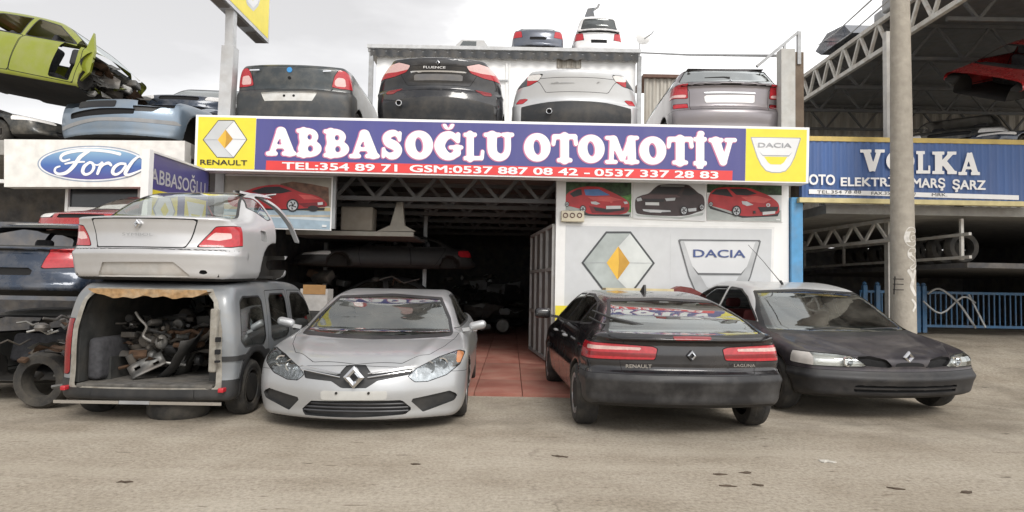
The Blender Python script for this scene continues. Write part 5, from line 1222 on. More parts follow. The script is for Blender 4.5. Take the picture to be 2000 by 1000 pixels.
def roof_estate():
    X0, Y0, W = 3.67, 10.8, .98
    sp = dict(L=4.6, side=[(.05, .24), (.0, .36), (-.03, .55), (.03, .64), (.08, .70), (.06, .98), (.10, 1.10), (.6, 1.14), (3, 1.05), (4.2, .88), (4.6, .5), (4.4, .25), (.4, .2)],
              cab=[(.09, 1.02), (.13, 1.10), (.30, 1.33), (.36, 1.39), (.9, 1.44), (2.2, 1.46), (3.0, 1.3), (3.6, 1.02), (2, .9)], hw=[(0, .92), (.3, .96), (.8, W), (3, W), (4.6, .85)], mz=[(.2, .97), (.4, .99), (.6, 1), (.85, .98), (1.12, .93)],
              wc=[(.9, .95), (1.1, .90), (1.3, .80), (1.4, .74), (1.5, .68)], pc=[(0, .95), (1, 1), (4.6, 1)], bow=(.20, .3), k=.08, kc=.09, ku=.04, arch=[(.85, .3, .35, .28), (3.6, .3, .34, .28)])
    r, c = roof_car('grey estate car on the shop roof with a white plate and black roof spoiler', X0, Y0, -1.5, sp, P_est)
    z7 = zf(960, 0, .36); A = lambda p, yl: pp(r, z7(p), yl)
    tl = [(-.985, .66), (-.70, .66), (-.715, .80), (-.73, .93), (-.985, .88)]
    zs = [A([(1000, y)], .08)[0][1] for y in (455, 515, 520, 578, 556)]
    for s_ in (1, -1):
        tail(c, near([(.70, zs[1]-.03), (1.1, zs[1]), (1.1, zs[0]-.06), (.86, zs[0]), (.715, zs[0]+.01)], .42, s_, .004), M_red, [(near([(.72, zs[1]-.02), (1.1, zs[1]+.01), (1.1, zs[1]+.05), (.72, zs[1]+.03)], .5, s_), M_lamppink)])
        tail(c, near([(.70, zs[3]), (.92, zs[3]), (.92, zs[4]), (.70, zs[4])], .3, s_, .004), M_redd if s_ > 0 else M_red, name='fog_lamp')
    rw = [(-.80, 1.135), (-.68, 1.345), (.68, 1.345), (.80, 1.135)]
    c.window('rear_window', near(rw, .6, 1, .015), glass('bright_glass', (.22, .25, .26), dust=.05, ior=3.0), ring=.012)
    pl = A([(1172, 512), (1448, 512), (1448, 554), (1180, 552)], .04); xc = sum(a for a, _ in pl)/4; c.part('plate', near([(a-xc, b_) for a, b_ in pl], .3), M_signw, .006, True)
    st = A([(1170, 494), (1452, 498), (1452, 507), (1170, 503)], .04); xc = sum(a for a, _ in st)/4; c.part('trim_strip', near([(a-xc, b_) for a, b_ in st], .3), M_chrome, .018, True)
    zz = A([(1300, 590)], .02)[0][1]
    c.part('tailgate', near([(-.66, zz), (-.67, .95), (-.80, 1.10), (-.70, 1.36), (.70, 1.36), (.80, 1.10), (.67, .95), (.66, zz)], .5), P_est, ring=.008)
    c.part('rear_bumper', lambda S: np.maximum(S.V[:, 2]-.60, S.V[:, 1]-.5), P_est, ring=.005)
    b = MB(); rbox(b, (-.66, .34, 1.388), (.66, .6, 1.408), .009); b.build('roof_spoiler', r, P_bk, True, local=True)
    for s_ in (1, -1):
        for f in ([(.55, 1.14), (.62, 1.30), (1.1, 1.34), (1.15, 1.14)], [(1.22, 1.14), (1.2, 1.35), (2, 1.36), (2.02, 1.13)], [(2.1, 1.12), (2.1, 1.36), (2.6, 1.34), (3.2, 1.09)]): c.window('side_window', sidef(f, s_, .3), M_glassd)
    c.finish(); four_wheels(r, W, .85, 3.6)
    p = A([(1315, 445)], .08)[0]; diamond_badge(r, 0, .05, p[1], .035, .04)
    w_ = A([(1140, 428), (1300, 420)], .2); b = MB(); b.tube([(0, .09, 1.16), (-.1, .11, 1.18), (-.42, .12, 1.17)], [.02, .013, .008], 6); b.build('wiper', r, M_blackplast, True, local=True)
roof_estate()
# ------------------------------------------------------------------ plainer cars and wrecks (front at the near end unless turned)
def far(poly, ymin, sgn=1, rnd=0):
    def f(S):
        x, y, z = S.V.T; return np.maximum(polysdf(x*sgn, z, poly)-rnd, ymin-y)
    return f
def wreck(name, label, cat, loc, rot, pt, L=4.0, W=.88, H=1.28, style='hatch', glassy=True, lamps=(True, True), wheels=(True, True), h=.045, cut=None, holes=(), group=None, rearlamp=None, missing=(), keep=False):
    """style hatch / saloon / van; returns (root, Car)"""
    r = thing(name, label, cat, loc, group=group, rot=rot)
    k = H/1.28; q = lambda P: [(y*L/4.0, z*k) for y, z in P]
    body = q([(.05, .22), (-.02, .40), (.02, .55), (.12, .62), (.6, .72), (1.0, .78), (1.4, .82), (3.5, .86), (3.9, .84), (4.0, .55), (3.95, .25), (2, .20)])
    cab = q({'hatch': [(.85, .70), (1.05, .81), (1.75, 1.16), (2.1, 1.25), (2.8, 1.28), (3.4, 1.22), (3.75, .95), (3.9, .82), (2, .7)],
             'saloon': [(.9, .70), (1.1, .80), (1.75, 1.14), (2.1, 1.25), (2.6, 1.28), (3.0, 1.20), (3.5, .88), (3.3, .8), (2, .7)],
             'van': [(.8, .68), (1.0, .82), (1.5, 1.18), (1.9, 1.27), (2.8, 1.30), (3.85, 1.28), (3.97, 1.0), (3.9, .8), (2, .7)]}[style])
    sp = dict(L=L, side=body, cab=cab, hw=[(0, W*.88), (.3, W*.95), (.9, W), (L-.8, W), (L, W*.88)], mz=[(.15*k, .95), (.4*k, 1), (.6*k, .99), (.85*k, .93)], wc=[(.7*k, W*.96), (.82*k, W*.90), (1.1*k, W*.78), (1.27*k, W*.66), (1.4*k, W*.6)],
              bow=(.28, .22), k=.09, kc=.12, ku=.04, arch=[(.80*L/4, .28*k, .33*k, .25), (3.28*L/4, .28*k, .33*k, .25)])
    c = Car(r, sp, pt, h); Z = lambda P: [(x*W/.88, z*k) for x, z in P]
    ws = Z([(-.74, .84), (-.55, 1.16), (.55, 1.16), (.74, .84)]); rw = Z([(-.62, .90), (-.52, 1.17), (.52, 1.17), (.62, .90)])
    s1 = q([(1.42, .87), (1.85, 1.13), (2.25, 1.19), (2.3, .88)]); s2 = q([(2.4, .88), (2.37, 1.19), (2.9, 1.19), (3.3, 1.08), (3.45, .92)] if style != 'saloon' else [(2.4, .88), (2.37, 1.19), (2.7, 1.19), (3.0, 1.06), (3.15, .92)])
    if lamps[0]:
        for s_ in (1, -1): c.part('headlight', near(Z([(.44, .52), (.50, .64), (.95, .66), (.95, .54)]), .6, s_), M_lampw, ring=.008)
        c.part('grille', near(Z([(-.36, .50), (-.36, .58), (.36, .58), (.36, .50)]), .4), M_seam, -.02, True)
        c.part('lower_grille', near(Z([(-.55, .27), (-.5, .38), (.5, .38), (.55, .27)]), .4), M_seam, -.02, True)
    if lamps[1]:
        for s_ in (1, -1): c.part('tail_lamp', far(rearlamp or Z([(.52, .60), (.56, .80), (.95, .82), (.95, .60)]), L-.5, s_), M_red, .004, True, ring=.008)
        c.part('plate_recess', far(Z([(-.28, .50), (-.28, .60), (.28, .60), (.28, .50)]), L-.4), M_seam, -.015, True)
    fw = AND(near(ws, 2.05*L/4), lambda S: .8*L/4-S.V[:, 1]); fr = far(rw, 2.9*L/4)
    sides = [(sidef(s1, s_, .25), 'side_window') for s_ in (1, -1)]+[(sidef(s2, s_, .25), 'side_window') for s_ in (1, -1)]
    for f, nm in [(fw, 'windscreen'), (fr, 'rear_window')]+sides:
        if glassy is True or glassy == nm: c.window(nm, f, M_glassd if nm != 'windscreen' else M_glass, ring=.02)
        else:
            i = c.take(grow(f, .02)); c.slots.append((clip(c.S, i, f)[1], M_blackplast))
    for f in holes: c.open_(f)
    for s_ in (1, -1):
        c.seam(sidef(q([(1.25, .25), (1.2, .6), (1.25, .86), (2.32, .87), (2.35, .28)]), s_, .4), .006); c.seam(sidef(q([(2.36, .28), (2.34, .87), (3.2, .88), (3.05, .6), (2.9, .28)]), s_, .4), .006)
    if cut is not None: c.open_(cut)
    c.finish()
    for ok, y in zip(wheels, (.80*L/4, 3.28*L/4)):
        if ok:
            for s_ in (1, -1): wheel(r, s_*(W-.02), y, .28*k, .28*k, .18, s_, M_steelrim, 5)
    b = MB(); rbox(b, (-W*.85, 1.2*L/4, .55*k), (W*.85, 1.5*L/4, .80*k), .05); b.build('dashboard', r, M_dash, True, local=True)
    if glassy is True or style != 'van': seats(r, 2.2*L/4, W*.9, .40*k, -1, .5*k, None, 2.95*L/4)
    return r, c
def rz(a): return Matrix.Rotation(R(a), 4, 'Z')
P_lime = paint('lime_paint', (.28, .32, .03), .25, .30, .3, .6); P_ice = paint('ice_blue_paint', (.22, .285, .36), .5, .32, .3, .5); P_navy = paint('navy_paint', (.020, .034, .062), .3, .25, .3, .7)
P_dk = paint('wreck_dark_paint', (.030, .034, .036), .3, .35, .55, .3); P_rd = paint('red_car_paint', (.42, .02, .022), .2, .25, .2, .8); P_gy = paint('old_grey_paint', (.15, .155, .155), .3, .45, .6, .2); P_wh = paint('white_car_paint', (.80, .80, .80), .0, .25, .1, .6)
P_dkb = paint('dark_blue_grey_paint', (.11, .125, .16), .4, .3, .15, .5)
def jumble(mb, lo, hi, n, mats, s0=.05, s1=.3, seed=1):
    """tangle of pipes, brackets and crumpled sheet"""
    rnd = random.Random(seed)
    P = lambda: Vector([rnd.uniform(lo[i], hi[i]) for i in range(3)])
    for i in range(n):
        mb.use(rnd.choice(mats)); k = rnd.random(); p = P(); s = rnd.uniform(s0, s1)
        M = Matrix.Translation(p) @ Matrix.Rotation(rnd.uniform(0, 6.3), 4, 'Z') @ Matrix.Rotation(rnd.uniform(-1.2, 1.2), 4, 'X')
        if k < .3: mb.tube([M @ Vector(q) for q in ((-s, 0, 0), (-s*.3, 0, s*.25), (s*.3, s*.2, 0), (s, 0, s*.15))], rnd.uniform(.008, .022), 6)
        elif k < .55: rbox(mb, (-s*.5, -s*.3, -s*.2), (s*.5, s*.3, s*.2), s*.08, 2, M)
        elif k < .75: mb.lathe([(-s*.2, .001), (-s*.2, s*.3), (-s*.05, s*.36), (s*.1, s*.3), (s*.2, s*.1), (s*.2, .001)], M.translation, rnd.choice('XYZ'), 12)
        else:
            g = 4; vs = [M @ Vector((s*(a/(g-1)-.5)*2, s*(b_/(g-1)-.5), rnd.uniform(-.12, .12)*s+.15*s*math.sin(a*1.7+b_))) for a in range(g) for b_ in range(g)]
            mb.mesh(vs+[v+Vector((0, 0, .004)) for v in vs], [(a*g+b_, a*g+b_+1, a*g+g+b_+1, a*g+g+b_) for a in range(g-1) for b_ in range(g-1)]+[(g*g+a*g+b_, g*g+a*g+g+b_, g*g+a*g+g+b_+1, g*g+a*g+b_+1) for a in range(g-1) for b_ in range(g-1)])
SM = [mat('scrap_steel', (.17, .17, .165), .5, .7, var=.3, dirt=.5, dcol=(.12, .07, .035)), mat('scrap_dark', (.035, .034, .033), .7, .2, var=.3, dirt=.4), mat('scrap_rust', (.075, .042, .024), .9, .1, var=.4, vscale=20), mat('scrap_alloy', (.36, .36, .35), .45, .6, var=.25, dirt=.5)]
# --- left neighbour's roof: ice blue front shell, dark blue car behind, lime wreck on an old dark car
def ice_shell():
    r = thing('wrecked_car', 'ice blue car front shell without bonnet or headlamps above the oval emblem sign', 'car', (-6.85, 10.68, 3.68), R(-4))
    L, W = 3.4, 1.13
    sp = dict(L=L, side=[(.06, .12), (.02, .22), (.0, .38), (.0, .52), (.05, .66), (.14, .76), (.5, .82), (1.1, .86), (1.5, .88), (3.4, .9), (3.4, .15), (1.6, .14), (.4, .10)], cab=[(1.1, .8), (1.3, .88), (1.9, 1.08), (2.4, 1.15), (3.2, 1.16), (3.3, .8)], wc=[(.8, 1.0), (1.0, .92), (1.2, .8)],
              hw=[(0, .98), (.3, 1.05), (.9, W), (3.4, W)], mz=[(.1, .94), (.3, 1), (.6, .99), (.85, .93)], bow=(.42, .0), k=.09, arch=[(.88, .26, .37, .28)])
    c = Car(r, sp, P_ice, .03); z1 = zf(80, 0, .4); A = lambda p, yl: pp(r, z1(p), yl)
    c.part('plate', near(A([(165, 488), (360, 486), (360, 520), (165, 523)], .02), .4), mat('black_plate', (.012, .012, .013), .4), .01, True)
    c.part('lower_grille', near(A([(118, 545), (300, 530), (455, 527), (450, 555), (300, 565), (120, 574)], .05), .6), M_seam, -.03, True)
    fg = A([(478, 527), (590, 524), (560, 552), (490, 556)], .25); c.part('fog_lamp_recess', near(fg, .9), M_blackplast, -.03, True)
    c.part('lower_lip', near(A([(60, 606), (300, 580), (620, 577), (640, 596), (300, 596), (60, 625)], .1), .8), mat('lip_grey', (.30, .31, .32), .5, dirt=.3), .008, True)
    c.open_(AND(topf([(-.80, .16), (.80, .16), (.90, 1.2), (-.90, 1.2)], .62), lambda S: .3-S.N[:, 2]))
    for s_ in (1, -1): c.open_(near([(.50, .62), (.98, .66), (.98, .80), (.46, .78)], .55, s_, .01))
    c.open_(AND(near([(-.85, .87), (-.72, 1.08), (.72, 1.08), (.85, .87)], 2.3), lambda S: 1.0-S.V[:, 1]))
    for s_ in (1, -1): c.open_(sidef([(1.40, .25), (1.45, .88), (1.85, 1.03), (2.2, 1.10), (2.2, .25)], s_, .4))
    c.open_(lambda S: 2.05-S.V[:, 1])
    c.finish()
    b = MB(); jumble(b, (-.7, .4, .3), (.7, 1.1, .62), 26, SM, .08, .22, 3); b.build('engine_bay', r, None, local=True)
    b = MB(); rbox(b, (-.8, 1.3, .15), (.8, 1.4, .85), .03); b.build('bulkhead', r, M_under, True, local=True)
    b = MB(); b.tube([(-.72, .55, .70), (0, .36, .73), (.72, .55, .70)], .025, 8); b.build('lock_panel', r, P_ice, True, local=True)
ice_shell()
wreck('wrecked_car', 'dark blue car on the left roof, between the ice blue shell and the sign post', 'car', (-6.85, 12.95, 4.5), rz(4), P_navy, 4.1, .98, 1.42, 'saloon', True, h=.05)
st_ = thing('steel_stand', 'low steel stand under the dark blue car on the left roof', 'stand', (-6.85, 15, 3.70))
for x_ in (-7.5, -6.2): b = MB(); b.box((x_-.1, 13.4, 3.70), (x_+.1, 16.4, 4.70)); b.build('support', st_, M_under)
wreck('wrecked_car', 'old dark car at the bottom of the stack under the lime wreck', 'car', (-8.15, 12.0, 3.70), rz(86), P_dk, 4.4, .9, 1.05, 'hatch', 'rear_window', h=.05)
ltilt = Matrix.Rotation(R(9), 4, 'Y') @ rz(88) @ Matrix.Rotation(R(4), 4, 'Y')
def lime():
    r, c = wreck('wrecked_car', 'lime green wreck with its front torn off, on top of the left stack', 'car', (-6.45, 11.95, 4.24), ltilt, P_lime, 4.3, .9, 1.52, 'hatch', 'windscreen', (False, True), (False, False), .035,
      cut=lambda S: np.minimum(S.V[:, 1]-1.22-.07*np.sin(S.V[:, 2]*11), np.maximum(S.V[:, 1]-1.5, .98-S.V[:, 2])), holes=[sidef([(1.42, .32), (1.36, .62), (1.40, .98), (1.75, 1.02), (1.80, .34)], s_, .3) for s_ in (1, -1)])
    b = MB(); jumble(b, (-.6, 1.08, .25), (.6, 1.5, .85), 60, SM+[M_blackplast, P_lime], .1, .35, 11); b.build('torn_front', r, None, local=True)
    b = MB(); b.prism([(-.84, 1.30, .30), (-.84, 1.12, .55), (-.82, 1.14, .95), (-.80, 1.26, 1.28), (-.82, 1.30, 1.0)], (.05, 0, 0)); b.build('hinge_pillar', r, P_lime, local=True)
lime()
# --- stack left of the van
wreck('wrecked_car', 'dark hatchback shell with a big red tail lamp, left of the half car', 'car', (-5.86, 11.3, .98), rz(181), P_navy, 3.9, .86, 1.12, 'hatch', False, (True, True), (False, False), .04, rearlamp=[(.36, .52), (.42, .74), (.95, .78), (.95, .56)])
wreck('wrecked_car', 'crushed old grey car at ground level left of the van', 'car', (-5.80, 11.2, .0), rz(181), P_gy, 3.9, .84, 1.0, 'hatch', False, (True, False), (True, True), .05, holes=[far([(-.7, .25), (-.7, .9), (.7, .9), (.7, .25)], 3.4)])
wreck('wrecked_car', 'red car body behind the silver half car, only its roof and screen showing', 'car', (-5.95, 8.8, 1.86), rz(-4), P_rd, 3.6, .84, .92, 'saloon', True, (True, True), (False, False), .05)
# --- small cars far up on the rear building
ZU = 9.42
def far_car(label, px, Y, pt, style, W, H, ry=0, L=4.2, back=.5):
    X = PX(px, 90, Y)[0]; return wreck('parked_car', label, 'car', (X*(1+back/22), Y+back+L, ZU), rz(180+ry), pt, L, W*1.02, H, style, True, (True, True), (True, True), .06, group='cars on the upper rear roof')
far_car('dark blue grey saloon high on the rear roof', 1051, 21.7, P_dkb, 'saloon', .92, 1.5)
far_car('tall white car high on the rear roof', 1170, 21.7, P_wh, 'van', .88, 1.7, 0, back=.9)
def pickup():
    X = PX(928, 90, 21.9)[0]; r = thing('cab_body', 'small white cab body with a dark window lying on the rear roof edge', 'vehicle cab', (X, 21.9, ZU))
    b = MB(); q = [(-.66, 0), (.62, 0), (.66, .14), (.44, .22), (.30, .42), (-.46, .43), (-.66, .24)]
    b.prism([(x, 0, z) for x, z in q], (0, 1.4, 0)); b.build('shell', r, paint('dusty_white_paint', (.52, .52, .52), 0, .5, .3), local=True)
    b = MB(); b.prism([(x, -.006, z) for x, z in [(-.54, .20), (.04, .20), (.04, .38), (-.42, .385)]], (0, .004, 0)); b.build('window', r, M_glassd, local=True)
pickup()
# --- pale car half hidden between the silver saloon and the estate on the shop roof, and scrap cars in the right-hand shed
wreck('parked_car', 'pale grey car half hidden behind the estate on the shop roof', 'car', (PX(1275, 200, 15)[0], 18.6, DZ), rz(180), paint('pale_grey_paint', (.50, .53, .54), .3, .35, .3), 3.9, .88, 1.5, 'hatch', True, h=.06, group=RG)
# ------------------------------------------------------------------ rear upper building with a corrugated canopy
RY = 22.0
ub = thing('rear_building', 'white walled upper storey behind the roof cars with a scalloped canopy edge', 'building', (0, RY+1.5, DZ))
xa, xb2 = PX(735, 200, RY)[0], PX(1240, 200, RY)[0]
b = MB(); b.box((xa, RY-.08, DZ), (xb2, RY+8, ZU-.103)); b.build('wall', ub, mat('bright_white_wall', (.92, .92, .915), .6, var=.01))
b = MB(); b.box((PX(719, 90, RY-.3)[0], RY-.3, ZU-.10), (PX(1251, 100, RY-.3)[0], RY+9, ZU)); b.build('roof_slab', ub, M_greym)
b = MB(); b.box((PX(719, 90, RY-.3)[0]-.02, RY-.36, ZU+.0), (PX(1251, 100, RY-.3)[0]+.02, RY-.303, ZU+.12)); b.build('fascia', ub, mat('pale_fascia', (.55, .56, .57), .5, dirt=.2))
b = MB(); x0, x1 = PX(724, 90, RY-.3)[0], PX(1247, 100, RY-.3)[0]; n = int((x1-x0)/.06); vs, fs = [], []
for i in range(n+1):
    x = x0+(x1-x0)*i/n; d = .03*math.sin(i*.9); vs += [(x, RY-.32+d*.5, ZU-.02), (x, RY-.30+d*.5, ZU-.27+.035*math.sin(i*.9))]
    if i: fs.append((2*i-2, 2*i, 2*i+1, 2*i-1))
b.mesh(vs, fs); b.build('scalloped_sheet', ub, mat('canopy_sheet', (.06, .063, .068), .6, .3, dirt=.3), True)
for px in (727, 1246): x = PX(px, 150, RY)[0]; b = MB(); b.box((x-.07, RY-.28, DZ), (x+.07, RY-.14, ZU-.1)); b.build('post', ub, M_greym)
for px in (990, 996): x = PX(px, 150, RY+1)[0]; b = MB(); b.box((x-.03, RY-.13, DZ), (x+.03, RY-.083, ZU-.35)); b.build('joint_strip', ub, M_whitef)
b = MB(); corr(b, PX(1087, 120, RY)[0], PX(1136, 120, RY)[0], RY-.10, PX(1110, 135, RY)[2], PX(1110, 112, RY)[2], .16, .03); b.build('vent_panel', ub, M_corr)
zz_ = PX(985, 177, RY+1)[2]; b = MB(); b.bar((PX(965, 177, RY)[0], RY-.15, zz_), (PX(992, 177, RY)[0], RY-.15, zz_), .05); b.build('crossbar', ub, M_greym)
# top of the rear roof: bent chimney cowl and a dish aerial
ck = thing('chimney_cowl', 'dark bent sheet metal chimney cowl standing behind the tall white car', 'chimney', (*PX(1154, 40, 27)[:2], ZU))
b = MB(); zc0, zc1 = PX(1154, 42, 27)[2], PX(1154, 12, 27)[2]; cx = PX(1154, 30, 27)[0]
b.prism([(cx-.24, 27, ZU), (cx+.20, 27, ZU), (cx+.20, 27, zc0+.1), (cx+.12, 27, zc1-.25), (cx+.16, 27, zc1-.05), (cx-.14, 27, zc1-.1), (cx-.25, 27, zc1-.4)], (0, .35, 0)); b.build('flue', ck, mat('sooty_sheet', (.13, .14, .155), .6, .3, dirt=.3))
b = MB(); b.tube([(cx+.12, 27.1, zc1-.12), (cx+.3, 27.1, zc1+.0), (cx+.36, 27.1, zc1+.14)], .05, 8); b.build('pipe', ck, M_greym, True)
da = thing('dish_aerial', 'thin pole with a small dish and arm at the right end of the rear roof', 'aerial', (*PX(1249, 96, 22)[:2], ZU))
x = PX(1249, 90, 22)[0]; b = MB(); b.bar((x, 22, ZU), (x, 22, PX(1249, 64, 22)[2]), .035); b.build('pole', da, M_greym)
b = MB(); b.lathe([(0, .001), (.02, .14), (.07, .25), (.075, .25), (.03, .14), (.012, .001)], (x+.12, 21.9, PX(1249, 74, 22)[2]), 'Y', 18); b.build('dish', da, M_whitef, True)
b = MB(); b.tube([(x+.12, 21.8, PX(1249, 80, 22)[2]), (x+.36, 21.7, PX(1249, 72, 22)[2]), (x+.42, 21.7, PX(1249, 66, 22)[2])], .02, 6); b.build('arm', da, M_greym, True)
# far brownish shed between
fs_ = thing('far_shed', 'small brown edged corrugated shed far behind, between the silver saloon and the estate', 'shed', (PX(1290, 180, 26)[0], 26, DZ))
b = MB(); corr(b, PX(1258, 180, 26)[0], PX(1345, 180, 26)[0], 26, DZ, PX(1290, 154, 26)[2], .3, .05); b.build('wall', fs_, M_corr)
b = MB(); b.box((PX(1254, 180, 26)[0], 25.8, PX(1290, 154, 26)[2]), (PX(1348, 180, 26)[0], 28, PX(1290, 148, 26)[2])); b.build('roof', fs_, mat('rust_brown_sheet', (.12, .06, .045), .8, dirt=.3))
# ------------------------------------------------------------------ tall sign on a post
sp_ = thing('pylon_sign', 'tall square steel post carrying a yellow and white sign box with a silver rimmed shield', 'sign post', (*PX(440, 225, 10.9)[:2], DZ))
pb, pm, pt_ = PX(442, 225, 10.9), PX(450, 93, 10.9), PX(452, 20, 10.9)
b = MB(); b.bar(pb-np.array([0, 0, .3]), pm, .21); b.bar(pm, pt_, .14); b.build('post', sp_, mat('pale_post_paint', (.52, .53, .54), .5, .2, dirt=.35))
Xp = pt_[0]+.10; zs0 = 6.02
b = MB(); b.box((Xp-.26, 8.6, zs0), (Xp, 12.35, zs0+1.75)); b.build('sign_box', sp_, mat('sign_alu', (.55, .56, .58), .35, .6, dirt=.15))
b = MB(); b.poly([(Xp+.004, 10.55, zs0+.07), (Xp+.004, 12.29, zs0+.07), (Xp+.004, 12.29, zs0+1.68), (Xp+.004, 10.55, zs0+1.68)], M_yel)
oc = lambda u, v, d: (Xp+d, 10.55+1.74*u, zs0+.07+1.6*v)
sh_ = [(.12, .86), (.88, .86), (.80, .48), (.70, .26), (.58, .14), (.42, .14), (.30, .26), (.20, .48)]
b.flat([oc(u, v, .006) for u, v in sh_], M_lg2); b.flat([oc(.5+(u-.5)*.9, .51+(v-.51)*.9, .008) for u, v in sh_], M_lg1); b.flat([oc(u, v, .010) for u, v in [(.30, .52), (.70, .52), (.62, .32), (.55, .25), (.45, .25), (.38, .32)]], M_yel)
b.build('emblem_panel', sp_)
b = MB(); b.poly([(Xp+.004, 8.66, zs0+.07), (Xp+.004, 10.53, zs0+.07), (Xp+.004, 10.53, zs0+1.68), (Xp+.004, 8.66, zs0+1.68)], M_signw); b.box((Xp+.004, 8.7, zs0+.3), (Xp+.007, 10.5, zs0+.55)); b.build('text_panel', sp_)
for y in (9.4, 10.2, 11.0, 11.8): b = MB(); b.box((Xp-.22, y, zs0-.02), (Xp-.04, y+.5, zs0-.003)); b.build('underside_vent', sp_, mat('sign_underside', (.16, .15, .14), .7, dirt=.3))
# ------------------------------------------------------------------ left neighbour shop
LY = 11.0
ln = thing('neighbour_shop', 'left neighbouring shop with a dark window band below an oval emblem sign', 'shop', (-8, LY, 0))
xr = PX(383, 320, LY)[0]
b = MB(); b.box((-15, LY-.2, 3.45), (xr, 24, 3.70)); b.build('roof_deck', ln, M_conc)
b = MB(); b.box((-15, LY+3, 0), (xr-.01, LY+3.2, 3.45)); b.build('wall', ln, M_darkwall)
b = MB(); b.box((xr-.22, LY, 0), (xr, LY+.2, 3.45)); b.build('column', ln, mat('blue_grey_column', (.09, .14, .21), .6, dirt=.4))
zc, zd = PX(180, 405, LY)[2], PX(180, 434, LY)[2]; xw0, xw1 = PX(128, 400, LY)[0], PX(275, 400, LY)[0]
b = MB(); b.box((xw0, LY, zd), (xw1, LY+.12, zc)); b.build('window_sill', ln, M_white)
b = MB(); b.box((xw0-.001, LY-.02, zc-.4), (xw0+.05, LY+.1, 3.2)); b.box((xw1-.05, LY-.02, zc+.002), (xw1, LY+.1, 3.2)); b.box((-9.3, LY-.02, 3.0), (xw0-.003, LY+.1, 3.06)); b.build('window_frame', ln, M_whitef)
b = MB(); b.box((xw0+.053, LY+.03, zc+.004), (xw1-.053, LY+.05, 3.19)); b.build('pane', ln, mat('dark_pane', (.03, .035, .04), .12, .0, coat=.4, var=.2))
b = MB(); b.box((xw0-1.5, LY+.2, 1.0), (xw1, LY+.3, zd-.003)); b.build('lower_wall', ln, mat('grey_blue_wall', (.12, .13, .15), .7, dirt=.5))
OY = 10.6
os_ = thing('oval_sign', 'white sign board with a blue oval and white script lettering', 'sign', PX(200, 320, OY))
b = MB(); pxbox(b, (8, 272), (361, 275), (359, 365), (8, 365), OY, .22); b.build('board', os_, mat('sign_cream', (.80, .79, .75), .45, dirt=.02))
oc_, ow, oh = (180, 320), 107, 35.5
b = MB(); b.flat([PX(x, y, OY-.004) for x, y in circ(oc_, ow, oh, 56)], mat('oval_rim', (.30, .36, .46), .4, var=.1)); b.flat([PX(x, y, OY-.006) for x, y in circ(oc_, ow-2.5, oh-2.2, 56)], mat('oval_white', (.80, .81, .83), .4))
ob = mat('oval_blue', (.05, .12, .34), .35, var=.1); t_ = ob.node_tree; tc_ = t_.nodes.new('ShaderNodeTexCoord'); sx_ = t_.nodes.new('ShaderNodeSeparateXYZ'); mr_ = t_.nodes.new('ShaderNodeMapRange'); rp_ = t_.nodes.new('ShaderNodeValToRGB')
zlo, zhi = PX(180, 352, OY)[2]-PX(200, 320, OY)[2], PX(180, 290, OY)[2]-PX(200, 320, OY)[2]
mr_.inputs[1].default_value = zlo; mr_.inputs[2].default_value = zhi; t_.links.new(tc_.outputs['Object'], sx_.inputs[0]); t_.links.new(sx_.outputs['Z'], mr_.inputs[0]); t_.links.new(mr_.outputs[0], rp_.inputs[0])
rp_.color_ramp.elements[0].color = (.10, .08, .28, 1); rp_.color_ramp.elements[1].color = (.30, .50, .66, 1); e_ = rp_.color_ramp.elements.new(.45); e_.color = (.07, .15, .42, 1); t_.links.new(rp_.outputs[0], t_.nodes['Principled BSDF'].inputs['Base Color'])
b.flat([PX(x, y, OY-.008) for x, y in circ(oc_, ow-6, oh-5, 56)], ob); b.build('oval_emblem', os_)
z1 = lambda x, y: (80+.4*x, .4*y)
STR = [([(385, 752), (330, 740), (250, 733), (165, 738), (112, 752), (96, 770), (108, 786), (140, 778)], [8, 7, 7, 8, 8, 7, 6, 4]), ([(232, 738), (190, 768), (160, 810), (125, 842), (88, 850), (68, 838), (72, 820), (92, 812)], [8, 10, 10, 9, 7, 6, 5, 4]), ([(118, 800), (160, 792), (212, 790)], [4, 6, 4]),
       ([(238, 792), (212, 812), (204, 838), (218, 852), (244, 842), (258, 818), (252, 798), (238, 792)], [6, 9, 9, 7, 6, 8, 7, 6]), ([(254, 800), (275, 806), (296, 796)], [4, 4, 5]), ([(298, 796), (288, 818), (276, 848)], [8, 9, 7]), ([(284, 826), (306, 804), (330, 796), (342, 806)], [5, 6, 8, 7]),
       ([(412, 800), (384, 800), (358, 818), (350, 842), (366, 852), (392, 838), (414, 808)], [6, 7, 9, 9, 7, 6, 6]), ([(470, 768), (446, 790), (420, 828), (412, 848), (428, 854), (462, 842), (490, 830)], [6, 8, 10, 9, 7, 5, 4]), ([(470, 768), (486, 764), (492, 772)], [6, 5, 4])]
b = MB(); b.use(M_signw)
for si, (P_, rr_) in enumerate(STR):
    xs_, ys_ = [p[0] for p in P_], [p[1] for p in P_]
    for p in msq(lambda X, Y: chain(X, Y, P_, [r_*.95 for r_ in rr_]), min(xs_)-14, max(xs_)+14, min(ys_)-14, max(ys_)+14, 2.6): b.poly([PX(*z1(u, v), OY-.012-.0012*si) for u, v in p])
b.build('script_lettering', os_)
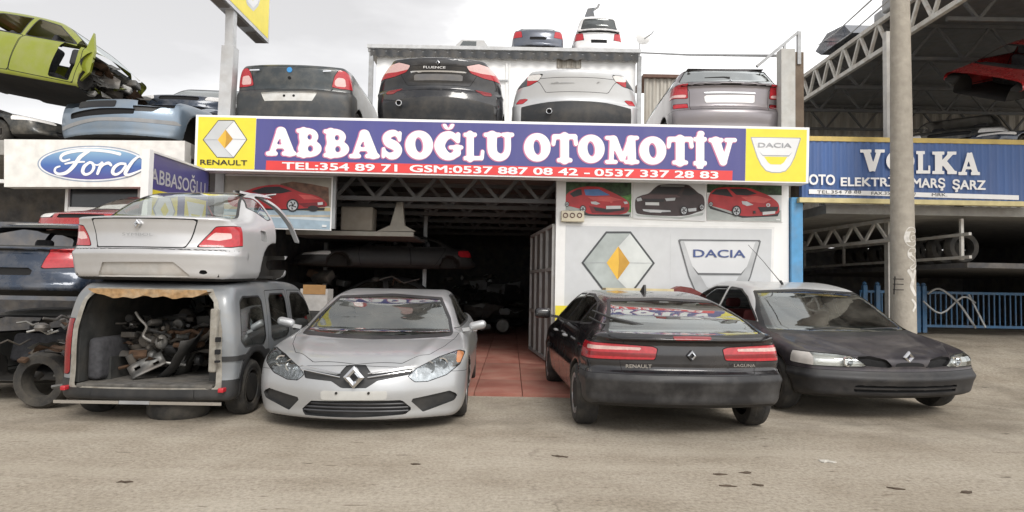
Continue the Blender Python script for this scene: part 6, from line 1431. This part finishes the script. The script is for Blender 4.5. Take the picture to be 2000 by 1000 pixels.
# small sign standing out from the facade between the two shops
ss_ = thing('side_sign', 'narrow blue sign projecting from the facade with the shop name over yellow squares', 'sign', (-4.6, 8.3, 3.0))
C0, C1 = PX(291, 302, 8.3), PX(408, 341, 10.55); zt0, zt1 = C0[2], C1[2]
def sq(u, v, d=0):      # u along the board (near to far), v down in metres from its top edge
    p = C0+(C1-C0)*u; n = np.array([C1[1]-C0[1], -(C1[0]-C0[0]), 0]); n /= np.linalg.norm(n); return (p[0]+n[0]*d, p[1]+n[1]*d, p[2]-v)
b = MB(); b.prism([sq(0, -.04), sq(1, -.04), sq(1, 1.0), sq(0, 1.0)], Vector(sq(0, 0, -.05))-Vector(sq(0, 0))); b.build('board', ss_, M_blue)
b = MB(); b.bar(sq(-.012, -.06, 0), sq(-.012, 1.02, 0), .10); b.bar(sq(0, -.055, .0), sq(1, -.055, .0), .03); b.build('frame', ss_, M_whitef)
o = text_mesh('ABBASOĞLU', 1, M_signw, 'lettering', ss_, Matrix.Identity(4), bold=.012); v_ = np.array([q.co[:] for q in o.data.vertices]); lo, hi = v_.min(0), v_.max(0); iv_ = wmat(ss_).inverted()
for q_ in o.data.vertices:
    u, t_ = (q_.co.x-lo[0])/(hi[0]-lo[0]), (q_.co.y-lo[1])/(hi[1]-lo[1]); q_.co = iv_ @ Vector(sq(.03+.90*u, .36-.27*t_, .006))
b = MB()
for u0, u1 in ((.04, .44), (.56, .96)): b.poly([sq(u0, .44, .004), sq(u1, .44, .004), sq(u1, .94, .004), sq(u0, .94, .004)], M_yel)
mu = lambda u, v, d: sq(.24+.17*u, .69+.22*v, d)
b.flat([mu(*p, .006) for p in [(-1, 0), (-.4, -1), (.4, -1), (1, 0), (.4, 1), (-.4, 1)]], M_lg3); b.flat([mu(*p, .008) for p in [(-.88, 0), (-.35, -.9), (.35, -.9), (.88, 0), (.35, .9), (-.35, .9)]], M_lg1); b.flat([mu(*p, .010) for p in [(-.35, 0), (0, -.5), (.35, 0), (0, .5)]], M_yel)
b.flat([sq(.76+.17*x, .69+.2*y, .006) for x, y in [(-1, -.9), (1, -.9), (.5, .9), (-.5, .9)]], M_lg1); b.flat([sq(.76+.17*x, .69+.2*y, .008) for x, y in [(-.5, 0), (.5, 0), (.3, .55), (-.3, .55)]], M_yel)
b.build('emblem_panel', ss_)
# ------------------------------------------------------------------ right neighbour: open steel shed
RYY = 11.0
sh = thing('open_workshop', 'open steel truss workshop to the right with a dark ground floor and cars stored upstairs', 'workshop', (9, RYY, 0))
M_dtruss = mat('dark_roof_steel', (.13, .135, .14), .7, .3, dirt=.3); M_pale = mat('pale_truss_paint', (.62, .61, .57), .6, dirt=.45, dcol=(.28, .15, .06), dscale=5)
M_yelb = mat('ochre_trim', (.62, .46, .14), .6, dirt=.4); M_lb = mat('light_blue_paint', (.10, .33, .60), .6, dirt=.3)
x5 = xB+.12
b = MB(); b.box((PX(1545, 450, RYY)[0], RYY-.02, 0), (PX(1567, 450, RYY)[0], RYY+.2, 3.0)); b.build('column', sh, M_lb)
b = MB(); b.box((PX(1519, 170, 10.9)[0], 10.75, DZ), (PX(1546, 170, 10.9)[0], 10.95, PX(1530, 101, 10.9)[2])); b.build('column', sh, mat('pale_grey_column', (.50, .50, .48), .7, dirt=.4))
b = MB(); b.box((PX(1549, 170, 11.3)[0], 11.2, 2.9), (PX(1565, 170, 11.3)[0], 11.4, PX(1530, 105, 11.3)[2])); b.build('column', sh, mat('brown_steel', (.15, .11, .08), .8, dirt=.5))
XE = 7.6
e0, e1 = (XE, 17.5, 6.42), (XE, 5.6, 6.42)
b = MB(); truss(b, e0, e1, .62, 17, .06, .09); b.build('edge_truss', sh, M_pale)
b = MB(); b.box((XE+.1, 5.6, 7.12), (18, 20.3, 7.18)); b.build('roof', sh, mat('roof_sheet', (.19, .195, .20), .7, .3, dirt=.3))
for i, Y in enumerate([7.2, 9.2, 11.4, 13.4, 15.4, 17.4, 19.4]):
    b = MB(); truss(b, (XE+.15, Y, 6.34), (18, Y, 6.34), .70, 9, .05, .07); b.build('roof_truss', sh, M_dtruss)
b = MB(); b.bar((XE+.2, 11.5, 4.0), (16, 19, 6.3), .12); b.build('brace', sh, M_dtruss)
b = MB(); corr(b, 5.2, 18, 20, 2.9, 7.2, .3, .05); b.build('back_wall', sh, M_corr)
b = MB(); b.box((x5+.6, 11.2, 2.76), (18, 20, 2.92)); b.build('upper_floor', sh, M_conc)
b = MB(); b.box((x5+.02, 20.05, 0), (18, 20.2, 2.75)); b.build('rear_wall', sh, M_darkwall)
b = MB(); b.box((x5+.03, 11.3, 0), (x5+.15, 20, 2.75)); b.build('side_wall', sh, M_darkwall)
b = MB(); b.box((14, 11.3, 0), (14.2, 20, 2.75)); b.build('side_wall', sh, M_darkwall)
xp = PX(1736, 300, 12.2)[0]
b = MB(); b.bar((xp, 12.2, .3), (xp, 12.2, 6.4), .13); b.build('post', sh, mat('white_post_paint', (.62, .61, .58), .6, dirt=.4))
b = MB(); q0 = (x5+.2, 11.6); truss(b, (x5+.2, 19, 2.20), (6.9, 11.45, 2.36), .36, 14, .045, .06); b.build('floor_truss', sh, M_pale)
XM = 7.9
for z0_, z1_ in ((2.02, 2.45), (2.42, 2.62)):
    b = MB(); b.bar((XM-.2, 19, z0_), (XM, 11.1, z0_+.02), .05); b.build('mezzanine_rail', sh, M_pale)
b = MB()
for Y in (11.3, 13.2, 15.1, 17): b.bar((XM-.03*(Y-11), Y, 2.0), (XM-.03*(Y-11), Y, 2.72), .05)
b.build('rail_post', sh, M_pale)
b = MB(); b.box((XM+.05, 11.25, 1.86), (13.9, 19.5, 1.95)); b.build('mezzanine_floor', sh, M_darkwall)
b = MB(); b.box((7.75, 11.15, 3.86), (14, 16.5, 3.95)); b.build('storage_deck', sh, M_dtruss)
for y_ in (11.3, 16.3): b = MB(); b.bar((7.85, y_, 2.92), (7.85, y_, 3.86), .1); b.build('deck_post', sh, M_dtruss)
# right roof edge rails above the shop column
rl = thing('stair_rail', 'thin steel stair handrail rising to the right above the estate car', 'handrail', PX(1480, 126, 11.2))
b = MB(); p0, p1 = PX(1478, 130, 11.2), PX(1560, 62, 11.2); b.bar(p0, p1, .05); b.bar(p1, PX(1560, 126, 11.2), .06); b.bar(PX(1532, 86, 11.2), PX(1532, 102, 11.2), .04); b.build('rail', rl, M_greym)
cb0, cb1 = PX(1252, 103, 21.9), PX(1515, 109, 12); rb = thing('roof_cable', 'thin dark cable running from the rear roof to the grey column', 'cable', cb0)
b = MB(); b.tube([cb0, (cb0+cb1)/2-np.array([0, 0, .03]), cb1], .03, 6); b.build('cable', rb, M_greym, True)
for i, (a_, c_, lb) in enumerate([((1598, 88, 17), (1702, 0, 8), 'left of two thin overhead wires crossing the sky beside the workshop roof'), ((1618, 96, 17), (1745, -8, 8), 'right of two thin overhead wires crossing the sky beside the workshop roof')]):
    p, q = PX(*a_), PX(*c_); d = q-p; t = MB(); t.tube([p, p+d*.5-np.array([0, 0, .05]), q, q+d*1.5], .012, 5); meta(t.build('overhead_wire', None, M_greym, True), lb.replace('left of two thin', 'upper left one of two').replace('right of two thin', 'lower right one of two'), 'wire', 'overhead wires')
# blue ribbed sign
VY = 10.9
vs_ = thing('workshop_sign', 'blue ribbed sign board with white block lettering and ochre edges, right of the long sign', 'sign', PX(1750, 335, VY))
x0v, x1v = PX(1566, 335, VY)[0], PX(2030, 335, VY)[0]; zb_, zt_v = PX(1750, 395, VY)[2], PX(1750, 273, VY)[2]
b = MB(); corr(b, x0v, x1v, VY, zb_+.05, zt_v-.05, .13, .02, (0, .3, 1, .7)); b.box((x0v, VY+.004, zb_+.05), (x1v, VY+.1, zt_v-.05)); b.build('ribbed_board', vs_, mat('workshop_blue', (.065, .135, .34), .5, var=.1, vscale=2, dirt=.15, streak=True))
b = MB(); b.box((x0v-.05, VY-.03, zt_v-.05), (x1v, VY+.08, zt_v+.03)); b.build('top_trim', vs_, M_yelb)
b = MB(); b.box((x0v-.05, VY-.03, zb_-.03), (x1v, VY+.08, zb_+.05)); b.build('bottom_trim', vs_, mat('cream_trim', (.72, .62, .32), .6, dirt=.3))
def slab(ch):
    def f(X, Y):
        B = lambda a, b_, r: obox(X, Y, a, b_, r); M = np.minimum
        if ch == 'V': return M(M(B((.24, .98), (.50, .02), .13), B((.78, .98), (.52, .02), .09)), M(B((.0, .93), (.46, .93), .07), B((.6, .93), (1, .93), .07)))
        if ch == 'O': return np.maximum(ell(X, Y, (.5, .5), .5, .52), -ell(X, Y, (.5, .5), .22, .34))
        if ch == 'L': return M(M(B((.32, 0), (.32, 1), .17), B((.02, .93), (.62, .93), .07)), M(B((.02, .07), (1, .07), .07), B((.93, .0), (.93, .36), .07)))
        if ch == 'K': return M(M(M(B((.26, 0), (.26, 1), .15), B((.36, .42), (.80, .94), .09)), B((.46, .56), (.84, .06), .13)), M(M(B((0, .93), (.5, .93), .07), B((0, .07), (.5, .07), .07)), M(B((.62, .93), (1, .93), .07), B((.62, .07), (1.02, .07), .07))))
        if ch == 'A': return M(M(B((.50, .98), (.20, .05), .08), B((.50, .98), (.80, .05), .13)), M(B((.28, .32), (.74, .32), .06), M(B((.0, .07), (.40, .07), .07), B((.58, .07), (1, .07), .07))))
    return f
b = MB()
for ch, *bx in [('V', 1680, 292, 1728, 335), ('O', 1731, 292, 1786, 337), ('L', 1789, 295, 1817, 339), ('K', 1821, 296, 1868, 340), ('A', 1872, 298, 1914, 342)]: glyph(b, slab(ch), bx, VY-.045, M_signw, h=.03)
b.build('name_lettering', vs_)
for tx, x0_, x1_, y_ in [('OTO', 1580, 1631, 351), ('ELEKTRİK', 1642, 1765, 353.5), ('MARŞ', 1782, 1846, 357.5), ('ŞARZ', 1860, 1925, 361)]:
    fit_text(tx, (x0_, y_-11-(2 if tx[-1] == 'K' else 0), x1_, y_+10+(4 if 'Ş' in tx else 0)), VY-.04, M_signw, 'lettering', vs_, .025, (y_-10-(2 if tx[-1] == 'K' else 0), y_+11+(4 if 'Ş' in tx else 0)))
b = MB(); b.flat([PX(x, y, VY-.03) for x, y in [(1580, 369.5), (1990, 381.5), (1990, 390.5), (1580, 378.5)]], M_signw); b.build('phone_strip', vs_)
for tx, x0_, x1_, y_ in [('TEL.354 78 88', 1596, 1682, 375), ('FAX.35', 1702, 1738, 377.5), ('7', 1785, 1789, 379.5), ('MRK.', 1820, 1850, 380.5)]: fit_text(tx, (x0_, y_-3.2, x1_, y_+3), VY-.036, M_ink, 'lettering', vs_, .0)
# concrete pole
cp = thing('concrete_pole', 'tall pale concrete utility pole with white paint daubs in front of the workshop', 'utility pole', (*PX(1763, 600, 10.2)[:2], gz(PX(1763, 600, 10.2)[0], 10.2)))
pc0, pc1 = PX(1765, 690, 10.2), PX(1757, -60, 10.2); M_pole = mat('pole_concrete', (.40, .365, .31), .9, var=.12, vscale=9, dirt=.4, dcol=(.28, .25, .21), bump=.35, bscale=30)
b = MB(); b.tube([pc0+(pc1-pc0)*t for t in np.linspace(0, 1, 9)], [float(x) for x in np.linspace(.188, .135, 9)], 28); b.build('shaft', cp, M_pole, True)
M_daub = mat('white_daub', (.70, .68, .64), .8, var=.15, vscale=20, dirt=.4)
def on_pole(pts, rr_):
    m = MB(); m.use(M_daub); q = lambda px, py: None
    for p in msq(lambda X, Y: chain(X, Y, pts, rr_), min(p[0] for p in pts)-6, max(p[0] for p in pts)+6, min(p[1] for p in pts)-6, max(p[1] for p in pts)+6, 1.2):
        o_ = []
        for x, y in p:
            t = (690-y)/750; c = pc0+(pc1-pc0)*t; rad = .188-.053*t+.004; w_ = PX(x, y, 10.2)[0]-c[0]; w_ = max(-rad*.99, min(rad*.99, w_)); o_.append((c[0]+w_, c[1]-math.sqrt(rad*rad-w_*w_), PX(x, y, 10.2)[2]))
        m.poly(o_)
    m.build('paint_daub', cp)
on_pole([(1777, 452), (1764, 450), (1758, 466), (1764, 478), (1776, 476), (1778, 466), (1770, 466)], [4.6]*7); on_pole([(1776, 490), (1766, 490), (1764, 500), (1774, 508), (1779, 516), (1768, 524)], [4.4]*6)
on_pole([(1762, 530), (1770, 545), (1767, 560), (1775, 575)], [3.6]*4); on_pole([(1776, 530), (1770, 545)], [3.6]*2); on_pole([(1768, 585), (1776, 595), (1770, 606)], [2, 3, 2])
b = MB()
for y in (545, 555, 566): p = PX(1752, y, 9.98); b.bar(p-np.array([.06, 0, 0]), p+np.array([.10, 0, .0]), .014)
p = PX(1748, 540, 9.98); b.bar(p, PX(1746, 575, 9.98), .014); b.build('iron_bracket', cp, mat('iron_black', (.03, .028, .026), .8, .3))
# blue fence with leaning metal strips
FYY = 12.7; M_fb = mat('fence_blue', (.035, .12, .24), .55, .1, dirt=.3)
fc = thing('metal_fence', 'blue metal bar fence in front of the dark workshop bay', 'fence', (PX(1800, 645, FYY)[0], FYY, .6))
xf0, xf1 = PX(1680, 600, FYY)[0], PX(2010, 600, FYY)[0]; zf0, zf1 = PX(1850, 640, FYY)[2], PX(1850, 572, FYY)[2]
b = MB(); b.bar((xf0, FYY, zf0+.03), (xf1, FYY, zf0+.03), .05); b.bar((xf0, FYY, zf1), (xf1, FYY, zf1), .05); b.build('rail', fc, M_fb)
b = MB()
for x in np.arange(xf0, xf1, .105): b.bar((x, FYY-.01, zf0+.05), (x, FYY-.01, zf1-.02), .022)
b.build('bars', fc, M_fb)
for px in (1687, 1712, 1790, 1802): x = PX(px, 600, FYY)[0]; b = MB(); b.bar((x, FYY-.03, zf0-.1), (x, FYY-.03, zf1+.12), .08); b.lathe([(0, .03), (.03, .045), (.06, .03), (.075, .001)], (x, FYY-.03, zf1+.12), 'Z', 10); b.build('post', fc, M_fb)
M_strip = mat('pale_metal_strip', (.42, .43, .43), .45, .6, dirt=.3)
for lb, P_ in [('bent bright metal strip leaning on the blue fence in a wide zigzag', [(1803, 588), (1838, 612), (1880, 580), (1905, 592)]), ('curved metal window channel leaning on the blue fence', [(1812, 574), (1835, 564), (1870, 590), (1895, 625), (1905, 640)]), ('straight white strip leaning at the right end of the blue fence', [(1892, 575), (1925, 640)])]:
    b = MB(); b.tube([PX(x, y, FYY-.14-.03*i) for i, (x, y) in enumerate(spl(P_, 4))], .020, 6); meta(b.build('metal_strip', None, M_strip, True), lb, 'metal strip', 'metal strips on the fence')
# ------------------------------------------------------------------ things stored upstairs right
def shed_cars():
    wreck('stored_car', 'dark dusty car shell upstairs just right of the concrete pole', 'car', (8.5, 12.5, 3.95), rz(-40), P_dk, 3.9, .9, 1.35, 'hatch', False, (True, True), (True, True), .055)
    wreck('stored_car', 'dark blue dusty car bonnet at the right edge upstairs in the workshop', 'car', (8.2, 11.9, 3.95), rz(-75), P_navy, 3.9, .72, .72, 'saloon', True, (True, True), (True, True), .055)
    wreck('stored_car', 'bright red crushed car hanging at the far right above the dark shells', 'car', (8.15, 11.8, 4.80), Matrix.Rotation(R(-14), 4, 'Y') @ rz(-78) @ Matrix.Rotation(R(28), 4, 'Y'), P_rd, 3.6, .8, 1.0, 'hatch', False, (False, True), (False, False), .05, cut=lambda S: S.V[:, 1]-.5)
    b = MB(); b.prism([(7.5, 14.2, 7.2), (7.5, 15.6, 7.2), (7.5, 15.9, 7.4), (7.5, 15.3, 7.62), (7.5, 14.5, 7.5)], (1.1, 0, 0)); meta(b.build('car_bonnet', None, P_navy), 'dark curved car panel lying on the workshop roof edge', 'car panel')
    b = MB(); rbox(b, (7.6, 12.6, 7.19), (7.9, 13.2, 7.5), .05); rbox(b, (7.72, 13.4, 7.19), (7.9, 13.7, 7.4), .04); meta(b.build('scrap_box', None, M_greym, True), 'small grey metal scrap pieces on the workshop roof edge', 'scrap')
shed_cars()
# tyres on the mezzanine
def tyre_thing(label, p, r=.28, wd=.18, axis='Z', group=None, tilt=None):
    t = MB(); t.lathe([(0, r*.62), (0, r*.9), (wd*.25, r), (wd*.75, r), (wd, r*.9), (wd, r*.62), (wd*.5, r*.56)], (0, 0, 0), axis, 24, close=True)
    o = t.build('tyre', None, M_tyre, True); o.matrix_basis = Matrix.Translation(Vector(p)) @ (tilt or Matrix.Identity(4)); return meta(o, label, 'tyre', group)
for i in range(9): tyre_thing('used tyre standing in a row behind the workshop mezzanine rail', (8.15, 11.6+i*.5, 2.24), .29, .19, 'Y', 'tyres on the workshop mezzanine')
# ------------------------------------------------------------------ loose things
tyre_thing('worn tyre lying flat under the tail of the van', (PX(330, 812, 6.55)[0], 6.75, .0), .30, .17, 'Z')
# scrap inside the van
def sheet(name, label, cat, p, size, rot, m, seed, crump=.15, nx=7, ny=5, holes=True):
    rnd = random.Random(seed); vs = []; sx, sy = size
    for i in range(nx):
        for j in range(ny):
            u, v = i/(nx-1)-.5, j/(ny-1)-.5; vs.append(Vector((u*sx, v*sy, crump*sx*(math.sin(u*5+seed)*.25+rnd.uniform(-.12, .12))+(.05*sx if j in (0, ny-1) else 0))))
    skip = {(rnd.randrange(1, nx-2), rnd.randrange(1, ny-2)) for _ in range(3)} if holes else set()
    fs = [(i*ny+j, i*ny+j+1, i*ny+ny+j+1, i*ny+ny+j) for i in range(nx-1) for j in range(ny-1) if (i, j) not in skip]
    b = MB(); b.mesh(vs, fs); o = b.build(name, None, m, True); o.matrix_basis = Matrix.Translation(Vector(p)) @ rot
    md = o.modifiers.new('thickness', 'SOLIDIFY'); md.thickness = .012
    return meta(o, label, cat)
RX, RYm, RZm = (lambda a: Matrix.Rotation(R(a), 4, 'X')), (lambda a: Matrix.Rotation(R(a), 4, 'Y')), (lambda a: Matrix.Rotation(R(a), 4, 'Z'))
V0 = VAN.matrix_basis; vp = lambda x, y, z: tuple(V0 @ Vector((x, y, z)))
sheet('bent_sheet', 'long ribbed metal panel slanting up inside the van on the right', 'scrap panel', vp(.30, .75, .72), (1.0, .30), RZm(-20) @ RYm(-48) @ RX(25), SM[0], 2)
sheet('bent_sheet', 'dark plastic car trim panel lying under the slanting panel in the van', 'scrap panel', vp(.12, .55, .56), (.75, .34), RZm(-35) @ RYm(-38) @ RX(30), M_blackplast, 5)
sheet('bent_sheet', 'crumpled bright metal plate at the front of the scrap in the van', 'scrap panel', vp(-.17, .42, .50), (.34, .17), RZm(24) @ RYm(-30) @ RX(50), SM[0], 9)
sheet('bent_sheet', 'small torn alloy bracket plate upright in the middle of the van scrap', 'scrap panel', vp(-.10, .7, .76), (.30, .16), RZm(10) @ RYm(-62) @ RX(20), SM[3], 12)
b = MB(); jumble(b, (-.46, .45, .46), (.26, 1.5, .86), 95, SM+[M_blackplast, SM[1], SM[2], SM[1]], .06, .24, 21); meta(b.build('scrap_heap', None, None, True), 'tangled heap of greasy engine and suspension parts inside the van', 'scrap', kind='stuff').matrix_basis = V0
b = MB(); jumble(b, (-.35, 1.0, .5), (.60, 1.9, 1.08), 60, [SM[1], SM[1], SM[0], M_blackplast], .1, .34, 33); meta(b.build('scrap_heap', None, None, True), 'dark pile of trim and panels at the back of the van', 'scrap', kind='stuff').matrix_basis = V0
b = MB(); jumble(b, (-.56, .5, .45), (.05, 1.2, .98), 80, [SM[1], SM[0], SM[1], M_blackplast, SM[3]], .05, .2, 77); meta(b.build('scrap_heap', None, None, True), 'greasy heap of brackets and pipes filling the left half of the van', 'scrap', kind='stuff').matrix_basis = V0
b = MB(); b.tube(spl([vp(-.36, .5, 1.05), vp(-.30, .48, .98), vp(-.24, .5, .90), vp(-.28, .52, .80), vp(-.16, .5, .74)], 5), .014, 6); meta(b.build('scrap_wire', None, SM[3], True), 'bright bent wire bracket hanging at the left inside the van', 'wire')
b = MB(); rbox(b, (-.66, .2, .38), (-.52, .95, .80), .05); meta(b.build('dark_panel', None, M_seat, True), 'dark padded panel against the left side inside the van', 'panel').matrix_basis = V0
# engine lump and tyre in the gap left of the van
b = MB(); jumble(b, (-5.25, 6.8, .25), (-4.62, 7.6, .95), 40, SM, .08, .22, 41); meta(b.build('scrap_heap', None, None, True), 'heap of pale engine parts on the ground left of the van', 'scrap', kind='stuff')
tyre_thing('tyre standing upright left of the van under the dark hatchback', (-5.0, 6.9, .30), .30, .19, 'Y')
# cardboard box and posts between the van and the silver saloon
xb3 = PX(617, 580, 9.6)[0]
cbx = thing('cardboard_box', 'open cardboard box of bits between the van and the silver saloon', 'box', (xb3, 9.6, .62))
b = MB(); b.box((xb3-.20, 9.5, .98), (xb3+.20, 9.8, 1.30)); b.build('carton', cbx, mat('pale_carton', (.46, .44, .42), .8, var=.2, dirt=.4))
b = MB(); b.box((xb3-.16, 9.493, 1.22), (xb3+.17, 9.498, 1.36)); b.build('flap', cbx, mat('brown_card', (.36, .20, .08), .8, var=.2))
b = MB(); rbox(b, (xb3-.3, 9.45, .05), (xb3+.3, 9.9, .975), .03); meta(b.build('oil_drum_crate', None, SM[1], True), 'dark metal crate under the cardboard box', 'crate')
# racked car bodies and panels inside the garage on the left
P_gd = paint('grimy_dark_paint', (.018, .018, .019), .1, .5, .5, 0, dcol=(.06, .055, .05))
G = 'car bodies racked inside the garage'
wreck('stored_car', 'dark grey car body on the ground inside the garage, behind the cardboard box', 'car', (-5.0, 14.2, .35), rz(-80), P_gd, 3.8, .85, 1.2, 'saloon', True, (True, True), (False, False), .055, group=G)
wreck('stored_car', 'dark car body on the rack inside the garage, under the pale shelf beam', 'car', (-4.5, 13.4, 1.60), rz(-66), P_gd, 3.8, .82, .85, 'saloon', False, (True, True), (False, False), .055, group=G)
rk = thing('parts_rack', 'pale shelf beam and uprights of a rack inside the garage on the left', 'rack', (-3.2, 12, 0))
zr = PX(740, 457, 12)[2]; xr0, xr1 = PX(560, 457, 12)[0], PX(808, 457, 12)[0]
b = MB(); b.bar((xr0, 12, zr), (xr1, 12, zr), .10, .08); b.build('beam', rk, mat('pale_beam', (.42, .40, .35), .7, dirt=.5))
b = MB(); b.box((xr0, 12.05, zr-.03), (xr1-.05, 14.5, zr+.02)); b.build('shelf', rk, M_darkwall)
for x in (xr0+.05, xr1-.1): b = MB(); b.bar((x, 14.4, .05), (x, 14.4, 3.4), .08); b.build('upright', rk, M_greym)
p0, p1 = PX(664, 455, 12.1), PX(728, 404, 12.1); b = MB(); rbox(b, (p0[0], 12.1, zr+.06), (p1[0], 12.5, p1[2]), .03); meta(b.build('seat_panel', None, mat('beige_panel', (.34, .30, .25), .8, dirt=.4), True), 'beige car panel standing on the pale shelf beam', 'panel')
b = MB(); q = [PX(x, y, 12.1) for x, y in [(735, 452), (762, 440), (775, 395), (786, 395), (790, 440), (812, 452)]]; b.prism(q, (0, .12, 0)); meta(b.build('door_pillar', None, mat('bare_steel_beige', (.40, .37, .32), .6, .2, dirt=.4)), 'cut door pillar of a car standing on the pale shelf beam', 'car part')
b = MB(); jumble(b, (-4.6, 13, .1), (-2.2, 16, 1.6), 60, [SM[1], SM[0], M_blackplast, SM[2]], .15, .5, 55); meta(b.build('parts_heap', None, None, True), 'dim heap of used car parts deep inside the garage', 'car parts', kind='stuff')
b = MB(); jumble(b, (-1.8, 17, .1), (.3, 22, 1.7), 70, [SM[1], SM[0], M_blackplast, M_greym], .15, .6, 56); meta(b.build('parts_heap', None, None, True), 'dim heap of panels at the very back of the garage', 'car parts', kind='stuff')
# bits by the white wall
p = PX(1095, 612, 10.85); b = MB(); b.box((p[0]-.09, 10.85, .04), (p[0]+.16, 10.88, PX(1095, 597, 10.85)[2])); meta(b.build('yellow_board', None, M_yel), 'yellow board leaning on the white wall beside the gate', 'board')
b = MB(); p0 = PX(1270, 571, 9.9); p1 = PX(1392, 573, 9.9); b.box((PX(1180, 571, 10.4)[0], 10.2, .6), (PX(1310, 571, 10.4)[0], 10.6, PX(1240, 563, 10.4)[2])); meta(b.build('cream_bench', None, mat('cream_panel', (.66, .56, .34), .7, dirt=.3)), 'cream coloured panel behind the roof of the black hatchback', 'panel')
q = [PX(x, y, 10.3) for x, y in [(1300, 600), (1304, 570), (1330, 559), (1350, 562), (1378, 576), (1385, 600)]]; b = MB(); b.prism(q, (0, .3, 0)); meta(b.build('red_panel', None, mat('dull_red_panel', (.17, .02, .02), .5, dirt=.3)), 'dull red car panel between the black hatchback and the wall emblem', 'panel')
# litter on the road
def scrap_paper(label, px, py, w_, h_, m, seed):
    Y = None
    for Yt in np.linspace(3, 7, 400):
        if PX(px, py, Yt)[2] <= 0.004 and Y is None: Y = Yt if PX(px, py, Yt)[2] > -.02 else Y
    P_ = PX(px, py, 5); t = -HCAM/(P_[2]-HCAM); c = CAMP+(P_-CAMP)*t; rnd = random.Random(seed); b = MB()
    an = rnd.uniform(-.5, .5); pts = [(math.cos(a)*w_*rnd.uniform(.35, 1.1), math.sin(a)*h_*rnd.uniform(.3, 1.1)) for a in np.linspace(0, 2*math.pi, 12)[:-1]]
    pts = [(x*math.cos(an)-y*math.sin(an), x*math.sin(an)+y*math.cos(an)) for x, y in pts]; k = len(pts); hh = .012 if seed == 1 else .004
    vs = [(c[0]+x, c[1]+y, .005+rnd.uniform(0, hh)) for x, y in pts]
    b.mesh([(c[0], c[1], .006+hh)]+vs+[(v[0], v[1], .002) for v in vs], [(0, 1+i, 1+(i+1) % k) for i in range(k)]+[(1+i, 1+k+i, 1+k+(i+1) % k, 1+(i+1) % k) for i in range(k)])
    return meta(b.build('litter', None, m), label, 'litter')
M_lit = mat('litter_pale', (.55, .53, .48), .8, var=.2, dirt=.4); M_leaf = mat('litter_brown', (.09, .065, .045), .9, var=.3)
scrap_paper('crumpled pale paper scrap on the road before the dark saloon', 1612, 902, .085, .05, M_lit, 1)
for i, (x, y, lb) in enumerate([(1457, 924, 'flat brown scrap on the road, largest of the group before the black hatchback'), (1408, 927, 'small brown scrap left of the largest one on the road'), (1422, 950, 'brown scrap near the photo bottom below the largest one'), (1478, 948, 'brown scrap below and right of the largest one on the road'), (1750, 955, 'dark scrap on the road under the dark saloon, nearest the camera of two'), (1888, 962, 'dark wide scrap on the road at the far right'), (812, 907, 'dark scrap alone on the road below the silver saloon'), (242, 942, 'dark scrap on the road at the lower left'), (1094, 892, 'brown scrap on the road left of the black hatchback')]):
    scrap_paper(lb, x, y, .055+.012*(i % 3), .028, M_leaf, 10+i)
